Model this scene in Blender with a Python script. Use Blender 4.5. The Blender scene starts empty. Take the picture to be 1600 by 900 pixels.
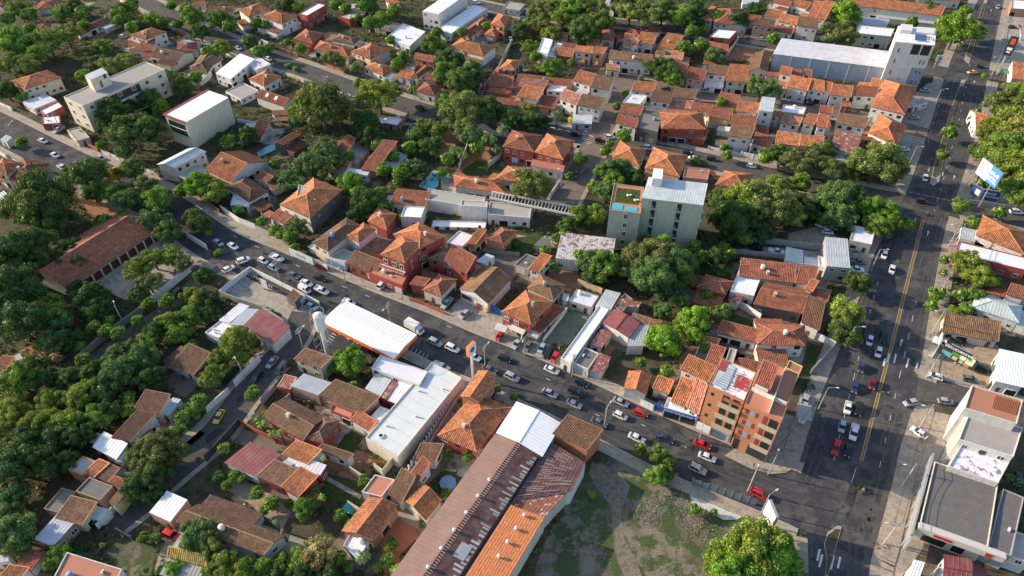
import bpy, math, random
import numpy as np
from mathutils import Vector, Matrix
random.seed(7)
R = math.radians
S = bpy.context.scene
COL = S.collection
# ---------------------------------------------------------------- camera, world, sun, exposure
H = 150.0; F = 1110.0; PITCH = R(43.0)
cd = bpy.data.cameras.new('camera'); cam = bpy.data.objects.new('camera', cd); COL.objects.link(cam)
cam.location = (0, 0, H); cam.rotation_euler = (R(90) - PITCH, 0, 0)
cd.sensor_width = 36; cd.lens = F / 1600 * 36; cd.clip_start = 1; cd.clip_end = 6000
S.camera = cam
S.view_settings.view_transform = 'Standard'; S.view_settings.look = 'None'
S.view_settings.exposure = 0.80; S.view_settings.gamma = 1
SUN_EL = R(21); SUN_AZ = R(-74)      # azimuth of the sun measured from +Y towards +X
w = bpy.data.worlds.new('World'); S.world = w; w.use_nodes = True
nt = w.node_tree; nt.nodes.clear()
sky = nt.nodes.new('ShaderNodeTexSky'); sky.sky_type = 'NISHITA'; sky.sun_disc = False
sky.sun_elevation = SUN_EL; sky.sun_rotation = SUN_AZ
bg = nt.nodes.new('ShaderNodeBackground'); bg.inputs['Strength'].default_value = 0.15
wo = nt.nodes.new('ShaderNodeOutputWorld')
nt.links.new(sky.outputs[0], bg.inputs[0]); nt.links.new(bg.outputs[0], wo.inputs[0])
sl = bpy.data.lights.new('sun', 'SUN'); sl.energy = 4.3; sl.angle = R(0.6); sl.color = (1.0, 0.82, 0.60)
sun = bpy.data.objects.new('sun', sl); COL.objects.link(sun)
sd = Vector((math.sin(SUN_AZ) * math.cos(SUN_EL), math.cos(SUN_AZ) * math.cos(SUN_EL), math.sin(SUN_EL)))
sun.rotation_euler = sd.to_track_quat('Z', 'Y').to_euler(); sun.location = (-200, 150, 150)
S.render.engine = 'CYCLES'
S.cycles.max_bounces = 5; S.cycles.diffuse_bounces = 3; S.cycles.transparent_max_bounces = 4

FW = Vector((0, math.cos(PITCH), -math.sin(PITCH))); UP = Vector((0, math.sin(PITCH), math.cos(PITCH)))
CAM = Vector((0, 0, H))
def P(px, py, z=0.0):
    """a place in the world: the point at height z seen at this place of the photograph"""
    d = FW + Vector((1, 0, 0)) * ((px - 800) / F) + UP * ((450 - py) / F)
    t = (z - H) / d.z
    return Vector((d.x * t, d.y * t, z))
def ppm(px, py, z=0.0):
    return F / (P(px, py, z) - CAM).dot(FW)

# ---------------------------------------------------------------- materials
MATS = {}
def mat(name, col=None, rough=0.8, objcol=False, noise=0.0, nscale=1.0, uvnoise=False, bump=0.0, bscale=6.0,
        metal=0.0, spec=0.3, emit=None, tint2=None, t2scale=0.3, t2amt=0.5, kind=None, spot=None):
    if name in MATS: return MATS[name]
    m = bpy.data.materials.new(name); MATS[name] = m; m.use_nodes = True
    n = m.node_tree; N = n.nodes; L = n.links
    b = N['Principled BSDF']; b.inputs['Roughness'].default_value = rough; b.inputs['Metallic'].default_value = metal
    b.inputs['Specular IOR Level'].default_value = spec
    if objcol:
        oi = N.new('ShaderNodeObjectInfo'); c = oi.outputs['Color']
    else:
        rgb = N.new('ShaderNodeRGB'); rgb.outputs[0].default_value = (*col, 1); c = rgb.outputs[0]
    geo = N.new('ShaderNodeNewGeometry')
    def ntex(scale, detail=4, rough_=0.6, vec=None):
        t = N.new('ShaderNodeTexNoise'); t.inputs['Scale'].default_value = scale; t.inputs['Detail'].default_value = detail
        t.inputs['Roughness'].default_value = rough_
        L.new(vec or geo.outputs['Position'], t.inputs['Vector']); return t.outputs['Fac']
    def ramp(v, lo, hi, a, b_):
        r = N.new('ShaderNodeMapRange'); r.inputs[1].default_value = lo; r.inputs[2].default_value = hi
        r.inputs[3].default_value = a; r.inputs[4].default_value = b_; L.new(v, r.inputs[0]); return r.outputs[0]
    def mix(f, a, b_, mode='MIX'):
        x = N.new('ShaderNodeMix'); x.data_type = 'RGBA'; x.blend_type = mode
        for s, v in ((0, f), (6, a), (7, b_)):
            if hasattr(v, 'is_linked') or hasattr(v, 'links'): L.new(v, x.inputs[s])
            else: x.inputs[s].default_value = v
        return x.outputs[2]
    if tint2:
        f = ramp(ntex(t2scale, 5), 0.42, 0.62, 0, t2amt)
        c = mix(f, c, (*tint2, 1))
    if spot:                               # hard-edged patches (peeling paint, rust)
        f = ramp(ntex(spot[1], 6, 0.7), spot[2], spot[2] + 0.03, 0, spot[3] if len(spot) > 3 else 0.9)
        c = mix(f, c, (*spot[0], 1))
    if kind == 'tile':                     # every clay tile its own tone
        uv = N.new('ShaderNodeTexCoord'); sn = N.new('ShaderNodeVectorMath'); sn.operation = 'SNAP'
        sn.inputs[1].default_value = (0.48, 0.5, 1)
        L.new(uv.outputs['UV'], sn.inputs[0])
        wn = N.new('ShaderNodeTexWhiteNoise'); wn.noise_dimensions = '3D'; L.new(sn.outputs[0], wn.inputs['Vector'])
        f = ramp(wn.outputs['Value'], 0, 1, 0.62, 1.28)
        cc = N.new('ShaderNodeCombineColor')
        for i in range(3): L.new(f, cc.inputs[i])
        c = mix(1.0, c, cc.outputs[0], 'MULTIPLY')
        sx = N.new('ShaderNodeSeparateXYZ'); L.new(uv.outputs['UV'], sx.inputs[0])
        pm = N.new('ShaderNodeMath'); pm.operation = 'PINGPONG'; pm.inputs[1].default_value = 0.24; L.new(sx.outputs[0], pm.inputs[0])
        gr = ramp(pm.outputs[0], 0.0, 0.10, 0.75, 0.0); c = mix(gr, c, (0.07, 0.04, 0.028, 1))   # darker brown along the channels
        ob = N.new('ShaderNodeObjectInfo')
        add = N.new('ShaderNodeVectorMath'); add.operation = 'ADD'; L.new(geo.outputs['Position'], add.inputs[0])
        L.new(ob.outputs['Random'], add.inputs[1])
        f2 = ramp(ntex(0.35, 6, 0.75, add.outputs[0]), 0.44, 0.70, 0, 0.8)
        c = mix(f2, c, (0.10, 0.062, 0.04, 1))
        f4 = ramp(ntex(1.7, 4, 0.7, add.outputs[0]), 0.56, 0.75, 0, 0.45)
        c = mix(f4, c, (0.33, 0.25, 0.17, 1))
    if noise:
        f = ramp(ntex(nscale, 6, 0.65), 0.3, 0.7, 1 - noise, 1 + noise)
        cc = N.new('ShaderNodeCombineColor')
        for i in range(3): L.new(f, cc.inputs[i])
        c = mix(1.0, c, cc.outputs[0], 'MULTIPLY')
    if kind == 'streak':                   # rain streaks running down the wall
        mp = N.new('ShaderNodeMapping'); mp.inputs['Scale'].default_value = (1.2, 1.2, 0.12)
        L.new(geo.outputs['Position'], mp.inputs['Vector'])
        f = ramp(ntex(1.6, 5, 0.7, mp.outputs[0]), 0.48, 0.75, 0, 0.42)
        c = mix(f, c, (0.16, 0.14, 0.115, 1))
    L.new(c, b.inputs['Base Color'])
    if bump:
        bp = N.new('ShaderNodeBump'); bp.inputs['Strength'].default_value = bump; bp.inputs['Distance'].default_value = 0.05
        L.new(ntex(bscale, 5), bp.inputs['Height']); L.new(bp.outputs[0], b.inputs['Normal'])
    if emit:
        b.inputs['Emission Color'].default_value = (*emit, 1); b.inputs['Emission Strength'].default_value = 1
    return m
M_WALL = mat('painted_plaster', objcol=True, noise=0.10, nscale=0.8, kind='streak', rough=0.9)
M_TILE = mat('clay_tile', objcol=True, kind='tile', rough=0.85)
M_METAL = mat('sheet_metal', objcol=True, noise=0.12, nscale=0.35, rough=0.5, metal=0.0, spec=0.5, tint2=(0.28, 0.24, 0.2), t2scale=0.45, t2amt=0.22)
M_RUST = mat('rusted_sheet', objcol=True, noise=0.2, nscale=0.8, rough=0.7, spot=((0.52, 0.50, 0.48), 0.9, 0.56, 0.85))
M_RUST2 = mat('orange_rusted_sheet', objcol=True, noise=0.2, nscale=1.4, rough=0.7, tint2=(0.60, 0.40, 0.27), t2scale=2.4, t2amt=0.35)
M_CONC = mat('concrete_deck', objcol=True, noise=0.16, nscale=0.5, rough=0.9, tint2=(0.15, 0.13, 0.11), t2scale=0.5, t2amt=0.35)
M_PLAIN = mat('plain_paint', objcol=True, noise=0.05, nscale=1.5, rough=0.6)
M_WHITE = mat('white_paint', (0.70, 0.69, 0.66), noise=0.08, nscale=1.5)
M_RIDGE = mat('ridge_mortar', objcol=True, noise=0.25, nscale=2.5)
M_GLASS = mat('dark_window_glass', (0.025, 0.03, 0.035), rough=0.15, spec=0.6)
M_DARK = mat('dark_opening', (0.02, 0.018, 0.016), rough=0.6)
M_PAINT = mat('car_paint', objcol=True, rough=0.25, spec=0.6)
M_CGLASS = mat('car_glass', (0.012, 0.014, 0.018), rough=0.08, spec=0.7)
M_JOINT = mat('sheet_joint', (.45, .45, .45))
M_TYRE = mat('tyre_rubber', (0.015, 0.015, 0.015), rough=0.9)
M_LAMP = mat('clear_lamp', (0.75, 0.75, 0.72), rough=0.2)
M_TAIL = mat('red_lamp', (0.35, 0.02, 0.02), rough=0.3)
M_STEEL = mat('galvanised_steel', (0.42, 0.43, 0.44), rough=0.5, metal=0.4)
M_BARK = mat('bark', (0.12, 0.085, 0.06), noise=0.3, nscale=3)
M_POLE = mat('concrete_pole', (0.42, 0.38, 0.33), noise=0.12, nscale=2)
M_WIRE = mat('black_cable', (0.03, 0.03, 0.03))
def leaf_mat():
    m = bpy.data.materials.new('leaves'); m.use_nodes = True; N = m.node_tree.nodes; L = m.node_tree.links
    N.clear(); out = N.new('ShaderNodeOutputMaterial')
    oi = N.new('ShaderNodeObjectInfo'); g = N.new('ShaderNodeNewGeometry')
    r = N.new('ShaderNodeMapRange'); r.inputs[3].default_value = 0.45; r.inputs[4].default_value = 1.6
    L.new(g.outputs['Random Per Island'], r.inputs[0])
    t = N.new('ShaderNodeTexNoise'); t.inputs['Scale'].default_value = 0.35; t.inputs['Detail'].default_value = 3
    L.new(g.outputs['Position'], t.inputs['Vector'])
    r2 = N.new('ShaderNodeMapRange'); r2.inputs[1].default_value = 0.35; r2.inputs[2].default_value = 0.65
    r2.inputs[3].default_value = 0.7; r2.inputs[4].default_value = 1.3; L.new(t.outputs['Fac'], r2.inputs[0])
    mu = N.new('ShaderNodeMath'); mu.operation = 'MULTIPLY'; L.new(r.outputs[0], mu.inputs[0]); L.new(r2.outputs[0], mu.inputs[1])
    vm = N.new('ShaderNodeVectorMath'); vm.operation = 'SCALE'; L.new(oi.outputs['Color'], vm.inputs[0]); L.new(mu.outputs[0], vm.inputs['Scale'])
    d = N.new('ShaderNodeBsdfDiffuse'); tr = N.new('ShaderNodeBsdfTranslucent'); ms = N.new('ShaderNodeMixShader'); ms.inputs[0].default_value = 0.3
    L.new(vm.outputs[0], d.inputs[0]); L.new(vm.outputs[0], tr.inputs[0])
    gl = N.new('ShaderNodeBsdfGlossy'); gl.inputs['Roughness'].default_value = 0.45; gl.inputs[0].default_value = (0.8, 0.85, 0.7, 1)
    ms2 = N.new('ShaderNodeMixShader'); ms2.inputs[0].default_value = 0.035
    L.new(d.outputs[0], ms.inputs[1]); L.new(tr.outputs[0], ms.inputs[2])
    L.new(ms.outputs[0], ms2.inputs[1]); L.new(gl.outputs[0], ms2.inputs[2]); L.new(ms2.outputs[0], out.inputs[0])
    return m
M_LEAF = leaf_mat()

# ---------------------------------------------------------------- mesh helpers
class MB:
    def __init__(s): s.v = []; s.f = []; s.uv = []; s.mi = []; s.smooth = False
    def quad(s, pts, uv=None, mi=0):
        i = len(s.v); s.v += [tuple(p) for p in pts]; s.f.append(tuple(range(i, i + len(pts))))
        s.uv += (uv or [(p[0], p[1]) for p in pts]); s.mi.append(mi)
    def box(s, x0, x1, y0, y1, z0, z1, mi=0, M=None):
        c = [Vector((x, y, z)) for z in (z0, z1) for y in (y0, y1) for x in (x0, x1)]
        if M is not None: c = [M @ p for p in c]
        for q in ((0, 2, 3, 1), (4, 5, 7, 6), (0, 1, 5, 4), (1, 3, 7, 5), (3, 2, 6, 7), (2, 0, 4, 6)):
            s.quad([c[k] for k in q], mi=mi)
    def bar(s, a, b, w, h=None, mi=0):
        a = Vector(a); b = Vector(b); d = b - a; l = d.length
        if l < 1e-4: return
        q = d.to_track_quat('X', 'Z').to_matrix().to_4x4(); q.translation = a
        h = h or w; s.box(0, l, -w / 2, w / 2, -h / 2, h / 2, mi, q)
    def tube(s, a, b, r0, r1=None, n=8, mi=0, cap=True):
        a = Vector(a); b = Vector(b); r1 = r0 if r1 is None else r1
        q = (b - a).to_track_quat('Z', 'Y').to_matrix()
        ra = [a + q @ Vector((math.cos(2 * math.pi * k / n) * r0, math.sin(2 * math.pi * k / n) * r0, 0)) for k in range(n)]
        rb = [b + q @ Vector((math.cos(2 * math.pi * k / n) * r1, math.sin(2 * math.pi * k / n) * r1, 0)) for k in range(n)]
        for k in range(n):
            s.quad([ra[k], ra[(k + 1) % n], rb[(k + 1) % n], rb[k]], mi=mi)
        if cap: s.quad(rb, mi=mi); s.quad(ra[::-1], mi=mi)
    def prism(s, poly, z0, z1, mi=0, bottom=False):
        n = len(poly)
        for k in range(n):
            a, b = poly[k], poly[(k + 1) % n]
            s.quad([(a[0], a[1], z0), (b[0], b[1], z0), (b[0], b[1], z1), (a[0], a[1], z1)], [(0, z0), (1, z0), (1, z1), (0, z1)], mi)
        s.quad([(p[0], p[1], z1) for p in poly], mi=mi)
    def mesh(s, name, mats, weld=False):
        me = bpy.data.meshes.new(name); me.from_pydata(s.v, [], s.f)
        ul = me.uv_layers.new(name='UVMap'); ul.data.foreach_set('uv', np.array(s.uv, dtype=np.float32).ravel())
        for m in (mats if isinstance(mats, (list, tuple)) else [mats]): me.materials.append(m)
        me.polygons.foreach_set('material_index', s.mi); me.update()
        return me
def add(name, me, parent=None, color=None, loc=None, rot=None, scale=None):
    o = bpy.data.objects.new(name, me); COL.objects.link(o)
    if parent: o.parent = parent
    if color: o.color = (*color[:3], 1)
    if loc is not None: o.location = loc
    if rot is not None: o.rotation_euler = rot
    if scale is not None: o.scale = scale
    return o
def root(name, loc, rz=0.0, cat=None, label=None, group=None):
    o = bpy.data.objects.new(name, None); COL.objects.link(o); o.location = loc; o.rotation_euler = (0, 0, rz)
    o.empty_display_size = 0.5
    if cat: o['category'] = cat
    if label: o['label'] = label
    if group: o['group'] = group
    return o
def setting(name, me, kind='structure'):
    o = add(name, me); o['kind'] = kind; return o

# ---------------------------------------------------------------- labels
LM = []          # (phrase, px, py)
PEND = []        # (object, description, px, py)
USED = set()
def rel(dx, dy):
    ax, ay = abs(dx), abs(dy)
    if ax > 2.2 * ay: return 'right of' if dx > 0 else 'left of'
    if ay > 2.2 * ax: return 'in front of' if dy > 0 else 'behind'
    return ('in front and ' if dy > 0 else 'behind and ') + ('right of' if dx > 0 else 'left of')
LM += [('upper avenue crossing', 1430, 312), ('bottom avenue crossing', 1330, 800), ('cobbled street mouth', 925, 232), ('top edge street', 900, 32), ('dirt lot', 1150, 84), ('townhouse street', 1080, 145), ('far end of the avenue', 1545, 20), ('corner of the side lane', 470, 500), ('vivid green tree pair', 1060, 515), ('giant round tree', 1030, 410),
 ('round pool', 700, 757), ('lot rubble', 1010, 800), ('green court', 880, 512), ('palm row', 760, 215), ('far left street', 60, 225), ('woods by the school', 40, 450), ('striped barrier', 400, 436), ('bright tree by the canopy', 546, 563), ('red patio', 625, 845), ('garden lawn', 535, 765), ('sandy garden', 400, 790), ('car park of the brown shop', 725, 500),
 ('motel', 1400, 14), ('hedge of big trees', 1340, 260), ('school yard', 220, 420), ('traffic island', 1300, 855), ('top row of orange roofs', 1200, 25), ('shared wall of townhouses', 1200, 130), ('stair tower of the offices', 152, 122), ('yellow taxi lane', 340, 650)]
def finish_labels():
    for o, d, px, py in PEND:
        ls = sorted(LM, key=lambda l: math.hypot(l[1] - px, (l[2] - py) * 1.4))
        ls = [l for l in ls if math.hypot(l[1] - px, l[2] - py) > 3]
        done = False
        for l in ls[:4]:
            dist = math.hypot(l[1] - px, l[2] - py)
            for pre in (('close ' if dist < 45 else ''),):
                s = f"{d} {pre}{rel(px - l[1], py - l[2])} the {l[0]}"
                if s not in USED and len(s.split()) <= 16:
                    USED.add(s); o['label'] = s; done = True; break
            if done: break
        if done: continue
        for i in range(len(ls[:7])):
            for j in range(i + 1, min(len(ls), 9)):
                s = f"{d} between the {ls[i][0]} and the {ls[j][0]}"
                a, b = ls[i], ls[j]
                if (a[1] - px) * (b[1] - px) + (a[2] - py) * (b[2] - py) > 0: continue
                if s not in USED and len(s.split()) <= 16:
                    USED.add(s); o['label'] = s; done = True; break
            if done: break
        if done: continue
        for l in ls[4:14]:
            s = f"{d} {rel(px - l[1], py - l[2])} the {l[0]}"
            if s not in USED and len(s.split()) <= 16:
                USED.add(s); o['label'] = s; done = True; break
        if not done:
            o['label'] = f"{d} among its neighbours"; print('NOLABEL', d, px, py)

# ---------------------------------------------------------------- roofs
def ribbed(mb, e0, e1, r1, r0, period, prof, thick=0.0):
    """a sloping roof face with ribs running up the slope; e0-e1 low edge, r0-r1 high edge"""
    e0, e1, r1, r0 = map(Vector, (e0, e1, r1, r0))
    L = (e1 - e0).length; period = period or 0.9
    if L < 0.3: return
    U = (e1 - e0).normalized()
    mid = (r0 + r1) / 2 - e0; V = mid - U * mid.dot(U)
    if V.length < 0.1: return
    Vn = V.normalized(); Nn = U.cross(Vn).normalized()
    if Nn.z < 0: Nn = -Nn
    a, h0 = (r0 - e0).dot(U), (r0 - e0).dot(Vn)
    b, h1 = (r1 - e0).dot(U), (r1 - e0).dot(Vn)
    if b < a: a = b = (a + b) / 2
    xs = []; n = max(2, int(round(L / period))); p = L / n
    for i in range(n):
        for fr, hh in prof: xs.append(((i + fr) * p, hh))
    xs.append((L, prof[0][1]))
    pts = []; quad4 = (r1 - r0).length > .5 * L
    for x, hh in xs:
        if quad4:
            f_ = x / L; bx = e0 + (e1 - e0) * f_; tx = r0 + (r1 - r0) * f_; pts.append((bx + Nn * hh, tx + Nn * hh, x / p * .48, (tx - bx).length)); continue
        if x < a: lo_s, t = 0.0, x / max(a, 1e-6) * h0
        elif x > b: lo_s, t = 0.0, (L - x) / max(L - b, 1e-6) * h1
        else: t = h0 + (h1 - h0) * ((x - a) / max(b - a, 1e-6))
        if a < 0 and x < 0.001: t = h0
        bx = e0 + U * x
        pts.append((bx + Nn * hh, bx + Vn * t + Nn * hh, x / p * .48, t))
    for k in range(len(pts) - 1):
        p0, p1 = pts[k], pts[k + 1]
        if p0[3] < 1e-3 and p1[3] < 1e-3: continue
        mb.quad([p0[0], p1[0], p1[1], p0[1]], [(p0[2], 0), (p1[2], 0), (p1[2], p1[3]), (p0[2], p0[3])])
PROF_TILE = ((0, 0.0), (0.22, 0.075), (0.5, 0.11), (0.78, 0.075))
PROF_METAL = ((0, 0.0), (0.72, 0.0), (0.8, 0.045), (0.92, 0.045))
PROF_WAVE = ((0, 0.0), (0.25, 0.03), (0.5, 0.06), (0.75, 0.03))
ROOF = {  # code: (material, colour, profile, period, words)
 'o': (M_TILE, (0.53, 0.195, 0.085), 1, 0.48, 'orange tile roof'), 'r': (M_TILE, (0.35, 0.12, 0.07), 1, 0.48, 'red brown tile roof'),
 'b': (M_TILE, (0.25, 0.14, 0.08), 1, 0.48, 'old brown tile roof'), 'd': (M_TILE, (0.17, 0.085, 0.055), 1, 0.48, 'dark brown tile roof'),
 'k': (M_TILE, (0.50, 0.23, 0.16), 1, 0.48, 'pinkish tile roof'), 'Y': (M_TILE, (0.42, 0.30, 0.07), 1, 0.48, 'mossy yellow tile roof'),
 'w': (M_METAL, (0.78, 0.79, 0.80), 2, 0.9, 'white metal roof'), 'z': (M_METAL, (0.46, 0.50, 0.54), 2, 0.8, 'grey metal roof'),
 't': (M_RUST, (0.26, 0.10, 0.07), 2, 0.8, 'rusty metal roof'), 'm': (M_METAL, (0.23, 0.055, 0.06), 2, 1.0, 'maroon metal roof'),
 'T': (mat('rust_streaked_sheet', objcol=True, noise=0.15, nscale=0.8, rough=0.6, spot=((0.23, 0.075, 0.055), 0.75, 0.52, 0.9)), (0.42, 0.42, 0.41), 2, 0.8, 'rust streaked metal roof'), 'R': (M_RUST2, (0.56, 0.18, 0.055), 2, 0.7, 'orange rusted metal roof'),
 'B': (M_METAL, (0.25, 0.15, 0.115), 2, 1.0, 'tan brown metal roof'),'A': (M_METAL, (0.11, 0.045, 0.04), 2, 1.0, 'dark maroon metal roof'),
 'c': (M_CONC, (0.42, 0.40, 0.36), 0, 0, 'grey concrete flat roof'), 'v': (mat('white_coated_deck', objcol=True, noise=0.05, nscale=0.4, rough=0.7, tint2=(0.55, 0.54, 0.52), t2scale=0.22, t2amt=0.2), (0.74, 0.76, 0.79), 0, 0, 'white flat roof'),
 'p': (M_CONC, (0.50, 0.21, 0.13), 0, 0, 'terracotta flat roof'), 'y': (M_CONC, (0.16, 0.155, 0.15), 0, 0, 'dark grey flat roof'),
 'V': (mat('peeling_white_deck', objcol=True, noise=0.1, nscale=1, spot=((0.16, 0.15, 0.15), 0.6, 0.54, 0.9)), (0.74, 0.75, 0.76), 0, 0, 'peeling white flat roof'),
}
WALL = {'w': (0.66, 0.64, 0.60), 'c': (0.62, 0.56, 0.45), 'g': (0.38, 0.38, 0.38), 'r': (0.36, 0.07, 0.055), 'o': (0.50, 0.225, 0.115),
        'p': (0.52, 0.30, 0.24), 'n': (0.36, 0.40, 0.33), 'k': (0.10, 0.10, 0.105), 'y': (0.60, 0.50, 0.22), 'l': (0.33, 0.39, 0.48), 'm': (0.24, 0.04, 0.05),
        'b': (0.36, 0.25, 0.18)}
WWORD = {'w': 'white', 'c': 'cream', 'g': 'grey', 'r': 'red', 'o': 'orange', 'p': 'pink', 'n': 'green', 'k': 'dark', 'y': 'yellow', 'l': 'blue grey', 'm': 'maroon', 'b': 'brown'}

_wm = MB(); _wm.box(-.5, .5, -0.06, 0.04, -.5, -.42); _wm.box(-.5, .5, -0.06, 0.04, .42, .5); _wm.box(-.5, -.42, -0.059, 0.04, -.42, .42); _wm.box(.42, .5, -0.059, 0.04, -.42, .42); _wm.box(-.03, .03, -0.055, 0.02, -.42, .42)
WIN_ME = _wm.mesh('window', M_WHITE)
WIN2_ME = WIN_ME.copy(); WIN2_ME.materials[0] = mat('dark_wood_frame', (.09, .05, .035))
_pm = MB(); _pm.box(-.42, .42, -0.02, 0.03, -.42, .42); PANE_ME = _pm.mesh('pane', M_GLASS)
_dm = MB(); _dm.box(-.5, .5, -0.05, 0.04, 0, 1); DOOR_ME = _dm.mesh('door', mat('door_paint', objcol=True, rough=0.5))
_gm = MB(); _gm.box(-.5, .5, -0.04, 0.04, 0, 1)
for _k in range(9): _gm.box(-.49, .49, -0.07, -0.03, .04 + _k * .107, .09 + _k * .107)
SHUT_ME = _gm.mesh('roller_shutter', mat('shutter_paint', objcol=True, rough=0.5))
_gg = MB(); _gg.box(-.5, .5, -0.03, 0.04, 0, 1); _gg.box(-.54, -.5, -0.1, 0.04, 0, 1.04, 1); _gg.box(.5, .54, -0.1, 0.04, 0, 1.04, 1); _gg.box(-.5, .5, -0.1, 0.04, 1, 1.06, 1); GAR_ME = _gg.mesh('garage_opening', [M_DARK, M_CONC])
_tm = MB(); _tm.tube((0, 0, 0), (0, 0, 1.1), 0.62, 0.68, 12); _tm.tube((0, 0, 1.1), (0, 0, 1.3), 0.68, 0.25, 12); TANK_ME = _tm.mesh('water_tank', M_PLAIN)
_am = MB(); _am.box(-.42, .42, -.17, .17, 0.06, .66); _am.box(-.36, .36, -.15, .15, 0, .06); _am.box(-.05, .3, -.19, -.17, .15, .57, 1); AC_ME = _am.mesh('air_conditioner', [M_WHITE, M_DARK])
_cm = MB(); _cm.box(-.35, .35, -.35, .35, -1, 1.1); _cm.box(-.45, .45, -.45, .45, 1.1, 1.25); CHIM_ME = _cm.mesh('chimney', M_WALL)
_vm = MB(); _vm.tube((0, 0, 0), (0, 0, .4), .2, .2, 8)
for _k in range(6):
    _a0, _a1 = -math.pi / 2 + _k * math.pi / 6, -math.pi / 2 + (_k + 1) * math.pi / 6
    _vm.tube((0, 0, .7 + .42 * math.sin(_a0)), (0, 0, .7 + .42 * math.sin(_a1)), .42 * math.cos(_a0) + .01, .42 * math.cos(_a1) + .01, 12, cap=False)
VENT_ME = _vm.mesh('roof_vent', M_WHITE)

RR = random.Random(11)
def windows_on(rt, a, b, h, door=True, rows=None, cols=None, base=0.0, ww=1.45, wh=1.3, shutter=False, cap=8):
    """windows and a door on the wall from a to b (local), seen from its right-hand side"""
    a = Vector((a[0], a[1], 0)); b = Vector((b[0], b[1], 0)); L = (b - a).length
    if L < 1.8: return
    d = (b - a) / L; ang = math.atan2(d.y, d.x)
    rows = rows if rows is not None else max(1, int(round((h - base) / 3.1)))
    cols = cols or max(1, min(5, int(L / 2.9)))
    fh = (h - base) / rows; cnt = 0
    dcol = RR.randrange(cols)
    for r in range(rows):
        for c in range(cols):
            x = L * (c + .5) / cols; p = a + d * x
            if r == 0 and door and c == dcol:
                k = RR.choice([(0.12, 0.06, 0.04), (0.05, 0.05, 0.055), (0.3, 0.3, 0.3), (0.2, 0.08, 0.05)])
                if shutter: add('roller_shutter', SHUT_ME, rt, (0.5, 0.5, 0.52), (p.x, p.y, 0.05), (0, 0, ang), (min(3.0, L / cols * .8), 1, 2.4))
                else: add('door', DOOR_ME, rt, k, (p.x, p.y, 0.05), (0, 0, ang), (1.0, 1, 2.1))
                continue
            if cnt >= cap: continue
            if RR.random() < 0.12: continue
            cnt += 1
            if r == 0 and L / cols > 2.6 and RR.random() < .3:
                add('garage_opening', GAR_ME, rt, None, (p.x, p.y, 0.05), (0, 0, ang), (min(2.9, L / cols * .85), 1, 2.2)); continue
            sw = ww * RR.uniform(.8, 1.15)
            wn = add('window', RR.choice([WIN_ME, WIN_ME, WIN2_ME]), rt, None, (p.x, p.y, base + fh * r + min(fh * .55, 1.6)), (0, 0, ang), (sw, 1, wh))
            add('pane', PANE_ME, wn)
BLD = []; FOOT = []; ANNEX = []
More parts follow.
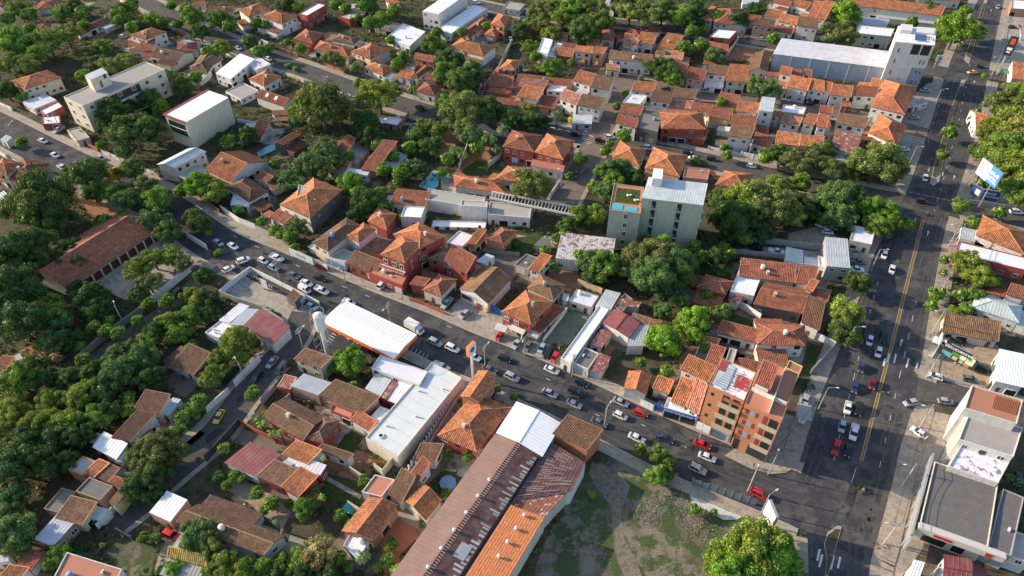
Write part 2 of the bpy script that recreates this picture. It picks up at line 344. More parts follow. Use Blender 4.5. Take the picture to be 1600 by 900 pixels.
def building(t, ax, ay, bx, by, cx, cy, h, rc, wc, label=None, opt='', dpt=None):
    mtl, rcol, prof, period, rword = ROOF[rc]
    A = P(ax, ay, h); B = P(bx, by, h)
    UB = (B - A).normalized(); rise = 0.0
    tile = prof == 1
    slope = {'g': 0.36 if tile else 0.12, 'h': 0.36, 's': 0.24 if tile else 0.07, 'x': 0.36}.get(t, 0)
    for o_ in opt.split():
        if o_.startswith('slope'): slope = float(o_[5:])
    C = P(cx, cy, h)
    if t in 'gs':
        for _ in range(8):
            C = P(cx, cy, h + rise); vv = C - B; vv.z = 0
            wd = abs(vv.x * UB.y - vv.y * UB.x); rise = slope * wd
        C.z = h
        if t == 'g': C = B + (C - B) * 2
    # local frame
    def cross(p, q): return p.x * q.y - p.y * q.x
    if cross(B - A, C - B) < 0:
        if t == 'g' or t == 's' or True:
            A, B, C = B, A, A + (C - B)
    rz = math.atan2((B - A).y, (B - A).x)
    W = (B - A).length
    cr = C - B; ux = Vector((math.cos(rz), math.sin(rz), 0)); vx = Vector((-ux.y, ux.x, 0))
    s, D = cr.dot(ux), cr.dot(vx)
    if D < 1.2: print('THIN', t, ax, ay, h, rc, D); D = 3.0
    BLD.append((s / D, t, W, D, label or '', ax, ay))
    if not dpt: s = max(-0.35 * D, min(0.35 * D, s))
    cpx, cpy = (ax + cx) / 2, (ay + cy) / 2
    big = W * D > 700
    rt = root('building' if big or t == 'f' else 'house', (A.x, A.y, 0), rz, 'building' if big or (t == 'f') else 'house')
    if label:
        rt['label'] = label; USED.add(label)
    else:
        size = 'small ' if W * D < 90 else ('large ' if W * D > 350 else '')
        st_ = 'two storey ' if h >= 5 else ''
        sh_ = {'g': 'gabled ', 'h': 'hipped ', 's': '', 'f': ''}[t]
        PEND.append((rt, f"{size}{st_ if not size else ''}{WWORD[wc]} house with {sh_}{rword.replace(' tile', '')}" if t != 'f' else f"{size}{WWORD[wc]} building with {rword}", cpx, cpy))
    Q = lambda u, v, z=0.0: Vector((u * W + v * s, v * D, z))
    if dpt:
        Dw = P(dpt[0], dpt[1], h); iv_ = rt.matrix_basis.inverted(); pa, pb, pc, pd = (iv_ @ Vector((q.x, q.y, 0)) for q in (A, B, C, Dw))
        if (pb - pa).cross(pd - pa).z < 0: raise ValueError('quad order')
        Q = lambda u, v, z=0.0: (pa * (1 - u) + pb * u) * (1 - v) + (pd * (1 - u) + pc * u) * v + Vector((0, 0, z))
    jit = RR.uniform(0.82, 1.18); hue = RR.uniform(-.08, .08)
    rcol = (min(.85, rcol[0] * jit * (1 + hue * .3)), min(.85, rcol[1] * jit * (1 + hue)), min(.85, rcol[2] * jit))
    wj = RR.uniform(.88, 1.05); wcol = tuple(min(.8, x * wj) for x in WALL[wc])
    ov = 0.32 if t != 'f' else 0.02
    iu, iv = min(.2, ov / W), min(.2, ov / D)
    wb = [Q(iu, iv), Q(1 - iu, iv), Q(1 - iu, 1 - iv), Q(iu, 1 - iv)]
    tk = 0.14
    rb = MB(); wm = MB(); rg = MB()
    metalflat = t == 'f' and prof
    H2 = h
    if t == 'g':
        rs = slope * D / 2; r0, r1 = Q(0, .5, h + rs), Q(1, .5, h + rs)
        ribbed(rb, Q(0, 0, h), Q(1, 0, h), r1, r0, period, (PROF_TILE, PROF_METAL, PROF_WAVE)[prof - 1] if prof else PROF_METAL)
        ribbed(rb, Q(1, 1, h), Q(0, 1, h), r0, r1, period, (PROF_TILE, PROF_METAL, PROF_WAVE)[prof - 1] if prof else PROF_METAL)
        dn = Vector((0, 0, -tk))
        for a, b in ((Q(0, 0, h), Q(1, 0, h)), (Q(1, 0, h), r1), (r1, Q(1, 1, h)), (Q(1, 1, h), Q(0, 1, h)), (Q(0, 1, h), r0), (r0, Q(0, 0, h))):
            rb.quad([a + dn, b + dn, b, a])
        rb.quad([p + dn for p in (r1, Q(1, 0, h), Q(0, 0, h), r0)]); rb.quad([p + dn for p in (r0, Q(0, 1, h), Q(1, 1, h), r1)])
        wz = h - tk - .02
        for k in range(4):
            a, b = wb[k], wb[(k + 1) % 4]
            if k in (1, 3):
                m = (a + b) / 2; wzz = wz + iv * D * slope
                wm.quad([(a.x, a.y, 0), (b.x, b.y, 0), (b.x, b.y, wzz), (m.x, m.y, wz + rs), (a.x, a.y, wzz)])
            else: wm.quad([(a.x, a.y, 0), (b.x, b.y, 0), (b.x, b.y, wz + iv * D * slope), (a.x, a.y, wz + iv * D * slope)])
        rg.bar(r0 + Vector((0, 0, .07)), r1 + Vector((0, 0, .07)), .26, .12)
        if tile:
            for q0, q1 in ((Q(0, 0, h), r0), (Q(1, 0, h), r1)):
                rg.bar(q0 + Vector((0, 0, .06)), q1 + Vector((0, 0, .05)), .14, .1)
    elif t in 'hp':
        if W >= D:
            k = min(.48, .5 * D / W); rs = slope * D / 2; r0, r1 = Q(k, .5, h + rs), Q(1 - k, .5, h + rs)
            F4 = ((Q(0, 0, h), Q(1, 0, h), r1, r0), (Q(1, 0, h), Q(1, 1, h), r1, r1), (Q(1, 1, h), Q(0, 1, h), r0, r1), (Q(0, 1, h), Q(0, 0, h), r0, r0))
            hips = ((Q(0, 0, h), r0), (Q(0, 1, h), r0), (Q(1, 0, h), r1), (Q(1, 1, h), r1), (r0, r1))
        else:
            k = min(.48, .5 * W / D); rs = slope * W / 2; r0, r1 = Q(.5, k, h + rs), Q(.5, 1 - k, h + rs)
            F4 = ((Q(0, 0, h), Q(1, 0, h), r0, r0), (Q(1, 0, h), Q(1, 1, h), r1, r0), (Q(1, 1, h), Q(0, 1, h), r1, r1), (Q(0, 1, h), Q(0, 0, h), r0, r1))
            hips = ((Q(0, 0, h), r0), (Q(1, 0, h), r0), (Q(0, 1, h), r1), (Q(1, 1, h), r1), (r0, r1))
        for f4 in F4: ribbed(rb, *f4, period or 0.6, PROF_TILE if tile else PROF_METAL)
        c4 = [Q(0, 0, h), Q(1, 0, h), Q(1, 1, h), Q(0, 1, h)]; dn = Vector((0, 0, -tk))
        for j in range(4): rb.quad([c4[j] + dn, c4[(j + 1) % 4] + dn, c4[(j + 1) % 4], c4[j]])
        rb.quad([p + dn for p in c4[::-1]])
        wm.prism([(p.x, p.y) for p in wb], 0, h - tk - .01)
        for a, b in hips: rg.bar(a + Vector((0, 0, .08)), b + Vector((0, 0, .08)), .24, .12)
    elif t == 's':
        rs = slope * D
        ribbed(rb, Q(0, 0, h), Q(1, 0, h), Q(1, 1, h + rs), Q(0, 1, h + rs), period or .6, (PROF_TILE, PROF_METAL, PROF_WAVE)[(prof or 2) - 1])
        c4 = [Q(0, 0, h), Q(1, 0, h), Q(1, 1, h + rs), Q(0, 1, h + rs)]; dn = Vector((0, 0, -tk))
        for j in range(4): rb.quad([c4[j] + dn, c4[(j + 1) % 4] + dn, c4[(j + 1) % 4], c4[j]])
        rb.quad([p + dn for p in c4[::-1]])
        zz = [h - tk + iv * rs - .02, h - tk + iv * rs - .02, h + rs - tk - iv * rs - .02, h + rs - tk - iv * rs - .02]
        for j in range(4):
            a, b = wb[j], wb[(j + 1) % 4]
            wm.quad([(a.x, a.y, 0), (b.x, b.y, 0), (b.x, b.y, zz[(j + 1) % 4]), (a.x, a.y, zz[j])])
        H2 = h + rs
        if tile:
            for q0, q1 in ((c4[0], c4[3]), (c4[1], c4[2]), (c4[3], c4[2])):
                rg.bar(q0 + Vector((0, 0, .07)), q1 + Vector((0, 0, .07)), .22, .14)
    else:
        zd = h - (0.05 if metalflat else 0.3)
        if metalflat:
            ribbed(rb, Q(0, 0, zd), Q(1, 0, zd), Q(1, 1, zd + .1), Q(0, 1, zd + .1), period, (PROF_TILE, PROF_METAL, PROF_WAVE)[prof - 1])
            c4 = [Q(0, 0, zd), Q(1, 0, zd), Q(1, 1, zd + .1), Q(0, 1, zd + .1)]; dn = Vector((0, 0, -.12))
            for j in range(4): rb.quad([c4[j] + dn, c4[(j + 1) % 4] + dn, c4[(j + 1) % 4], c4[j]])
            wm.prism([(p.x, p.y) for p in wb], 0, zd - .13)
        else:
            rb.quad([Q(.003, .003, zd), Q(.997, .003, zd), Q(.997, .997, zd), Q(.003, .997, zd)])
            pw = 0.2; pu, pv = pw / W, pw / D
            oc = [Q(0, 0, h), Q(1, 0, h), Q(1, 1, h), Q(0, 1, h)]; ic = [Q(pu, pv, h), Q(1 - pu, pv, h), Q(1 - pu, 1 - pv, h), Q(pu, 1 - pv, h)]
            pp = MB()
            for j in range(4):
                a, b, c_, d_ = oc[j], oc[(j + 1) % 4], ic[(j + 1) % 4], ic[j]; dz = Vector((0, 0, h - zd + .05))
                pp.quad([a - dz, b - dz, b, a]); pp.quad([a, b, c_, d_]); pp.quad([d_, c_, c_ - dz, d_ - dz])
            add('parapet', pp.mesh('parapet', M_WALL), rt, tuple(min(.8, x * 1.05) for x in wcol))
            for j in range(4):
                a, b = wb[j], wb[(j + 1) % 4]
                wm.quad([(a.x, a.y, 0), (b.x, b.y, 0), (b.x, b.y, zd), (a.x, a.y, zd)])
    add('roof', rb.mesh('roof', mtl), rt, rcol)
    if 'nowall' not in opt:
        add('wall', wm.mesh('wall', M_WALL), rt, wcol)
    else:
        cm = MB()
        for u, v in ((.04, .06), (.96, .06), (.96, .94), (.04, .94), (.5, .06), (.5, .94)):
            q = Q(u, v); pm_ = MB(); pm_.box(q.x - .12, q.x + .12, q.y - .12, q.y + .12, 0, h - .1)
            add('post', pm_.mesh('post', M_WALL), rt, wcol)
    if rg.v: add('ridge_cap', rg.mesh('ridge_cap', M_RIDGE), rt, tuple(min(.7, x * 1.15 + .035) for x in rcol) if tile else rcol)
    # openings on the walls that face the street view
    if 'nowin' not in opt and 'nowall' not in opt:
        Mw = Matrix.Rotation(rz, 3, 'Z')
        seen = 0
        for k in range(4):
            a, b = wb[k], wb[(k + 1) % 4]; e = b - a
            nrm = Mw @ Vector((e.y, -e.x, 0)); mid = Mw @ ((a + b) / 2) + Vector((A.x, A.y, 0))
            if nrm.dot(CAM - mid) > 0:
                if k == 1 or k == 3:
                    if RR.random() < .45: continue
                windows_on(rt, a, b, h, door=(k in (0,) or seen == 0), cap=6, shutter=RR.random() < .2)
                seen += 1
    # things fixed to the roof
    if 'bare' not in opt:
        if t == 'f' and not metalflat and W > 4 and D > 4:
            for _ in range(RR.choice([0, 1, 1, 2])):
                q = Q(RR.uniform(.2, .8), RR.uniform(.2, .8), h - .3)
                if RR.random() < .35: add('water_tank', TANK_ME, rt, RR.choice([(0.2, .3, .45), (.7, .7, .68), (.7, .7, .68)]), q)
                else: add('air_conditioner', AC_ME, rt, None, q, (0, 0, RR.choice([0, 1.57])))
        elif tile and W * D > 70 and RR.random() < .45:
            u, v = RR.uniform(.3, .7), RR.uniform(.25, .4)
            zr = h + slope * min(v * D, (1 - v) * D) if t == 'g' else (h + slope * v * D if t == 's' else h + slope * min(min(v, 1 - v) * D, min(u, 1 - u) * W))
            if RR.random() < .5: add('chimney', CHIM_ME, rt, (.6, .57, .52), Q(u, v, zr))
            else: add('water_tank', TANK_ME, rt, RR.choice([(.68, .67, .6), (.15, .3, .5), (.3, .3, .3)]), Q(u, v, zr + .3))
        elif tile and W * D > 70 and RR.random() < .3:
            q = Q(RR.uniform(.2, .8), -.01, 2.1 if h < 5 else 4.6); add('air_conditioner', AC_ME, rt, None, (q.x, q.y - .2, q.z))
    if t in 'ghs' and 'bare' not in opt and 'nowin' not in opt: ANNEX.append((rt, W, D, Q, h, rcol, wcol, prof))
    FOOT.append([rt.matrix_basis @ Q(-.03, -.03), rt.matrix_basis @ Q(1.03, -.03), rt.matrix_basis @ Q(1.03, 1.03), rt.matrix_basis @ Q(-.03, 1.03)])
    return rt, Q, W, D, s, h
# ---------------------------------------------------------------- buildings: outline corners as read off the photograph (tile coordinates)
BDATA = '''
T 0 0
g 700 240 930 140 920 70 3 r w
h 1015 275 1135 312 1305 250 6 o w | white two storey house with tall orange hip roof near the upper street
s 1085 400 1200 400 1215 300 3 r w
g 1170 440 1390 485 1440 415 3.5 b c
h 1385 400 1545 400 1500 330 3.5 r w
h 1480 550 1620 575 1640 400 3.5 b w
h 190 700 480 608 370 545 6 o c | cream house with hip roof beside the grey shed
f 265 850 440 780 350 730 3 z w
f 645 825 1285 540 1135 480 12 c c | long cream three storey office building with stair tower | nowin bare
f 705 625 840 565 795 530 17 z c | + stair tower | nowin bare
f 350 900 490 830 450 790 3.5 v r
h 0 60 60 45 20 10 3 r w
h 290 75 420 60 430 10 3 r w
g 480 15 640 15 640 -20 3 r w
h 300 240 420 225 390 180 3 r c
s 1510 50 1600 40 1600 5 3 r w
T 1 0
g 0 85 220 95 300 40 3.5 r w | large red tiled house with a small skylight by the far street
h 340 137 520 77 440 20 6 o w
h 600 190 725 130 560 75 6 o w | white two storey house with orange hip roof beside the red block
f 800 122 945 38 880 22 7 v r | tall red walled block with white roof
f 1130 150 1250 112 1150 95 4 c r
h 690 305 840 345 935 262 3.5 r r
h 985 312 1160 352 1225 300 3.5 b c
h 850 385 1120 450 1130 370 3.5 o c
h 1140 405 1290 465 1450 390 5 o c | orange roofed house with many small gables
h 1240 530 1390 592 1482 530 3 o w
f 200 617 390 460 280 415 5 w w | white modern house with curved metal roof | bare
f 400 545 515 500 420 440 4 v w
g 0 550 130 470 60 430 3.5 b w
h 460 675 600 600 480 545 4 o w
f 280 775 420 705 300 645 3 c w
g 395 757 612 832 715 682 4 r w | steep red roofed house with two white skylights | slope0.7 nowin bare
s 700 800 870 730 800 680 4 d k
f 1100 790 1190 765 1110 735 3 y c
f 1280 240 1600 300 1600 200 0.6 y y
f 1420 290 1600 360 1640 215 4 v w
s 1500 600 1600 620 1640 560 3 o w
s 1180 75 1290 70 1300 5 3 z w
s 1440 30 1520 20 1500 0 3 o w
s 540 905 660 900 640 860 3 r w
T 2 0
f 225 110 450 -50 330 -70 9 w w | tall white modern house at the top edge | bare
f 320 265 610 65 500 35 4 v w | low white flat wing beside the tall modern house
h 460 305 650 165 570 125 3 r w
h 630 190 740 215 800 130 6 o o
h 580 272 668 287 735 215 3 o o
h 300 370 575 440 675 365 5 o w | orange hip roofed house beside the small pool terrace
s 35 462 190 490 200 440 5 r o
h 0 600 60 615 180 525 3.5 r w
h 50 715 195 747 255 670 3.5 r w
s 120 625 205 635 220 580 3 r w
h 690 545 820 550 890 470 5 o k
s 620 672 800 692 812 600 3 r o
g 830 645 1260 695 1275 625 3.5 r w
s 850 677 1055 692 1085 630 5.5 k r
s 835 752 990 782 1055 690 5.5 o w | white house with bright orange shed roof by the tree row
f 1070 705 1190 715 1230 675 5 v w
s 1275 632 1410 670 1465 582 6 o w | white twin house with light orange roof
s 1412 682 1560 707 1600 612 6 b w
s 1000 832 1130 852 1160 760 3 r p
s 1172 772 1305 822 1340 740 6 k w
s 1310 825 1490 858 1530 765 6 b w
s 540 792 780 822 790 772 3 r r
s 790 822 980 837 990 800 3 r p
f 1000 400 1080 420 1120 310 6 v w
f 1060 440 1140 447 1220 335 4 v g
s 1130 430 1275 450 1285 380 4 o r
s 1180 372 1290 382 1310 345 5 r w
s 1290 405 1420 415 1435 365 6 o c
s 1425 420 1510 425 1545 370 6 o p
s 1385 352 1480 352 1482 310 4 o w
h 1500 305 1600 322 1600 205 4 r w
s 1555 462 1640 482 1650 405 5 b c
s 1535 545 1640 560 1640 510 3 k c
s 1120 312 1230 322 1240 255 4 k w
f 730 60 860 80 900 30 3 c g
s 1520 40 1600 60 1620 10 5 z w
T 3 0
h 780 187 1040 192 1010 70 5 r w | broad brown hip roofed house behind the top street
h 655 152 765 165 860 60 5 r w
s 1080 197 1245 217 1260 155 6 d p
s 1000 162 1140 172 1150 120 4 r w
s 1170 127 1290 142 1325 85 6 o w
s 1280 167 1420 197 1445 130 6 o w
s 1245 237 1385 272 1425 200 3 r w
s 1425 197 1590 222 1605 145 7 b w
s 1510 127 1600 152 1640 60 5 o w
f 740 287 900 302 975 240 6 v r | red and white house with flat white roof by the dirt lot
s 735 382 890 412 890 350 3 r r
g 1190 552 1225 412 1165 400 4 b w
s 0 467 290 492 300 425 6 b w | long white row house with brown roof by the cobbled lane
g 60 352 160 372 200 300 4 k w
s 70 312 140 322 155 265 4 o w
h 90 262 200 290 205 240 4 r c
s 170 332 300 347 340 262 5 o c
h 240 247 360 247 375 212 3 r c
s 335 362 460 387 545 280 4 o c
s 440 452 530 472 545 410 3 k w
s 465 557 565 577 580 500 6 o w
s 560 602 695 632 725 550 6 r p
s 720 577 872 594 895 518 6 b w | white townhouse with brown roof and glazed white porch
s 868 632 1025 642 1060 510 6 o c
f 700 667 850 685 860 625 3 v w
s 820 760 970 790 980 745 3 r w
s 1290 572 1375 592 1390 530 6.5 o c | small cream turret house with orange roof against the grey hall
s 1375 602 1455 612 1460 545 5 r c
s 1480 592 1540 602 1545 545 5 r o
s 1350 677 1510 714 1540 620 6 o w
s 1515 697 1640 722 1640 630 6 o w
s 135 707 305 717 330 645 5 o c
f 65 797 200 812 255 745 5 v w
s 280 787 435 807 462 720 6 d w
s 452 762 625 777 652 700 5 b w
s 35 882 200 907 230 830 5 r w
f 210 892 385 907 400 845 5 y g
s 410 842 590 852 625 790 4 k c
s 590 862 750 877 770 815 4 r c
s 800 832 970 842 985 745 3 r w
s 385 912 640 927 640 870 6 o w
s 750 897 920 907 925 850 4 r w
s 950 872 1115 887 1135 805 6 o w
f 1130 862 1240 872 1260 765 9.5 z w | tall narrow white house with pale metal roof
f 1300 872 1480 892 1500 835 6 v p
s 1120 902 1300 912 1300 870 5 o w
s 1270 692 1340 702 1350 650 4 o w
s 1180 592 1280 602 1285 570 4 r w
f 1000 30 1130 40 1130 0 4 z w
s 1380 40 1500 70 1540 20 4 o w
s 1240 20 1370 50 1390 10 4 r w
s 1560 60 1640 70 1640 10 4 o w
s 200 235 320 240 330 215 3 d w
s 690 500 780 512 800 480 3 r w
T 4 0
s 225 40 950 125 990 45 6 o w | long white two storey motel with orange roof | win2
s -30 142 45 157 125 10 6 o w
f 300 182 530 202 550 150 3.5 z w
f 285 257 560 284 590 222 6.5 v c
f 595 325 905 352 915 228 22.5 w w | white tower with solar panels on its roof | nowin bare
s -20 697 90 717 105 645 6 o w
s 85 742 248 760 268 672 6 o w
s 270 747 445 757 470 680 6 r w
h 400 832 670 897 765 680 6.5 o w | large orange hip roofed house below the white tower
s 400 662 480 682 495 625 4 o c
s 170 832 240 837 245 795 3 o r
f 1505 632 1640 655 1640 495 5 o w | orange roofed shop with white parapet by the avenue | bare
f 1500 65 1660 75 1680 5 4 v o
s 0 880 100 890 110 830 5 r w
f 770 -10 1100 10 1120 -40 4 r w
f 560 290 600 300 610 262 4 o c
f 740 830 850 800 820 760 2.8 c w
T 0 1
h -100 432 50 472 172 370 6 o c | cream house with orange hip roof at the left edge
h 50 502 265 540 250 350 4 r p
s 20 502 110 470 60 430 4 r w
f 0 690 90 640 30 590 3 z w
g 1365 412 1612 283 1535 250 6.5 z c | cream two storey house with barrelled grey roof | slope0.3
f 600 197 700 172 620 90 3 c c
f 330 70 470 60 440 0 3 v r
f 0 190 50 210 90 170 3 z w
T 1 1
g 0 432 202 524 332 376 4 o w | house with broad orange and red gable roof | slope0.42
h 345 682 500 594 320 478 4 d w | white bungalow with dark brown hip roof
f 200 692 345 712 350 640 2.8 v w
g 390 482 480 522 585 500 3.5 r c
s 620 234 752 152 655 155 5 r k
h 585 700 820 805 1077 583 6.5 o k | big orange hip roofed house with dark stone side wall | bare
f 715 640 860 660 860 560 8 c w | + roof loft | nowin bare
s 500 797 610 852 700 780 3.2 r w
s 1010 302 1080 332 1180 180 3 r c
s 1020 372 1110 402 1152 370 3 o c
s 1220 427 1332 442 1505 205 3.2 r o | long low red roofed shed between the trees
s 1395 57 1500 77 1540 30 3 w b
f 1100 440 1270 470 1290 440 2.8 z w
h 1270 830 1420 900 1490 770 4 o r | pagoda like orange hip roof with a small peak
s 380 110 470 130 510 50 3 r w
T 0
s 609 318 664 323 674 300 4 r w | pale red roofed house with white chimney wall
h 487 379 512 393 566 353 6 b c | cream house with old brown hip roof by the main street
h 540 369 560 380 588 358 6 o w
T 2 1
h 725 246 975 292 1040 158 6.5 r r | red tiled house with an open balcony by the palms
h 975 290 1200 352 1290 200 6.5 o r | red brick house with split tile roof by the cobbled lane
s 945 392 1200 442 1215 392 3.8 p w
h 350 557 740 608 722 515 4.5 o c | low cream house with orange hip roof beside the large pool
h 660 502 870 522 1010 420 4.5 o c
f 120 655 570 725 590 640 5 c w | white concrete modern house | nowin bare
f 400 705 605 716 608 672 6.5 c w | + tall box | nowin bare
f 610 772 940 800 952 700 4.5 c w | + rear wing | bare
f 1270 62 1425 67 1430 0 3 z g
f -70 790 90 800 120 715 4.5 v w
f 170 870 590 880 600 830 1.2 v w
T 3 1
h 365 107 715 112 690 -20 6 o r | broad brick house with tiled balcony roof by the side street
s 350 152 700 192 740 112 3 r r
s 885 162 1065 182 1100 95 7 b w
s 1070 217 1215 257 1250 170 4 r w
s 1110 132 1200 142 1200 85 4 r k
s 905 72 1095 92 1115 10 6 r w
s 1255 217 1440 242 1458 145 6 o g
s 1445 242 1620 252 1640 165 6 o w
s 1290 62 1440 87 1475 20 5 k w
s 1470 62 1560 77 1605 0 6 o w
f 180 92 340 132 370 10 6 y k
s 10 62 170 102 190 30 6 r w
h -20 332 195 406 250 268 4.2 o w | orange hip roofed house before the side street
h 235 416 510 486 572 315 4.2 o c | orange house with stepped hip roofs behind the green block
f 535 482 730 502 745 420 4 p p | low house with pink flat terrace behind the green block
h 785 546 1020 572 1200 470 4.2 o c
f 215 645 695 702 730 535 18.5 z n | green apartment block | nowin bare
f -40 737 205 767 232 560 14.8 p n | + terrace wing | nowin bare
f 298 492 375 497 382 420 21.5 w w | + stair head | nowin bare
s 735 10 900 40 900 -20 5 r p
f 700 10 760 50 780 -40 3 c c
T 4 1
s 125 62 360 102 390 22 6 b w
s -20 92 60 102 72 0 6 o w
h 380 137 600 242 650 65 6.5 o w | orange hip roofed corner house with dish by the avenue
s 85 252 290 312 330 160 4.5 t w | house with white and red patched metal roof
s 330 192 590 217 600 190 5 r r
f 560 310 610 320 640 250 3 v w
g 1222 97 1600 202 1600 60 4.5 o w
T 4 2
h 1225 40 1600 190 1640 20 4.5 o w | orange roofed house behind the long white roof
f 1060 175 1620 312 1640 215 4.5 v r | long white roofed red wall building | bare
h 1190 602 1560 722 1590 592 4 z w | grey hip roofed house with rusting edge
s 1460 500 1600 540 1640 450 4 r w
s 960 792 1400 872 1420 712 3 b c | low brown patched shed behind the billboards
f 60 277 245 294 222 66 6 z g | narrow pale building with grey metal roof | bare
f 0 270 60 290 50 215 4 v w
f 240 75 410 110 440 -8 4 v c | white roofed cream house beside the parking yard | bare
s -110 545 60 565 110 470 4 r w
f 1100 60 1220 90 1230 0 3 z w
T 0
g 105 452 240 363 200 337 4 r c | long red roofed school with pillared verandah | nowin bare
T 1 2
f 110 700 190 725 350 590 4 w w | pale blue metal roofed shed beside the building site
f 195 737 300 742 440 615 4 z w
s 305 747 530 892 670 747 4.2 m w | maroon metal roofed shop by the side lane | bare
f 0 795 110 842 240 740 3.5 v w
s 1115 262 1330 345 1385 235 3.4 b r | low brown roofed shop front with porch
f 975 210 1090 250 1190 180 3.6 c w
T 0
h 594 398 632 411 664 378 9 o r | tall red house with bright orange roof | bare
h 655 389 696 369 655 347 9 o r
f 575 425 628 446 640 425 4 p r
T 2 2
f 290 92 405 132 500 40 3 v w
s 445 102 510 112 625 0 4.5 o o
h 590 72 720 102 865 8 4.5 r o | brick house with big many sided hip roof beside the lawn
s 970 117 1050 132 1115 68 3 y g
h 140 222 330 262 510 190 5.5 b r
s 265 237 445 337 520 205 6 r r | red walled house with brown roof and white end wall
h 100 467 245 517 372 385 4.2 r c | low cream house with red brown hip roof by the pavement
s 0 422 110 442 170 380 4 r r
f 450 400 580 275 510 240 3 p r
f 585 262 665 200 600 180 3.2 z w
g 612 574 797 378 685 286 4.2 b w | brown gabled shop with white front | nowin bare
h 715 637 945 737 1130 562 6.5 o r | orange house with white portal | bare
s 1020 805 1215 612 1100 582 3.2 r c
h 915 452 1120 547 1222 430 4 b c | brown tiled barn roof behind the orange house
s 930 302 1010 327 1110 200 5 o c
f 820 267 920 302 1010 215 3 y g
f 1140 215 1580 270 1610 65 4.5 T w | long shed with rust striped metal roof
f 1245 547 1420 602 1480 510 3.2 v g
f 1450 592 1570 622 1650 490 3.2 z w
f 1180 995 1260 1037 1555 620 4.2 v w | long narrow pale roof beside the green court
f 1285 1035 1395 1085 1480 960 3.6 y w
s 1400 1082 1500 1122 1575 990 3.2 t w
s 1190 540 1240 552 1250 500 3 z w
s 1400 890 1500 915 1590 795 3.2 t w
T 3 2
h 640 442 865 502 937 400 4.2 r r
g 1145 347 973 355 1000 270 4.5 r w
s 975 357 1410 412 1420 268 4.5 r w | long red tiled house with a cream water tank
s 1415 417 1560 425 1620 285 4.5 r w
f 905 472 1090 512 1150 352 4.2 v w | white walled annex with plain white roof
s 890 552 970 582 1040 455 3 t w
g 1085 577 1465 652 1522 522 4.2 r k | red tiled house with black painted wall
h 1110 892 1490 902 1490 740 5 r w
s 800 802 1110 882 1150 780 3.4 r w
s 1460 722 1600 782 1650 560 4.2 d w
s 1485 462 1545 482 1600 395 6 o c
s 690 882 800 902 830 850 3.4 o w
f 1340 235 1475 262 1475 155 3 z w
f 1480 262 1640 280 1640 220 3 v w
g 113 842 202 722 100 655 4.2 m w | maroon gabled workshop behind the red porch
f 100 902 225 902 315 740 3.6 z w
f 0 590 60 640 110 510 3 y b
s 30 575 185 605 215 560 3 t w
s 110 715 250 760 290 690 3 b w
T 0 3
s 870 722 1020 752 1265 540 4 d w | long dark brown tiled house behind the woods
s 1050 492 1250 532 1335 382 4.5 d w
f 1255 530 1320 545 1415 420 3 z w
s 720 792 910 892 1000 765 3.6 w w | house with white corrugated roof beside the olive tree
s 1340 152 1510 232 1650 60 3.4 d w
s -60 190 40 200 120 90 3 r c
s 70 170 190 110 150 60 3 z w
T 1 3
s 695 107 905 180 1010 95 5 b c | small cream building with old tile roof beside the water tower
f 665 312 885 387 992 290 4.4 z p | pink walled house with pale blue metal roof
s 890 387 1237 527 1370 400 4.4 b p
s 570 322 665 345 720 250 3.6 k r
g 450 562 770 742 852 628 4.2 b r | large brown gable roofed house with red front garden wall
h 780 732 925 762 1060 580 4 b r
s 600 852 800 930 960 830 4 o w
s 870 817 1120 902 1170 850 3.4 b w
s 1135 582 1285 672 1352 592 3.6 o w
f 980 505 1140 570 1160 520 3.4 p r
f 1290 560 1360 590 1440 500 3.6 v w
T 0
f 571 684 621 714 722 590 5 v c | large white flat roofed hall | bare nowin
f 580 575 655 602 668 580 5.5 v w
f 570 607 595 619 612 594 4 z m
f 595.5 620 604 624 621 599 4.2 t m
f 605 625 625 633 645 600 4 w m
s 350 723 400 744 440 710 4.2 m w | maroon roofed house with white gable wall | bare
T 2 3
g 540 442 682 234 610 195 7.5 o o | narrow orange tower house beside the sign mast
h 215 702 520 832 800 482 4.8 o r | sprawling house with bright orange roof beside the factory
s 20 902 200 912 285 770 3.4 b w
s 1115 692 1392 812 1512 655 6.5 d o | brick warehouse with brown tile roof beside the main street | nowin
T 0
g 775 676 807 627 842 641 6.5 v w | white roofed front part of the long factory | nowin bare
g 590 927 774 677 809 689 6.4 B w | long brown metal roofed factory | nowin bare
f 802 780 892 768 915 723 5.6 A w | dark maroon metal roofed factory annex | nowin bare d860,690
f 796 787 851 808 886 770 5.2 t c | factory annex with torn rusty roof | nowin bare d806,779
f 709 928 779 928 851 808 6.2 R c | factory wing with orange rusted roof | nowin bare d798,789
T 3 3
g 250 387 290 238 205 195 3.6 o w
s 295 335 420 380 466 275 3.4 o w
f 385 480 660 562 690 480 4 v w | pharmacy with blue sign | nowin bare
s 440 437 560 482 645 282 5.4 o w | orange patched roof house above the pharmacy | nowin bare
s 563 483 655 542 728 305 5.4 k w
s 515 187 735 287 800 165 6 o w
f 740 312 1015 432 1110 208 17 V o | orange apartment block with stone balconies | nowin bare
f 1018 452 1310 587 1438 222 17 p o | brick apartment block with terracotta terraces | nowin bare
s 1095 290 1215 345 1285 165 18.8 r w | + rooftop room | nowin bare
s 705 132 810 165 872 20 4 r w
s 940 162 1110 197 1142 130 6 r w
f 1340 172 1445 222 1472 160 6 p y
f 865 130 925 145 960 30 7 c c
f 620 97 705 135 760 0 2.8 y w
s 1290 -20 1480 20 1500 -60 4 r w
T 4 3
f 1090 732 1520 867 1592 640 10.3 c w | old white corner building | bare
f 1137 487 1545 610 1592 425 13 p w | + terracotta roof terrace | nowin bare
s 1372 277 1600 327 1625 70 4.5 v w | low building with dirty white ribbed roof by the crossing | bare
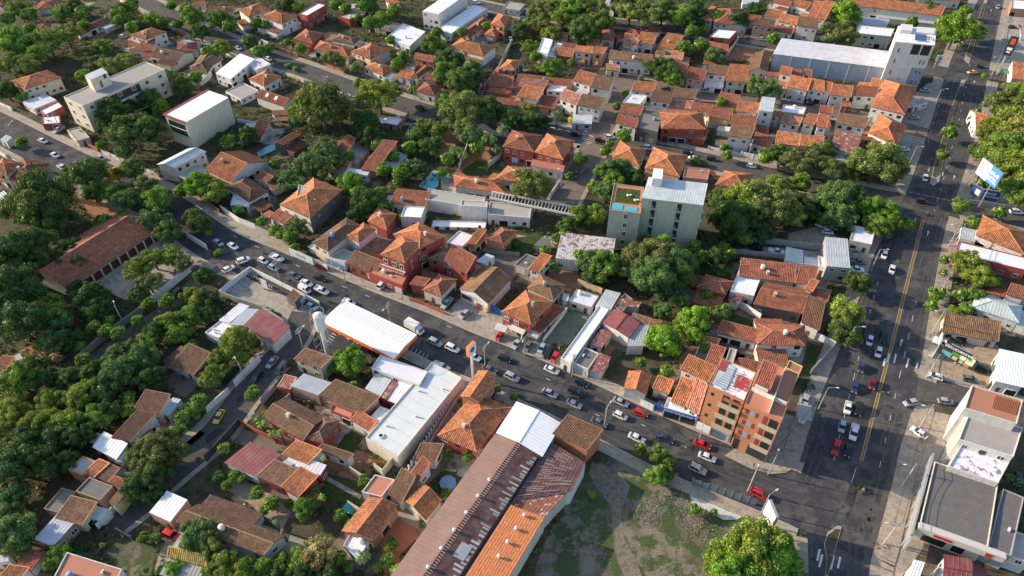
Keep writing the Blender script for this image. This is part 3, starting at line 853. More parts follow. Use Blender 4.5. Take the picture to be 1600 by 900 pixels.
T 4 4
f 1010 42 1400 172 1512 10 8 V w | peeling white flat roof below the old corner building | bare nowin
f 790 482 1320 672 1400 170 6.5 y c | dark warehouse | bare nowin
f 1325 668 1500 747 1602 285 6 y g
f 880 905 950 935 1000 850 4 c w
s 690 900 780 925 850 800 5 v w | small white and red kiosk building at the bottom edge
g 960 950 1190 990 1200 870 4 m w
f 1500 745 1650 800 1680 600 5 c c
T 0 4
f 530 67 650 112 765 5 4 c o
s 650 95 735 130 862 20 4.2 o w
s 745 125 840 170 942 60 4 b w
s 848 170 965 228 1022 175 4 r w
f 590 237 780 307 882 195 4.4 y b | grey iron roofed shack
f 340 372 450 405 590 240 3.4 y b
s 430 452 640 507 762 325 3.6 b y | old brown tiled house with yellow end wall
f 265 607 415 667 596 470 3.6 z b | leaning shack with silver roof
f 690 440 780 465 856 380 3 z w
f 850 320 900 365 980 265 4 b y
s 0 902 160 925 236 835 3.4 o w
f -40 800 70 780 0 740 3.4 z w
f 420 905 860 1045 952 845 5 p w | white house with broad terracotta flat roof | nowin
f 1165 402 1330 477 1466 305 4 w p | pink walled house with pale metal roof
s 1305 752 1610 830 1620 745 3 Y w | low roof of mossy yellow tiles
T 0
g 275 816 412 868 427 849 3.6 b w | long brown tiled bungalow beside the garden
T 1 4
s 405 122 590 202 742 72 4.2 b m
s 592 204 732 282 887 120 4.2 o m
s 590 20 640 -10 720 10 4 z w
f 620 10 900 115 918 85 4 w m
f 1225 242 1380 282 1482 145 4.6 p w | small house with flat orange roof | bare
g 1305 622 1512 347 1390 290 4.6 o o | long orange gabled house by the red patio
f 1080 660 1200 770 1282 612 3.2 v w
s 1430 262 1540 330 1650 120 4.2 b w
T 2 4
f -60 140 -30 160 415 -560 1.6 p w | pink walled roof walk beside the white hall | nowin bare
g 125 467 252 312 155 205 3.8 o c | small orange gabled house by the round pool
s 0 112 60 172 165 20 4 r w
'''
def parse_buildings():
    ox = oy = 0; sc = 1.0; last = None; out = []
    for ln in BDATA.strip().splitlines():
        ln = ln.strip()
        if not ln: continue
        if ln[0] == 'T':
            p = ln.split()
            if len(p) == 2: ox = oy = 0; sc = 1.0
            else: ox, oy, sc = int(p[1]) * 320, int(p[2]) * 180, 0.2
            continue
        seg = [q.strip() for q in ln.split('|')]; p = seg[0].split()
        c = [float(q) for q in p[1:7]]
        c = [c[i] * sc + (ox if i % 2 == 0 else oy) for i in range(6)]
        out.append((p[0], c, float(p[7]), p[8], p[9], seg[1] if len(seg) > 1 else None, seg[2] if len(seg) > 2 else ''))
    return out
HOUSE = {}
for t_, c_, h_, rc_, wc_, lab_, opt_ in parse_buildings():
    extra = lab_ and lab_.startswith('+')
    n0 = len(BLD)
    dp_ = [q for q in opt_.split() if q[0] == 'd' and ',' in q]; dp_ = tuple(map(float, dp_[0][1:].split(','))) if dp_ else None
    res = building(t_, *c_, h_, rc_, wc_, None if extra else lab_, opt_, dp_)
    if extra:                      # a raised part of the building before it
        rt = res[0]; PEND[:] = [q for q in PEND if q[0] is not rt]
        nm = lab_[1:].strip().replace(' ', '_')
        base = LASTROOT
        for ch in list(rt.children):
            mw = Matrix.Translation(rt.location) @ Matrix.Rotation(rt.rotation_euler.z, 4, 'Z') @ Matrix.LocRotScale(ch.location, ch.rotation_euler, ch.scale)
            bi = (Matrix.Translation(base.location) @ Matrix.Rotation(base.rotation_euler.z, 4, 'Z')).inverted()
            ch.parent = base; l, r, s_ = (bi @ mw).decompose(); ch.location = l; ch.rotation_euler = r.to_euler(); ch.scale = s_
            if ch.name.startswith('wall'): ch.name = nm + '_wall'
            if ch.name.startswith('roof'): ch.name = nm + '_roof'
        HOUSE[nm] = (base,) + res[1:] + (rt.location.copy(), rt.rotation_euler.z)
        bpy.data.objects.remove(rt)
    else:
        LASTROOT = res[0]
        if lab_:
            HOUSE[lab_] = res + (res[0].location.copy(), res[0].rotation_euler.z)
            cx, cy = (c_[0] + c_[4]) / 2, (c_[1] + c_[5]) / 2
            if len(lab_.split()) <= 7: LM.append((lab_, cx, cy))
# ---------------------------------------------------------------- ground, streets, pavements, yards
def ground_mat(name, cols, scale=0.08, bump=0.3, fine=2.0, thr=(0.42, 0.58), fineamt=0.3):
    m = bpy.data.materials.new(name); m.use_nodes = True; N = m.node_tree.nodes; L = m.node_tree.links
    b = N['Principled BSDF']; b.inputs['Roughness'].default_value = 0.95; b.inputs['Specular IOR Level'].default_value = 0.15
    g = N.new('ShaderNodeNewGeometry')
    def nz(s, d=6, r=0.7):
        t = N.new('ShaderNodeTexNoise'); t.inputs['Scale'].default_value = s; t.inputs['Detail'].default_value = d; t.inputs['Roughness'].default_value = r
        L.new(g.outputs['Position'], t.inputs['Vector']); return t.outputs['Fac']
    c = None; rgb = N.new('ShaderNodeRGB'); rgb.outputs[0].default_value = (*cols[0], 1); c = rgb.outputs[0]
    for i, cc in enumerate(cols[1:]):
        r = N.new('ShaderNodeMapRange'); r.inputs[1].default_value = thr[0]; r.inputs[2].default_value = thr[1]
        L.new(nz(scale * (1 + 1.9 * i)), r.inputs[0])
        x = N.new('ShaderNodeMix'); x.data_type = 'RGBA'; L.new(r.outputs[0], x.inputs[0]); L.new(c, x.inputs[6]); x.inputs[7].default_value = (*cc, 1); c = x.outputs[2]
    r = N.new('ShaderNodeMapRange'); r.inputs[1].default_value = .3; r.inputs[2].default_value = .7; r.inputs[3].default_value = 1 - fineamt; r.inputs[4].default_value = 1 + fineamt
    L.new(nz(fine, 8, .75), r.inputs[0]); vm = N.new('ShaderNodeVectorMath'); vm.operation = 'SCALE'; L.new(c, vm.inputs[0]); L.new(r.outputs[0], vm.inputs['Scale'])
    L.new(vm.outputs[0], b.inputs['Base Color'])
    if bump:
        bp = N.new('ShaderNodeBump'); bp.inputs['Strength'].default_value = bump; bp.inputs['Distance'].default_value = .15; L.new(nz(fine * 1.5, 5), bp.inputs['Height']); L.new(bp.outputs[0], b.inputs['Normal'])
    return m
G_EARTH = ground_mat('yard_earth', [(0.085, 0.062, 0.04), (0.04, 0.052, 0.02), (0.10, 0.09, 0.06)], 0.09)
G_ASPH = ground_mat('asphalt', [(0.068, 0.068, 0.073), (0.105, 0.10, 0.096), (0.052, 0.052, 0.057)], 0.07, 0.15, 4, (0.46, 0.56), .2)
G_ASPH2 = ground_mat('worn_asphalt', [(0.10, 0.095, 0.09), (0.14, 0.125, 0.105), (0.07, 0.068, 0.068)], 0.16, 0.15, 3, (0.35, 0.65), .2)
G_PAVE = ground_mat('pavement', [(0.32, 0.27, 0.215), (0.26, 0.22, 0.185), (0.38, 0.33, 0.27)], 0.25, 0.2, 3, fineamt=.2)
G_CONC = ground_mat('yard_concrete', [(0.33, 0.30, 0.26), (0.24, 0.22, 0.195), (0.40, 0.36, 0.31)], 0.2, 0.1, 2, fineamt=.2)
G_GRASS = ground_mat('lawn', [(0.055, 0.085, 0.022), (0.075, 0.10, 0.03), (0.04, 0.06, 0.018)], 0.3, 0.6, 5, fineamt=.35)
G_LOT = ground_mat('rough_grass', [(0.15, 0.13, 0.095), (0.23, 0.195, 0.15), (0.075, 0.10, 0.038)], 0.07, 0.9, 2.6, (0.45, 0.53), fineamt=.5)
G_DIRT = ground_mat('bare_dirt', [(0.34, 0.25, 0.175), (0.27, 0.19, 0.125), (0.40, 0.32, 0.24)], 0.3, 0.4, 3)
G_PATH = ground_mat('trodden_path', [(0.20, 0.165, 0.125), (0.11, 0.10, 0.055), (0.23, 0.195, 0.15)], 0.35, 0.5, 3, (0.4, 0.6), fineamt=.5)
G_RED = ground_mat('red_earth', [(0.30, 0.135, 0.07), (0.24, 0.11, 0.06), (0.34, 0.19, 0.11)], 0.3, 0.4, 3)
G_COBB = ground_mat('cobbles', [(0.22, 0.17, 0.14), (0.17, 0.14, 0.12)], 0.3, 1.0, 4, fineamt=.45)
G_GREEN = ground_mat('green_court', [(0.13, 0.17, 0.115), (0.17, 0.19, 0.14)], 0.3, 0.1, 2)
G_WHITE = ground_mat('white_slab', [(0.6, 0.6, 0.58), (0.5, 0.48, 0.45)], 0.3, 0.1, 2)
G_DARK = ground_mat('dark_earth', [(0.06, 0.055, 0.03), (0.04, 0.05, 0.02), (0.09, 0.065, 0.04)], 0.3, 0.6, 3)
G_DARK2 = ground_mat('packed_earth', [(0.13, 0.11, 0.09), (0.09, 0.075, 0.06), (0.17, 0.14, 0.11)], 0.3, 0.4, 3)
G_PINK = ground_mat('red_patio', [(0.45, 0.17, 0.10), (0.38, 0.14, 0.085)], 0.4, 0.1, 3, fineamt=.12)
G_WATER = mat('pool_water', (0.08, 0.42, 0.50), rough=0.06, spec=0.5)
G_LINE = mat('road_paint_white', (0.62, 0.62, 0.60), noise=0.25, nscale=2.5)
G_YEL = mat('road_paint_yellow', (0.46, 0.30, 0.11), noise=0.25, nscale=2.5)
m = MB(); m.quad([(-1500, -300, 0), (1500, -300, 0), (1500, 2500, 0), (-1500, 2500, 0)])
setting('ground', m.mesh('ground', G_EARTH))
def poly(name, pts, z, mtl, kind='structure'):
    q = [P(a, b, z) for a, b in pts]; mb = MB(); mb.quad(q)
    me = mb.mesh(name, mtl); me.polygons[0].flip() if me.polygons[0].normal.z < 0 else None
    return setting(name, me, kind)
# streets: centre line in the photograph, width in metres
def smooth(pts, n=5):
    out = []
    for i in range(len(pts) - 1):
        p0 = pts[max(0, i - 1)]; p1 = pts[i]; p2 = pts[i + 1]; p3 = pts[min(len(pts) - 1, i + 2)]
        for k in range(n):
            t = k / n
            out.append(tuple(.5 * ((2 * b) + (-a + c) * t + (2 * a - 5 * b + 4 * c - d) * t * t + (-a + 3 * b - 3 * c + d) * t ** 3) for a, b, c, d in zip(p0, p1, p2, p3)))
    out.append(pts[-1]); return out
ROADS = [
 ('main_street', [(-60, 172), (-10, 195), (50, 226), (110, 256), (180, 286), (250, 320), (300, 355), (345, 385), (400, 408), (470, 440), (560, 480), (650, 516), (720, 548), (800, 580), (880, 616), (960, 655), (1040, 694), (1120, 728), (1200, 760), (1290, 800)], 15.0, G_ASPH, 3.2, 3.2),
 ('upper_street', [(180, -20), (250, 15), (300, 42), (345, 62), (400, 85), (470, 108), (540, 134), (620, 160), (690, 180), (780, 194), (870, 207), (960, 225), (1050, 240), (1150, 262), (1260, 288), (1340, 302), (1410, 315), (1480, 320), (1560, 335), (1660, 352)], 11.0, G_ASPH2, 3, 3),
 ('cobbled_street', [(985, 112), (962, 150), (945, 188), (930, 225), (915, 255), (895, 290), (880, 318)], 10.0, G_COBB, 1.4, 1.4),
 ('townhouse_street', [(955, 122), (1040, 138), (1120, 151), (1200, 161), (1280, 174), (1360, 187), (1450, 210)], 9.0, G_COBB, 1.4, 1.4),
 ('top_street', [(660, -12), (760, 10), (830, 24), (900, 31), (980, 38), (1060, 47), (1160, 63), (1240, 76)], 10.0, G_ASPH2, 2, 2),
 ('side_lane', [(478, 488), (452, 540), (412, 582), (375, 628), (335, 680), (262, 742), (222, 780), (172, 818)], 8.5, G_ASPH2, 1.2, 2.2),
 ('quiet_lane', [(350, 415), (300, 445), (262, 480), (222, 508), (176, 540), (132, 575), (60, 640)], 4.6, G_DARK2, 0.1, 0.1),
 ('crossing_street', [(1400, 604), (1450, 607), (1500, 622), (1560, 640), (1660, 662)], 9.5, G_ASPH2, 2, 0.1),
 ('cross_street_top', [(1425, 108), (1480, 112), (1560, 118), (1660, 132)], 10.5, G_ASPH2, 0.1, 0.1),
]
AVL = [(1545, -60), (1528, 0), (1500, 60), (1477, 118), (1459, 176), (1440, 236), (1418, 296), (1393, 345), (1366, 398), (1348, 450), (1330, 500), (1306, 560), (1286, 610), (1268, 660), (1252, 712), (1244, 745), (1258, 800), (1262, 860), (1264, 960)]
AVR = [(1580, -60), (1569, 0), (1558, 50), (1545, 110), (1534, 170), (1521, 225), (1500, 290), (1478, 355), (1463, 430), (1452, 490), (1443, 545), (1434, 590), (1428, 640), (1408, 694), (1394, 755), (1370, 845), (1360, 880), (1352, 960)]
ROADPTS = []
for nm, ctr, wd, mt, s0, s1 in ROADS: ROADPTS.append((nm, [P(*p) for p in smooth(ctr, 4)], wd))
ROADPTS.append(('avenue', [(P(*a) + P(*b)) / 2 for a, b in zip(smooth(AVL, 3)[:52], smooth(AVR, 3)[:52])], 19.0))
def in_road(p, skip=None, pad=0.0):
    for nm, pts, wd in ROADPTS:
        if nm == skip: continue
        for a, b in zip(pts[:-1], pts[1:]):
            ab = b - a; t = max(0, min(1, (p - a).dot(ab) / max(ab.length_squared, 1e-6)))
            if (a + ab * t - p).length < wd / 2 + pad: return True
    return False
def resample(pts, step):
    out = [pts[0]]; 
    for a, b in zip(pts[:-1], pts[1:]):
        n = max(1, int((b - a).length / step))
        for k in range(1, n + 1): out.append(a + (b - a) * (k / n))
    return out
for idx, (nm, ctr, wd, mt, s0, s1) in enumerate(ROADS):
    pts = resample([P(*p) for p in smooth(ctr, 5)], 2.0); z = 0.03 + 0.004 * idx; mb = MB(); walks = [MB(), MB()]
    side = []
    for i, p in enumerate(pts):
        d = (pts[min(i + 1, len(pts) - 1)] - pts[max(i - 1, 0)]).normalized(); side.append(Vector((-d.y, d.x, 0)))
    for i in range(len(pts) - 1):
        a, b, na, nb = pts[i], pts[i + 1], side[i], side[i + 1]; up = Vector((0, 0, z))
        mb.quad([a - na * wd / 2 + up, b - nb * wd / 2 + up, b + nb * wd / 2 + up, a + na * wd / 2 + up])
        for sgn, sw, wk in ((1, s0, walks[0]), (-1, s1, walks[1])):
            if sw < .5: continue
            i0, i1 = a + na * sgn * wd / 2, b + nb * sgn * wd / 2; o0, o1 = i0 + na * sgn * sw, i1 + nb * sgn * sw
            if in_road((i0 + i1) / 2 + na * sgn * .3, nm) or in_road((o0 + o1) / 2, nm): continue
            T_ = Vector((0, 0, .15)); q = [i0 + T_, i1 + T_, o1 + T_, o0 + T_]
            if sgn > 0: q = q; 
            else: q = q[::-1]
            wk.quad(q); B_ = Vector((0, 0, .15))
            wk.quad([i0, i1, i1 + T_, i0 + T_]); wk.quad([o0, o1, o1 + T_, o0 + T_])
            kb0, kb1 = i0 + na * sgn * .18, i1 + nb * sgn * .18
            wk.quad([p_ + Vector((0, 0, .155)) for p_ in ((i0, i1, kb1, kb0) if sgn > 0 else (kb0, kb1, i1, i0))], mi=1)
    setting(nm, mb.mesh(nm, mt))
    for k, wk in enumerate(walks):
        if wk.v: setting('pavement', wk.mesh('pavement', [G_PAVE, MATS['concrete_pole']]))
# avenue
mb = MB(); l = [P(*p, .075) for p in smooth(AVL, 3)]; r = [P(*p, .075) for p in smooth(AVR, 3)]
n = max(len(l), len(r))
def at_t(pts, t):
    x = t * (len(pts) - 1); i = min(int(x), len(pts) - 2); return pts[i] + (pts[i + 1] - pts[i]) * (x - i)
def by_y(pts, Y):
    for a, b in zip(pts[:-1], pts[1:]):
        if (a.y - Y) * (b.y - Y) <= 0 and abs(a.y - b.y) > 1e-6:
            t = (Y - a.y) / (b.y - a.y); return a + (b - a) * t
    return pts[0] if abs(pts[0].y - Y) < abs(pts[-1].y - Y) else pts[-1]
y0, y1 = max(l[0].y, r[0].y), min(l[-1].y, r[-1].y)
ys = [y0 + (y1 - y0) * k / 80 for k in range(81)]
for a, b in zip(ys[:-1], ys[1:]):
    q = [by_y(l, a), by_y(r, a), by_y(r, b), by_y(l, b)]; mb.quad(q[::-1])
setting('avenue', mb.mesh('avenue', G_ASPH))
def walk_strip(edge, width, sgn, f0=0, f1=999):
    wk = MB(); pts = resample([P(*p) for p in smooth(edge, 4)], 2.0)
    for i in range(len(pts) - 1):
        a, b = pts[i], pts[i + 1]; d = (b - a).normalized(); nn = Vector((-d.y, d.x, 0)) * sgn
        o0, o1 = a + nn * width, b + nn * width
        if in_road(a + nn * .6, 'avenue') or in_road(o0, 'avenue'): continue
        T_ = Vector((0, 0, .19)); q = [a + T_, b + T_, o1 + T_, o0 + T_]; wk.quad(q if sgn > 0 else q[::-1])
        wk.quad([a, b, b + T_, a + T_]); wk.quad([o0, o1, o1 + T_, o0 + T_])
    setting('pavement', wk.mesh('pavement', G_PAVE))
walk_strip(AVL, 4.2, -1); walk_strip(AVR, 4.6, 1)
# repaired patches, covers and worn wheel tracks
rk = random.Random(12); M_PATCH = ground_mat('asphalt_repair', [(0.042, 0.042, 0.045), (0.055, 0.054, 0.054)], 0.5, 0.1, 5, fineamt=.15); M_TRACK = ground_mat('worn_wheel_track', [(0.088, 0.086, 0.085), (0.105, 0.10, 0.097), (0.072, 0.072, 0.074)], 0.2, 0.1, 5, (0.4, 0.6), .25)
M_IRON = mat('cast_iron', (0.05, 0.045, 0.04), rough=.6)
for (nm, pts_, wd), zz, npch in ((ROADPTS[0], .064, 26), (ROADPTS[1], .068, 14), (ROADPTS[-1], .0805, 34), (ROADPTS[5], .072, 10)):
    rs_ = resample(pts_, 1.5)
    offs_ = {'main_street': (-5.6, -4.0, -1.9, -.4, 1.8, 3.4), 'avenue': (-7.6, -6.1, -4.2, -2.7, 2.6, 4.1, 6.0, 7.4)}.get(nm, ())
    mb = MB()
    for of in offs_:
        for i_ in range(1, len(rs_) - 1):
            if math.sin(i_ * .17 + of * 3) < -.55: continue
            d = (rs_[i_ + 1] - rs_[i_]).normalized(); nn = Vector((-d.y, d.x, 0)); a, b = rs_[i_] + nn * of, rs_[i_ + 1] + nn * of; u = Vector((0, 0, zz - .0012)); w_ = .24
            if in_road(a, nm): continue
            mb.quad([a - nn * w_ + u, b - nn * w_ + u, b + nn * w_ + u, a + nn * w_ + u])
    if mb.v: setting('wheel_track', mb.mesh('wheel_track', M_TRACK))
    for _ in range(npch):
        k = rk.randrange(2, len(rs_) - 3); d = (rs_[k + 1] - rs_[k]).normalized(); nn = Vector((-d.y, d.x, 0)); c_ = rs_[k] + nn * rk.uniform(-.4, .4) * wd; a_, b_ = rk.uniform(.5, 3.5), rk.uniform(.4, 1.1); u = Vector((0, 0, zz)); jg = lambda: rk.uniform(.75, 1.2)
        if rk.random() < .3:
            mb = MB(); mb.tube(c_ + u, c_ + u + Vector((0, 0, .004)), .38, .38, 12); setting('manhole_cover', mb.mesh('manhole_cover', M_IRON)); continue
        mb = MB(); mb.quad([c_ - d * a_ * jg() - nn * b_ * jg() + u, c_ + d * a_ * jg() - nn * b_ * jg() + u, c_ + d * a_ * jg() + nn * b_ * jg() + u, c_ - d * a_ * jg() + nn * b_ * jg() + u]); setting('road_patch', mb.mesh('road_patch', M_PATCH))
# dust gathered along the kerbs of the avenue
for edge, sg in ((AVL, 1), (AVR, -1)):
    mb = MB(); pts_ = resample([P(*p, .079) for p in smooth(edge, 4)], 2.0); rk = random.Random(2)
    for a, b in zip(pts_[:-1], pts_[1:]):
        d = (b - a).normalized(); nn = Vector((-d.y, d.x, 0)) * sg; 
        if in_road(a + nn * -3, 'avenue'): continue
        mb.quad([a, b, b + nn * 1.3, a + nn * 1.3] if sg > 0 else [a + nn * 1.3, b + nn * 1.3, b, a])
    setting('road_edge_dust', mb.mesh('road_edge_dust', G_ASPH2))
# yards and lots
Z = [0.006]
def yard(name, pts, mtl):
    Z[0] = 0.006 + (Z[0] - 0.006 + 0.0004) % 0.02
    return poly(name, pts, Z[0], mtl)
YARDS = [
 ('grass_lot', [(905, 745), (960, 715), (1060, 752), (1120, 775), (1190, 800), (1245, 840), (1255, 960), (810, 960), (850, 850), (880, 790)], G_LOT),
 ('pavement', [(1130, 706), (1200, 640), (1240, 650), (1250, 712), (1240, 738), (1210, 742), (1180, 735)], G_PAVE),
 ('parking_yard', [(688, 500), (718, 466), (760, 478), (788, 494), (778, 540), (752, 540)], G_CONC),
 ('parking_yard', [(745, 540), (790, 508), (850, 530), (880, 560), (860, 575), (800, 560)], G_CONC),
 ('concrete_yard', [(345, 462), (393, 420), (420, 432), (505, 478), (480, 520), (452, 512), (440, 490)], G_CONC),
 ('forecourt', [(495, 540), (512, 500), (545, 476), (640, 512), (770, 572), (740, 612), (660, 590), (600, 565), (570, 560), (520, 580)], G_ASPH),
 ('school_yard', [(140, 430), (240, 366), (300, 380), (330, 395), (300, 420), (240, 460), (190, 470)], G_CONC),
 ('green_court', [(845, 535), (886, 482), (922, 494), (886, 542)], G_GREEN),
 ('red_yard', [(850, 440), (868, 415), (910, 430), (915, 450), (885, 455), (860, 450)], G_RED),
 ('brown_yard', [(768, 412), (778, 396), (815, 402), (806, 430), (778, 480), (762, 476)], G_COBB),
 ('lawn', [(780, 395), (790, 372), (845, 368), (840, 395), (812, 400)], G_GRASS),
 ('lawn', [(500, 765), (515, 740), (570, 755), (560, 795), (510, 780)], G_GRASS),
 ('garden_path', [(505, 748), (512, 744), (566, 774), (562, 780)], G_PAVE),
 ('lawn', [(525, 700), (545, 670), (568, 682), (555, 706)], G_GRASS),
 ('concrete_yard', [(545, 676), (556, 664), (545, 660), (520, 684), (522, 692)], G_CONC),
 ('sandy_garden', [(345, 760), (380, 780), (440, 830), (455, 800), (420, 770), (370, 745)], G_DIRT),
 ('red_patio', [(595, 850), (620, 808), (660, 830), (625, 868), (628, 900), (600, 900)], G_PINK),
 ('lawn', [(665, 760), (690, 735), (715, 738), (690, 780), (675, 770)], G_GRASS),
 ('lawn', [(150, 860), (180, 840), (245, 850), (235, 900), (200, 900)], G_LOT),
 ('red_earth_yard', [(700, 285), (740, 225), (770, 230), (765, 260), (740, 285)], G_RED),
 ('lawn', [(720, 268), (745, 250), (765, 255), (755, 275), (730, 275)], G_GRASS),
 ('red_earth_yard', [(670, 225), (700, 200), (720, 215), (700, 245), (680, 250)], G_RED),
 ('lawn', [(600, 200), (640, 195), (630, 218), (603, 216)], G_GRASS),
 ('red_earth_yard', [(1225, 400), (1232, 365), (1290, 350), (1310, 372), (1290, 388), (1240, 384)], G_DIRT),
 ('concrete_yard', [(1140, 392), (1180, 385), (1310, 395), (1360, 395), (1352, 420), (1310, 410), (1240, 404)], G_CONC),
 ('red_earth_yard', [(1132, 94), (1150, 72), (1185, 76), (1172, 96)], G_RED),
 ('lawn', [(1255, 582), (1262, 535), (1300, 545), (1285, 582)], G_GRASS),
 ('lawn', [(1130, 502), (1145, 490), (1175, 500), (1168, 508)], G_GRASS),
 ('parking_yard', [(1245, 655), (1250, 615), (1285, 610), (1262, 680), (1240, 680)], G_CONC),
 ('parking_yard', [(1412, 160), (1450, 130), (1472, 130), (1452, 185), (1425, 250), (1400, 275)], G_CONC),
 ('parking_yard', [(1545, 80), (1570, 0), (1600, 0), (1640, 100), (1555, 110)], G_CONC),
 ('corner_yard', [(1424, 642), (1450, 640), (1490, 650), (1485, 700), (1460, 800), (1440, 860), (1410, 900), (1370, 960), (1358, 900), (1392, 760), (1406, 700)], G_PAVE),
 ('workshop_yard', [(1455, 560), (1470, 520), (1560, 540), (1555, 600), (1500, 618), (1440, 600)], G_DIRT),
 ('sandy_verge', [(640, 488), (692, 505), (755, 540), (880, 575), (960, 618), (940, 600), (860, 560), (770, 525), (700, 498)], G_DIRT),
 ('sandy_verge', [(330, 330), (400, 352), (470, 395), (510, 415), (600, 450), (600, 462), (500, 430), (400, 380), (330, 350)], G_PAVE),
 ('driveway', [(410, 690), (440, 672), (500, 700), (440, 705)], G_COBB),
 ('driveway', [(360, 690), (375, 668), (440, 692), (430, 712), (395, 700)], G_COBB),
 ('red_earth_yard', [(100, 292), (118, 288), (200, 336), (170, 352), (145, 345)], G_RED),
 ('dark_garden', [(0, 520), (90, 560), (120, 540), (200, 470), (130, 440), (60, 400), (0, 380)], G_DARK),
 ('dark_garden', [(0, 640), (130, 590), (260, 560), (240, 620), (180, 680), (140, 720), (60, 820), (0, 830)], G_DARK),
 ('red_earth_yard', [(1060, 560), (1100, 520), (1110, 540), (1090, 590), (1065, 590)], G_RED),
 ('lawn', [(1075, 590), (1100, 565), (1110, 575), (1100, 600)], G_DARK),
 ('concrete_yard', [(500, 430), (560, 452), (600, 470), (630, 478), (600, 462), (520, 425)], G_PAVE),
 ('grass_verge', [(800, 610), (815, 606), (880, 640), (900, 665), (880, 660)], G_CONC),
]
for nm, pts, mt in YARDS: yard(nm, pts, mt)
poly('dirt_path', [(935, 722), (965, 735), (985, 760), (970, 800), (975, 840), (992, 870), (1005, 905), (978, 905), (966, 880), (960, 840), (955, 800), (957, 770), (935, 740)], .031, G_PATH)
poly('white_slab', [(1078, 768), (1090, 772), (1105, 782), (1118, 788), (1135, 798), (1162, 806), (1150, 812), (1130, 812), (1110, 800), (1095, 793), (1080, 786)], .035, G_WHITE)
poly('bare_patch', [(925, 722), (950, 730), (962, 760), (955, 790), (938, 770), (920, 740)], .0325, G_PATH)
# pavement corner of the crossing (raised)
mb = MB(); cor = [P(a, b) for a, b in [(1245, 655), (1262, 660), (1254, 705), (1247, 728), (1228, 739), (1205, 741), (1172, 732), (1132, 712), (1150, 700), (1200, 715), (1236, 700)]]
mb.prism([(p.x, p.y) for p in cor][::-1], 0, .17); setting('pavement', mb.mesh('pavement', G_PAVE))
mb = MB(); cor = [P(a, b) for a, b in [(1424, 644), (1450, 643), (1482, 650), (1478, 690), (1460, 740), (1452, 720), (1440, 760), (1395, 752), (1408, 698)]]
mb.prism([(p.x, p.y) for p in cor][::-1], 0, .15); setting('pavement', mb.mesh('pavement', G_PAVE))
# painted markings
ZM = .083
def line_strip(name, pts, wd, mtl, z=ZM, dash=None):
    mb = MB(); q = resample([P(*p, z) for p in pts], 1.0); acc = 0
    for a, b in zip(q[:-1], q[1:]):
        l_ = (b - a).length; acc += l_
        if dash and (acc % (dash[0] + dash[1])) > dash[0]: continue
        d = (b - a).normalized(); nn = Vector((-d.y, d.x, 0)) * wd / 2
        mb.quad([a - nn, b - nn, b + nn, a + nn])
    if mb.v: setting(name, mb.mesh(name, mtl))
yl = smooth([(1442, 345), (1418, 440), (1393, 540), (1369, 630), (1346, 720)], 6)
line_strip('yellow_line', [(a - 2.3, b) for a, b in yl], .17, G_YEL); line_strip('yellow_line', [(a + 2.3, b) for a, b in yl], .17, G_YEL)
line_strip('centre_wear_strip', yl, .75, G_YEL if False else mat('worn_median_strip', (0.16, 0.115, 0.07), noise=.3, nscale=2), ZM - .003)
line_strip('lane_line', [(1372, 440), (1345, 545), (1322, 640), (1300, 730)], .12, G_LINE, dash=(2.2, 5))
line_strip('lane_line', [(1432, 470), (1412, 560), (1394, 640), (1372, 740)], .12, G_LINE, dash=(2.2, 6))
line_strip('lane_line', [(1478, 130), (1462, 180), (1448, 230)], .12, G_LINE, dash=(2, 6))
line_strip('lane_line', [(1522, 60), (1512, 120), (1498, 190), (1480, 260), (1460, 330)], .12, G_LINE, dash=(2.2, 6))
line_strip('lane_line', [(1338, 730), (1330, 755)], .12, G_LINE)
for x0, y0_, x1, y1_ in [(1383, 560, 1380, 572), (1390, 552, 1386, 566), (1400, 553, 1397, 567), (1420, 560, 1416, 574), (1434, 567, 1430, 580), (1276 + 5, 858, 1272 + 5, 876), (1285, 866, 1280, 886), (1303, 868, 1298, 890), (1313, 870, 1309, 888)]:
    line_strip('crosswalk_bar', [(x0, y0_), (x1, y1_)], .45, G_LINE)
for k in range(17): line_strip('stop_dash', [(1420 + k * 3.9, 299.5 + k * .85), (1422 + k * 3.9, 300 + k * .85)], .28, G_LINE)
def arrow(px, py, dx, dy, s=3.2):
    a = P(px, py, ZM); d = (P(px + dx, py + dy, ZM) - a).normalized(); n_ = Vector((-d.y, d.x, 0)); mb = MB()
    mb.quad([a - n_ * .1, a + d * s * .6 - n_ * .1, a + d * s * .6 + n_ * .1, a + n_ * .1]); mb.quad([a + d * s * .6 - n_ * .4, a + d * s, a + d * s * .6 + n_ * .4])
    setting('lane_arrow', mb.mesh('lane_arrow', G_LINE))
for q in [(1472, 275, 3, -12), (1490, 280, 3, -12), (1449, 368, 3, -12), (1407, 540, 3, -12), (1431, 340, -3, 12), (1548, 18, 2, -8), (1523, 125, -2, 8), (1365, 610, 3, -12), (1452, 262, -2, 9)]: arrow(*q)
for i in range(13):                       # hatching by the station corner
    a = (343 + i * 5.2, 452 - i * 3.1) if i < 9 else (384 + (i - 9) * 7, 424 + (i - 9) * 0.5)
    line_strip('hatch_bar', [a, (a[0] + 11, a[1] + 6.5)], .32, G_LINE)
for i in range(9): line_strip('parking_bar', [(508 + i * 2.6, 536 - i * 4), (515 + i * 2.6, 540 - i * 4)], .2, G_LINE, .035)
for i in range(6): line_strip('parking_bar', [(640 + i * 6, 540 + i * 2.5), (634 + i * 6, 550 + i * 2.5)], .15, G_LINE, .035)
line_strip('bay_outline', [(560, 528), (548, 540), (575, 552), (586, 540), (560, 528)], .12, G_LINE, .036)
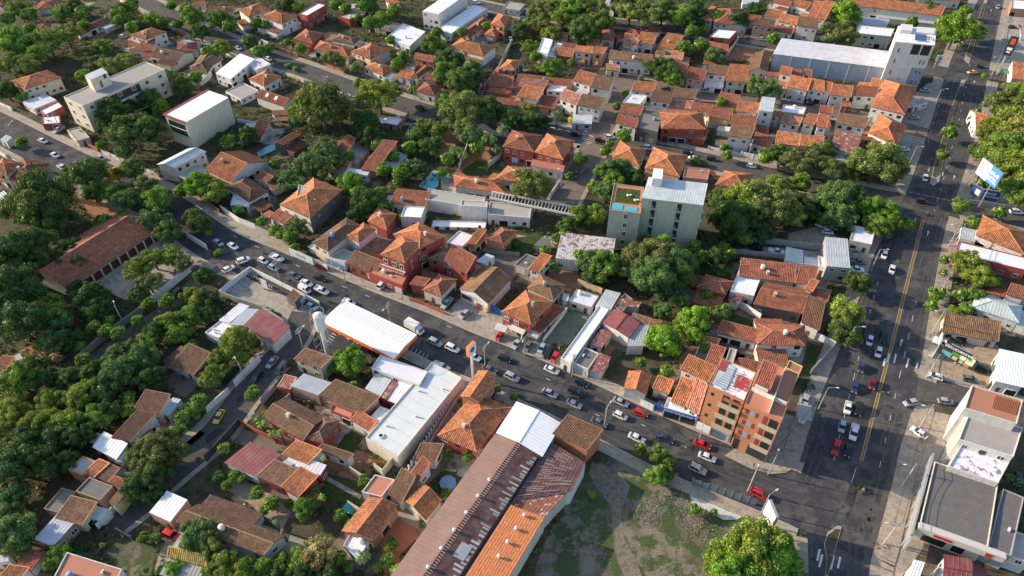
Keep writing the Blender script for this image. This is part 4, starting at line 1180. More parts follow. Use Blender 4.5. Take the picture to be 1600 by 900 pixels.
for px, py in [(366, 369), (400, 385), (464, 415), (537, 448), (573, 462), (605, 437), (700, 510), (806, 568), (855, 592), (932, 648), (1004, 664), (1068, 697)]:
    line_strip('lane_dash', [(px - 2, py - 1), (px + 5, py + 2)], .14, G_LINE, .062)
for i in range(9): line_strip('crosswalk_bar', [(848 + i * 12, 196 + i * 2.6), (855 + i * 12, 197.5 + i * 2.6)], .5, G_LINE, .066)
for i in range(6): line_strip('crosswalk_bar', [(905 + i * 2.5, 212 + i * 2.6), (912 + i * 2.5, 210 + i * 2.6)], .3, G_LINE, .066)
# raised median with kerb, top part of the avenue; traffic island at the bottom
M_KERB = mat('old_kerb', (0.34, 0.30, 0.25), noise=.2, nscale=2)
def island(pts, hgt=.16, top=G_EARTH, name='median'):
    q = [P(*p) for p in pts]
    ar = sum(a.x * b.y - b.x * a.y for a, b in zip(q, q[1:] + q[:1]))
    if ar < 0: q = q[::-1]
    mb = MB(); mb.prism([(p.x, p.y) for p in q], .05, .075 + hgt); 
    o = setting(name, mb.mesh(name, M_KERB)); c_ = sum(q, Vector()) / len(q)
    m2 = MB(); m2.quad([(c_ + (p - c_) * .86 + Vector((0, 0, .075 + hgt + .006)) - Vector((0, 0, c_.z))) for p in q]); setting(name + '_soil', m2.mesh(name + '_soil', top))
island([(1538, 0), (1543, 0), (1514, 100), (1506, 94)])
island([(1502, 125), (1509, 125), (1490, 180), (1480, 225), (1467, 285), (1458, 291), (1452, 287), (1462, 250), (1474, 210), (1484, 175)])
island([(1308, 822), (1315, 823), (1300, 878), (1292, 905), (1288, 905), (1291, 875), (1287, 850), (1293, 832)], name='traffic_island')
# swimming pools and other water
def pool(pts, label, rim=(0.5, 0.45, 0.38)):
    q = [P(*p) for p in pts]; ar = sum(a.x * b.y - b.x * a.y for a, b in zip(q, q[1:] + q[:1]))
    if ar < 0: q = q[::-1]
    c_ = sum(q, Vector()) / len(q); rt = root('swimming_pool', c_, 0, 'swimming pool', label); USED.add(label)
    loc = [p - c_ for p in q]; mb = MB(); n_ = len(loc)
    for i in range(n_):
        a, b = loc[i], loc[(i + 1) % n_]; o0, o1 = a * 1.14, b * 1.14; u = Vector((0, 0, .14)); mb.quad([o0 + u, o1 + u, b + u, a + u]); mb.quad([o0, o1, o1 + u, o0 + u])
    add('rim', mb.mesh('rim', M_PLAIN), rt, rim); m2 = MB(); m2.quad([p * 1.01 + Vector((0, 0, .09)) for p in loc]); add('water', m2.mesh('water', G_WATER), rt)
    LM.append((label, sum(p[0] for p in pts) / len(pts), sum(p[1] for p in pts) / len(pts)))
pool([(404, 238), (418, 229), (428, 226), (429, 234), (406, 244)], 'narrow turquoise swimming pool by the dark wall')
pool([(658, 290), (678, 268), (700, 273), (698, 278), (686, 279), (684, 290), (676, 297)], 'L shaped light blue swimming pool')
pool([(746, 67), (755, 64), (761, 67), (752, 71)], 'tiny square blue swimming pool')
# ---------------------------------------------------------------- what ground is taken, lean-tos on the houses, walls along the streets
GX0, GY0, GS = -330, 40, .5; NX, NY = 1320, 1000
occ = np.zeros((NX, NY), bool); occ_yard = np.zeros((NX, NY), bool)
def fill_poly(q, grid=None):
    g_ = occ if grid is None else grid
    q = np.array([[p.x, p.y] for p in q]); lo = np.maximum(((q.min(0) - [GX0, GY0]) / GS).astype(int) - 1, 0); hi = np.minimum(((q.max(0) - [GX0, GY0]) / GS).astype(int) + 2, [NX, NY])
    if (hi <= lo).any(): return
    X, Y = np.meshgrid(GX0 + GS * np.arange(lo[0], hi[0]), GY0 + GS * np.arange(lo[1], hi[1]), indexing='ij'); ins = np.zeros(X.shape, bool); j = len(q) - 1
    for i in range(len(q)):
        if abs(q[j, 1] - q[i, 1]) > 1e-9:
            ins ^= ((q[i, 1] > Y) != (q[j, 1] > Y)) & (X < (q[j, 0] - q[i, 0]) * (Y - q[i, 1]) / (q[j, 1] - q[i, 1]) + q[i, 0])
        j = i
    g_[lo[0]:hi[0], lo[1]:hi[1]] |= ins
for f_ in FOOT: fill_poly(f_)
for nm, pts, mt in YARDS:
    if nm not in ('dark_garden',): fill_poly([P(*p) for p in pts])
for nm, pts, wd in ROADPTS:
    for a, b in zip(pts[:-1], pts[1:]):
        d = (b - a).normalized(); n_ = Vector((-d.y, d.x, 0)) * (wd / 2 + 3.2); fill_poly([a - n_, b - n_, b + n_, a + n_])
fill_poly([P(*p) for p in [(1424, 640), (1500, 640), (1490, 720), (1440, 900), (1360, 940), (1390, 760)]]); fill_poly([P(*p) for p in [(1200, 640), (1262, 655), (1250, 745), (1120, 720)]])
def taken(p):
    i, j = int((p.x - GX0) / GS), int((p.y - GY0) / GS)
    return not (0 <= i < NX and 0 <= j < NY) or occ[i, j]
RP = random.Random(21)
# paved aprons and swept yards round the houses
for i_, (rt, W, D, Q, h, rc_, wc_, pf_) in enumerate(ANNEX):
    Mw = rt.matrix_basis; ex = [RP.choice([.8, 2, 3.5, 5]) for _ in range(4)]
    q = [Mw @ Q(-ex[0] / W, -ex[1] / D), Mw @ Q(1 + ex[2] / W, -ex[1] / D), Mw @ Q(1 + ex[2] / W, 1 + ex[3] / D), Mw @ Q(-ex[0] / W, 1 + ex[3] / D)]
    if any(in_road(p, None, 2.5) for p in q): continue
    z_ = .003 + .0001 * (i_ % 28); mb = MB(); mb.quad([Vector((p.x, p.y, z_)) for p in q]); me = mb.mesh('patio', RP.choice([G_CONC, G_COBB, G_DARK2, G_RED, G_PAVE, G_COBB])); 
    if me.polygons[0].normal.z < 0: me.polygons[0].flip()
    setting('patio', me); fill_poly([Mw @ Q(-ex[0] * .6 / W, -ex[1] * .6 / D), Mw @ Q(1 + ex[2] * .6 / W, -ex[1] * .6 / D), Mw @ Q(1 + ex[2] * .6 / W, 1 + ex[3] * .6 / D), Mw @ Q(-ex[0] * .6 / W, 1 + ex[3] * .6 / D)], occ_yard)
for rt, W, D, Q, h, rcol_, wcol_, prof_ in ANNEX:
    Mw = rt.matrix_basis; c = [Q(0, 0), Q(1, 0), Q(1, 1), Q(0, 1)]; n_done = 0
    order = [0, 1, 2, 3]; RP.shuffle(order)
    for k in order:
        a, b = c[k], c[(k + 1) % 4]; L = (b - a).length
        if n_done >= 3 or L < 4.5 or RP.random() < .12: continue
        t0 = RP.choice([0.02, .02, .35]); t1 = RP.choice([.98, .98, .65]); dep = RP.uniform(2.4, 6.2)
        d = (b - a).normalized(); nn = Vector((d.y, -d.x, 0))
        ok_ = True
        for u in np.linspace(t0, t1, 5):
            for w_ in (.7, dep * .6, dep):
                if taken(Mw @ (a + (b - a) * u + nn * w_)): ok_ = False
        if not ok_: continue
        n_done += 1; z1 = min(h - .35, RP.uniform(2.7, 3.0)) if h < 4.6 else RP.uniform(2.8, 3.1); z0 = z1 - dep * .11; A_, B_ = a + (b - a) * t0, a + (b - a) * t1
        rb = MB(); col = tuple(x * RP.uniform(.75, 1.1) for x in rcol_) if RP.random() < .65 else RP.choice([(.42, .44, .46), (.36, .2, .13), (.5, .5, .48), (.3, .29, .28)])
        tile = prof_ == 1 and col[0] > col[1] * 1.35
        e0, e1, r1, r0 = A_ + nn * dep, B_ + nn * dep, B_ - nn * .2, A_ - nn * .2
        e0, e1, r1, r0 = Vector((e0.x, e0.y, z0)), Vector((e1.x, e1.y, z0)), Vector((r1.x, r1.y, z1)), Vector((r0.x, r0.y, z1))
        ribbed(rb, e0, e1, r1, r0, .48 if tile else .8, PROF_TILE if tile else PROF_METAL)
        dn = Vector((0, 0, -.12)); q4 = [e0, e1, r1, r0]
        for j in range(4): rb.quad([q4[j] + dn, q4[(j + 1) % 4] + dn, q4[(j + 1) % 4], q4[j]])
        add('lean_to_roof', rb.mesh('lean_to_roof', M_TILE if tile else M_METAL), rt, col)
        if RP.random() < .6:
            wm = MB(); i0, i1, i2, i3 = e0 - nn * .3 + d * .25, e1 - nn * .3 - d * .25, r1 - d * .25, r0 + d * .25
            for p0, p1 in ((i3, i0), (i0, i1), (i1, i2)): wm.quad([(p0.x, p0.y, 0), (p1.x, p1.y, 0), (p1.x, p1.y, p1.z - .1), (p0.x, p0.y, p0.z - .1)])
            add('lean_to_wall', wm.mesh('lean_to_wall', M_WALL), rt, wcol_)
        else:
            for u in (.04, .5, .96): p0 = e0 + (e1 - e0) * u - nn * .3; mb = MB(); mb.box(p0.x - .1, p0.x + .1, p0.y - .1, p0.y + .1, 0, z0 - .1); add('post', mb.mesh('post', M_WALL), rt, wcol_)
        fill_poly([Mw @ (A_ - nn * .2), Mw @ (B_ - nn * .2), Mw @ (B_ + nn * dep), Mw @ (A_ + nn * dep)])
# low front walls along the side streets
def front_wall(a, b, hgt, col):
    o = root('boundary_wall', a, 0, 'wall'); d = b - a; n_ = max(1, int(d.length / 4)); e = d / n_
    cen = (a + b) / 2; v = cen - CAM; dep = v.dot(FW); px = 800 + v.x / dep * F; py = 450 - v.dot(UP) / dep * F
    if not (-20 < px < 1620 and -10 < py < 910): bpy.data.objects.remove(o); return
    cw = {0: 'white', 1: 'cream', 2: 'grey', 3: 'brick red', 4: 'brown'}[col]; cc = ((.66, .65, .62), (.55, .48, .38), (.33, .32, .31), (.36, .13, .08), (.3, .2, .13))[col]
    for k in range(n_): mb = MB(); a_ = e * k; mb.bar(a_ + Vector((0, 0, hgt / 2)), a_ + e * .985 + Vector((0, 0, hgt / 2)), .18, hgt); add('wall_panel', mb.mesh('wall_panel', M_WALL), o, cc)
    for k in range(n_ + 1): mb = MB(); q = e * k; mb.box(q.x - .16, q.x + .16, q.y - .16, q.y + .16, 0, hgt + .15); add('pier', mb.mesh('pier', M_WALL), o, cc)
    PEND.append((o, f"low {cw} front wall", px, py))
for nm, pts, wd in ROADPTS:
    if nm in ('avenue', 'crossing_street', 'cross_street_top', 'quiet_lane'): continue
    off = wd / 2 + {'main_street': 3.4, 'upper_street': 3.2, 'top_street': 2.2, 'side_lane': 2.4}.get(nm, 1.6)
    rs = resample(pts, 2.0)
    for sg in (-1, 1):
        i = 0
        while i < len(rs) - 6:
            j = i + RP.choice([3, 4, 5, 6]); a, b = rs[i], rs[j]; d = (b - a).normalized(); nn = Vector((-d.y, d.x, 0)) * sg
            a2, b2 = a + nn * off, b + nn * off; i = j + RP.choice([0, 1, 2])
            if RP.random() < .3: continue
            if any(taken(a2 + (b2 - a2) * u + nn * .8) for u in (0, .25, .5, .75, 1)) or in_road(a2, nm, .5) or in_road(b2, nm, .5): continue
            front_wall(a2, b2, RP.uniform(1.3, 2.2), RP.choice([0, 0, 1, 2, 3, 4]))
# ---------------------------------------------------------------- trees: prototypes and where they stand
def quads_mesh(name, V, mats, mi=None):
    """V: (n,4,3) array of quads"""
    n = len(V); me = bpy.data.meshes.new(name); me.vertices.add(n * 4); me.vertices.foreach_set('co', V.reshape(-1).astype(np.float32))
    me.loops.add(n * 4); me.loops.foreach_set('vertex_index', np.arange(n * 4, dtype=np.int32))
    me.polygons.add(n); me.polygons.foreach_set('loop_start', np.arange(0, n * 4, 4, dtype=np.int32)); me.polygons.foreach_set('loop_total', np.full(n, 4, dtype=np.int32))
    for m in mats: me.materials.append(m)
    me.update(); me.validate(); return me
def leaves(centers, normals, size, rng, jitter=0.8):
    n = len(centers); nr = normals + rng.normal(0, jitter, (n, 3)); nr /= np.linalg.norm(nr, axis=1, keepdims=True)
    t = rng.normal(0, 1, (n, 3)); t -= nr * np.sum(t * nr, 1, keepdims=True); t /= np.linalg.norm(t, axis=1, keepdims=True)
    b = np.cross(nr, t); s = (size * rng.uniform(.6, 1.4, (n, 1)))
    return np.stack([centers - t * s * .9, centers - b * s * .5, centers + t * s * .9, centers + b * s * .5], 1)
def make_crown(seed, nc, cr, lpc, ls, flat=0.8, low=-0.35, spread=.66, name='crown'):
    rng = np.random.default_rng(seed); cs = []; Vs = []
    while len(cs) < nc:
        d = rng.normal(0, 1, 3); d /= np.linalg.norm(d)
        if d[2] < low: continue
        rad = spread * rng.uniform(.55, 1.12) ** .7
        if rng.random() < .22: rad *= .5
        cs.append((d * rad * np.array([1, 1, flat]), cr * rng.uniform(.4, 1.4)))
    for c, r in cs:
        n = int(lpc * (r / cr) ** 2); d = rng.normal(0, 1, (n, 3)); d /= np.linalg.norm(d, axis=1, keepdims=True)
        d = d[d[:, 2] > -.55]; rr = r * rng.uniform(.72, 1.08, (len(d), 1))
        Vs.append(leaves(c + d * rr * np.array([1, 1, .85]), d, ls, rng, .55))
        # inner twigs and leaves so that the clump is not hollow
        k = max(8, n // 7); d2 = rng.normal(0, 1, (k, 3)); d2 /= np.linalg.norm(d2, axis=1, keepdims=True)
        Vs.append(leaves(c + d2 * r * .5, d2, ls * 2.6, rng, .3))
    k = 260; d2 = rng.normal(0, 1, (k, 3)); d2 /= np.linalg.norm(d2, axis=1, keepdims=True)
    Vs.append(leaves(d2 * np.array([.5, .5, .5 * flat]), d2, ls * 4, rng, .3))
    return quads_mesh(name, np.concatenate(Vs), [M_LEAF])
CROWN = {
 'd': [make_crown(s, 66, .20, 330, .027, .85, -.4, .76) for s in (1, 2, 3, 4)],
 'b': [make_crown(s, 50, .21, 270, .036, .9, -.4, .74) for s in (11, 12, 13, 14)],
 'u': [make_crown(s, 60, .18, 220, .030, .6, -.25, .84) for s in (21, 22, 23)],
 'f': [make_crown(s, 34, .2, 95, .04, .75, -.3, .8) for s in (31, 32)],
 's': [make_crown(s, 12, .36, 130, .08, .8, -.3, .6) for s in (41, 42)],
}
def conifer():
    rng = np.random.default_rng(5); Vs = []
    for k in range(34):
        z = -1 + 2.6 * k / 34; rad = .5 * (1 - k / 35) + .03; n = int(60 * rad / .5) + 10
        a = rng.uniform(0, 6.28, n); rr = rad * rng.uniform(.5, 1, n); c = np.stack([np.cos(a) * rr, np.sin(a) * rr, np.full(n, z) + rng.uniform(-.05, .05, n)], 1)
        Vs.append(leaves(c, np.stack([np.cos(a), np.sin(a), np.full(n, .5)], 1), .06, rng, .4))
    return quads_mesh('crown', np.concatenate(Vs), [M_LEAF])
def palm(seed):
    rng = np.random.default_rng(seed); Q = []
    for k in range(17):
        a = k * 2.399 + rng.uniform(-.2, .2); el = rng.uniform(.1, 1.25); L_ = rng.uniform(.85, 1.1); d = np.array([math.cos(a), math.sin(a), 0]); p = np.zeros(3); z = el
        side = np.array([-d[1], d[0], 0]); prev = p.copy()
        for s in range(9):
            z -= .22 + .05 * rng.random(); step = (d * math.cos(z) + np.array([0, 0, math.sin(z)])) * L_ / 9; q = prev + step
            wd = .19 * math.sin(math.pi * (s + .8) / 10) + .03
            for sg in (-1, 1):
                for j in range(3):
                    b0 = prev + step * (j / 3); b1 = prev + step * ((j + .75) / 3); tip = (b0 + b1) / 2 + side * sg * wd + step * .8 + np.array([0, 0, -wd * .45])
                    Q.append([b0, b1, tip, tip * .98 + b0 * .02])
            prev = q
    return quads_mesh('crown', np.array(Q), [M_LEAF])
CROWN['c'] = [conifer()]; CROWN['p'] = [palm(1), palm(2), palm(3)]
def trunk(kind, seed):
    r = random.Random(seed); mb = MB()
    if kind == 'palm':
        pr = Vector((0, 0, 0)); 
        for k in range(6):
            q = Vector((.04 * math.sin(k * .6 + seed), .03 * math.cos(k), (k + 1) / 6)); mb.tube(pr, q, .045 - .003 * k, .042 - .003 * k, 7, cap=False); pr = q
    else:
        mb.tube((0, 0, 0), (.02, .01, .45), .075, .055, 7, cap=False); base = Vector((.02, .01, .45))
        for k in range(6):
            a = k * 1.05 + r.random() * .5; e = Vector((math.cos(a) * .32, math.sin(a) * .32, .8 + r.random() * .2)); m_ = base + (e - base) * .5 + Vector((0, 0, .05))
            mb.tube(base, m_, .034, .024, 5, cap=False); mb.tube(m_, e, .024, .014, 5, cap=False)
            e2 = e + Vector((math.cos(a + .6) * .22, math.sin(a + .6) * .22, .22)); mb.tube(e, e2, .014, .006, 4, cap=False)
    return mb.mesh('trunk', M_BARK)
TRUNK = [trunk('t', k) for k in range(3)]; PTRUNK = [trunk('palm', k) for k in range(3)]
LB = 1.55
GREEN = {'d': (0.060, 0.100, 0.026), 'D': (0.040, 0.075, 0.022), 'b': (0.100, 0.165, 0.028), 'B': (0.125, 0.215, 0.024), 'u': (0.120, 0.145, 0.042),
         'U': (0.092, 0.115, 0.036), 'Y': (0.135, 0.175, 0.030), 'y': (0.40, 0.31, 0.03), 'o': (0.105, 0.120, 0.045), 't': (0.24, 0.20, 0.085), 'x': (0.20, 0.105, 0.055), 'g': (0.075, 0.125, 0.045)}
for _k in GREEN: GREEN[_k] = (GREEN[_k][0] * LB * 1.0, GREEN[_k][1] * LB * 1.04, GREEN[_k][2] * LB * .85)
GWORD = {'d': 'dark green', 'D': 'deep green', 'b': 'green', 'B': 'vivid bright green', 'u': 'olive green', 'U': 'dull olive', 'Y': 'sunlit yellow green', 'y': 'yellow flowering', 'o': 'grey green', 't': 'tan', 'x': 'dead brown', 'g': 'soft green'}  # tone Y has sunlight put into the leaf colour itself
KWORD = {'d': 'dense tree', 'b': 'leafy tree', 'u': 'spreading tree', 'f': 'feathery thin tree', 's': 'shrub', 'c': 'pointed conifer', 'p': 'palm'}
# px py radius kind tone
TDATA = '''
30 15 16 u u;12 28 12 d d;45 22 12 d D;95 20 14 b b;115 10 14 b g;130 18 12 b b;190 18 14 d d;205 8 12 d D;268 9 8 b b;290 15 10 b b;300 26 17 b b;312 50 14 d d
25 66 25 b b;75 65 23 u u;58 84 19 u Y;48 45 9 u u;102 52 21 u u;132 40 9 d d;190 28 16 b b;207 42 11 b g;255 35 9 b b;235 30 13 b Y;278 38 8 b b;135 82 14 u o;160 72 14 b b;15 100 22 u u;40 106 20 u u
130 118 12 b b;152 97 14 u o;172 102 16 u u;196 96 17 u u;264 110 11 p g;276 126 9 p b;10 142 15 d d;35 150 9 b b;172 170 23 d d;200 165 14 d D;235 155 16 d d;251 168 13 b b;285 135 15 d d;306 120 11 b b
345 30 17 b b;360 40 11 b b;325 80 11 b b;345 75 15 b Y;392 65 13 b g;405 80 12 u u;420 75 8 u Y;400 35 9 d d;415 38 8 b o;450 8 14 d D;465 12 11 b d;525 8 10 d d;540 14 10 b g;572 6 17 b b;592 32 14 b B;579 36 12 d d;616 18 12 d D
621 101 11 d d;630 86 9 d D;449 66 6 b b;470 76 9 d d;450 102 5 s b;462 107 5 s B;518 90 15 u o;533 97 8 d D;555 106 8 b d;591 146 29 u Y;502 165 40 u U;478 163 18 u Y;470 175 18 b b;531 177 19 u u;574 178 9 b B;576 192 15 d d
672 70 15 b b;691 71 9 b d;682 50 9 u t;722 49 9 d D;700 92 19 d d;712 96 15 d d;698 116 20 b b;736 112 19 b g;718 128 20 d d;815 48 13 d d;826 34 9 b d;846 20 19 u u;862 9 14 b b;880 26 20 u Y;901 11 23 b b;926 17 23 u u;942 33 18 b b;912 46 22 d d
829 72 13 b b;845 36 15 u u;861 52 15 b Y;836 88 9 b b;828 58 3 s y;862 105 17 b b;893 97 7 d D;843 106 9 s b;720 167 29 u u;699 162 16 b b;766 171 21 b d;791 177 15 b b;826 171 13 u Y;870 176 11 p g;643 141 7 b B
985 11 24 u u;1010 21 24 u u;1036 16 21 u U;1061 26 20 b b;1090 16 17 b d;970 5 14 d D;1086 36 13 b D;1154 31 15 d D;1181 16 14 d D;1121 26 11 d D;1080 49 11 u o;1100 45 8 d d;1068 73 12 b B;1095 71 12 u u;1072 84 6 b b;1116 89 14 b g;1031 104 20 u d;1046 117 18 b d;1051 126 12 b b
1209 60 11 b b;1190 137 21 u g;1181 131 13 b Y;1212 141 11 b b;1127 160 9 u u;1146 176 8 u Y;1002 122 5 s g;978 146 6 u o;964 166 8 b B;966 181 6 b b;1321 20 19 b B;1312 52 25 u o;1495 46 28 b B;1473 36 11 b d;1521 46 16 b b;1508 17 9 f u;1450 13 14 d d;1425 34 10 d d
1526 176 8 b g;1576 162 26 u u;1596 152 24 u Y;1561 172 12 b b;1592 177 20 u u;207 201 32 u d;236 201 19 d D;166 190 14 d d;176 214 8 f Y;159 226 8 f o;195 236 14 f g;35 222 9 d d;60 276 13 c D;62 309 42 d d;28 322 28 d d;86 341 27 d D;138 271 27 b d;113 270 13 b d;182 271 14 u y;205 263 19 u d;176 300 17 b b
145 300 17 b d;200 311 20 u g;221 291 19 u o;246 311 20 b b;239 344 22 b g;262 360 20 b d;285 298 12 b B;313 288 22 b B;332 300 19 b Y;300 340 14 d d;312 350 17 d D;387 211 15 d d;356 220 12 d d;372 327 8 b y;410 345 9 b d;461 357 17 u U;507 231 18 u g;482 256 22 u g;457 280 19 u g;500 267 19 u U;521 252 15 u d
441 276 13 u d;546 285 19 b B;571 190 19 d d;576 215 18 d D;591 226 12 u d;545 243 10 d D;572 311 20 d D;560 331 14 d D;591 301 12 b b;601 321 11 b d;626 269 13 u g;641 261 14 u g;621 284 8 b Y;625 340 7 f g;665 195 14 u Y;648 212 12 d D;674 226 17 u d;686 202 12 u d;721 190 21 u u;650 260 14 u g;700 247 12 d D;712 232 11 p g
735 211 20 u g;746 230 13 b b;722 238 11 p b;766 213 14 p g;786 199 13 p g;777 231 10 p g;761 181 15 b g;801 186 17 b d;826 191 15 b d;846 190 14 d D;893 187 6 s y;905 249 12 b d;889 274 7 b d;829 289 29 u u;945 236 9 b b;952 225 7 b B;951 266 20 b d;926 291 9 b d;946 300 17 b g;905 336 16 b b;931 337 17 b b;886 351 14 b d
685 343 4 s B;643 345 5 s d;975 212 13 d g;970 266 19 d g;991 276 16 d d;960 287 17 b b;1131 230 7 b b;1136 242 9 f o;1137 188 7 p b;1086 252 8 s d;1100 255 5 s d;1196 245 13 u o;1221 241 20 u d;1250 251 25 u o;1277 242 23 u U;1250 286 17 b b;1216 291 19 u Y;1171 306 30 u Y;1131 311 18 u d;1200 321 34 u U;1150 341 31 d D
1231 331 24 u Y;1190 361 19 d D;1121 341 16 d D;1291 231 14 b d;1296 262 22 u U;1371 252 34 u u;1345 247 18 u U;1396 262 20 u U;1320 271 17 u U;1301 311 26 b g;1330 301 20 d D;1357 322 22 b B;1386 331 20 b B;1371 351 20 b b;1401 346 16 b d;1419 351 11 b b;1320 341 20 b g;1290 341 15 b g;1484 206 12 b Y;1472 242 9 f Y;1486 192 4 s d
1500 321 13 d g;1521 347 10 d D;1562 331 11 d D;1525 184 9 b b;1530 290 11 b Y;1561 201 23 u Y;1591 201 23 u t;1561 231 22 b b;1531 236 15 b g;1576 246 22 u Y;1601 241 20 b b;1556 261 19 b b;1591 281 20 b d;1601 311 17 b d;18 400 36 d D;50 381 28 d d;70 409 26 d D;18 452 36 d D;30 500 34 d D;78 478 21 u Y;60 501 20 b Y;92 501 20 u g
80 531 20 u g;140 461 22 d D;152 482 19 d D;120 451 14 d D;213 421 20 u Y;239 404 19 u Y;263 399 18 u Y;286 411 15 f o;232 441 18 u o;216 459 14 b d;148 511 11 b g;166 517 11 b g;296 461 14 b Y;309 471 13 b Y;300 491 17 b b;266 503 17 b Y;251 500 10 b Y;280 521 17 b b;227 537 18 b Y;319 431 15 d D;320 469 19 d D;326 489 15 d D
340 394 7 s b;325 362 7 b d;455 369 12 f g;441 366 10 d d;430 361 10 d d;461 386 8 f u;372 533 25 b Y;345 560 18 b Y;366 545 16 b b;338 583 18 b Y;328 592 14 u u;546 563 23 b B;524 573 11 b B;551 603 9 d d;795 386 4 s b;806 379 7 s d;850 391 8 b b;838 388 5 s B;870 371 9 b b;866 416 8 b g;882 367 10 b b
926 409 22 b g;946 414 24 b b;906 401 13 b B;926 431 14 b g;730 385 5 s b;741 392 5 s u;1001 401 25 d o;1032 396 29 d o;1056 411 26 d g;990 421 21 d o;1021 431 30 d g;1060 431 24 d d;1036 381 14 b B;1010 371 9 b B;1053 372 9 b B;1040 450 22 d D;1120 401 16 d D;1126 426 14 d D;1141 396 10 d d;1096 401 12 d D;1131 386 9 d d
1036 486 15 b g;1086 496 22 b B;1035 531 24 b B;1071 511 17 b B;1086 521 17 b B;1121 491 15 f U;1131 484 12 d D;1001 566 9 b B;1041 581 11 b B;1049 540 15 b b;1211 346 8 d d;1341 441 19 b d;1321 488 25 b Y;1321 517 23 d d;1310 470 12 b d;1515 411 22 b Y;1531 431 20 b Y;1524 462 16 b b;1490 401 7 d d;1475 406 8 d D;1474 426 7 d D
1461 461 12 d D;1456 477 10 d D;1491 491 14 b Y;1509 484 11 b Y;1500 461 12 b b;1556 441 10 d D;1560 491 8 f g;1546 486 6 f g;30 591 26 b b;50 573 20 d d;12 601 17 b Y;74 626 18 u Y;97 626 15 b Y;121 619 20 b Y;146 601 18 b b;100 661 24 u Y;60 661 24 u Y;20 641 22 u Y;10 671 20 u Y;40 691 28 d D;80 691 24 d D;120 683 22 d D
150 651 20 u b;170 601 24 d D;140 585 17 d d;190 581 24 d g;220 561 23 d g;236 591 20 d D;170 641 17 d D;200 621 13 d D;20 721 34 d D;70 721 28 d D;109 722 17 d D;245 703 29 u U;216 716 20 d U;268 706 20 u U;241 736 24 d d;301 639 15 b b;311 626 13 b b;286 651 13 b b;281 669 11 b d;130 561 12 b g;125 541 10 b g;300 541 10 b d
85 556 11 p x;380 557 12 b b;395 614 12 b d;400 651 11 p g;409 662 9 p B;425 675 8 p B;438 674 6 p B;455 566 6 s d;415 646 6 b d;350 700 10 f x;505 716 5 p B;20 771 21 b g;25 831 28 b g;12 803 20 b g;30 851 18 b g;92 866 16 d b;78 880 11 d b;145 815 6 s g;162 852 6 s d;224 840 9 d d;245 839 8 d d;228 890 6 b b
273 886 14 b B;250 891 7 b d;311 831 24 u g;326 846 22 u U;300 851 15 u g;214 761 23 d D;241 771 18 d D;246 858 4 s t;341 745 9 d d;355 757 9 d d;366 742 9 d d;380 746 8 f o;401 771 11 d g;425 785 13 d g;411 799 8 d d;451 786 7 f o;478 792 18 b b;491 768 9 b B;503 776 7 p B;568 750 9 b B;531 806 10 d d;546 821 9 d D
556 815 9 b g;430 815 6 p g;441 830 5 p b;496 862 24 f t;470 872 18 u b;350 881 20 b Y;380 891 18 b Y;411 891 16 b b;441 876 14 b b;430 896 16 b d;471 896 20 d D;511 896 17 b d;531 871 12 f g;545 886 9 f g;566 867 13 p g;611 850 11 d d;606 875 12 b b;621 891 12 b b;590 886 8 b d;330 891 14 b b
696 770 8 b B;730 714 9 b B;700 712 9 f o;661 816 6 b Y;925 772 6 s B;776 607 8 d d;803 620 7 d b;1031 713 16 b b;1001 702 11 f b;1046 722 11 b g;1040 741 14 b b;1026 743 17 b b;1131 871 26 f B;1181 856 44 b Y;1215 885 34 b B;1150 900 34 b B;1125 880 24 b Y;1222 850 20 b B;1086 796 9 f t;1116 800 6 f t
1580 743 8 p g;1596 750 7 p g;1538 118 5 f o;1472 455 7 b D;1105 186 3 s d;1040 218 5 s d;1290 300 12 d D;655 168 6 s d;610 62 8 b d;540 60 7 s d;760 40 8 d d;652 110 6 b d;560 28 7 b d;250 850 5 s g;560 130 8 b b;345 210 6 s d;372 230 7 s d
1592 196 34 u Y;1572 236 32 b b;1598 262 34 b Y;1566 270 24 u Y;1602 302 28 b b;1548 210 18 b Y;1590 150 26 u u;240 520 16 d D;205 545 18 d D;180 555 16 d g;150 578 16 d D;262 470 12 d d;232 475 10 b b;185 520 12 d D;215 500 10 b g;70 590 18 d D;110 590 18 d d;1243 318 18 d D;1262 330 17 d D;1275 315 14 d d;1140 365 14 d D;1165 372 12 d D;1085 385 12 d D;1105 460 10 d D;1065 470 12 b d;1100 545 9 b d;600 265 12 d d;615 245 10 d D;640 230 12 d d;690 270 8 d d;560 300 13 d D;430 255 9 d d;160 345 13 d D;110 390 20 d D;125 410 18 d D;190 340 12 b d;170 500 10 d D;110 530 16 d D;200 640 12 d D
'''
TCOUNT = {}
TR = random.Random(3)
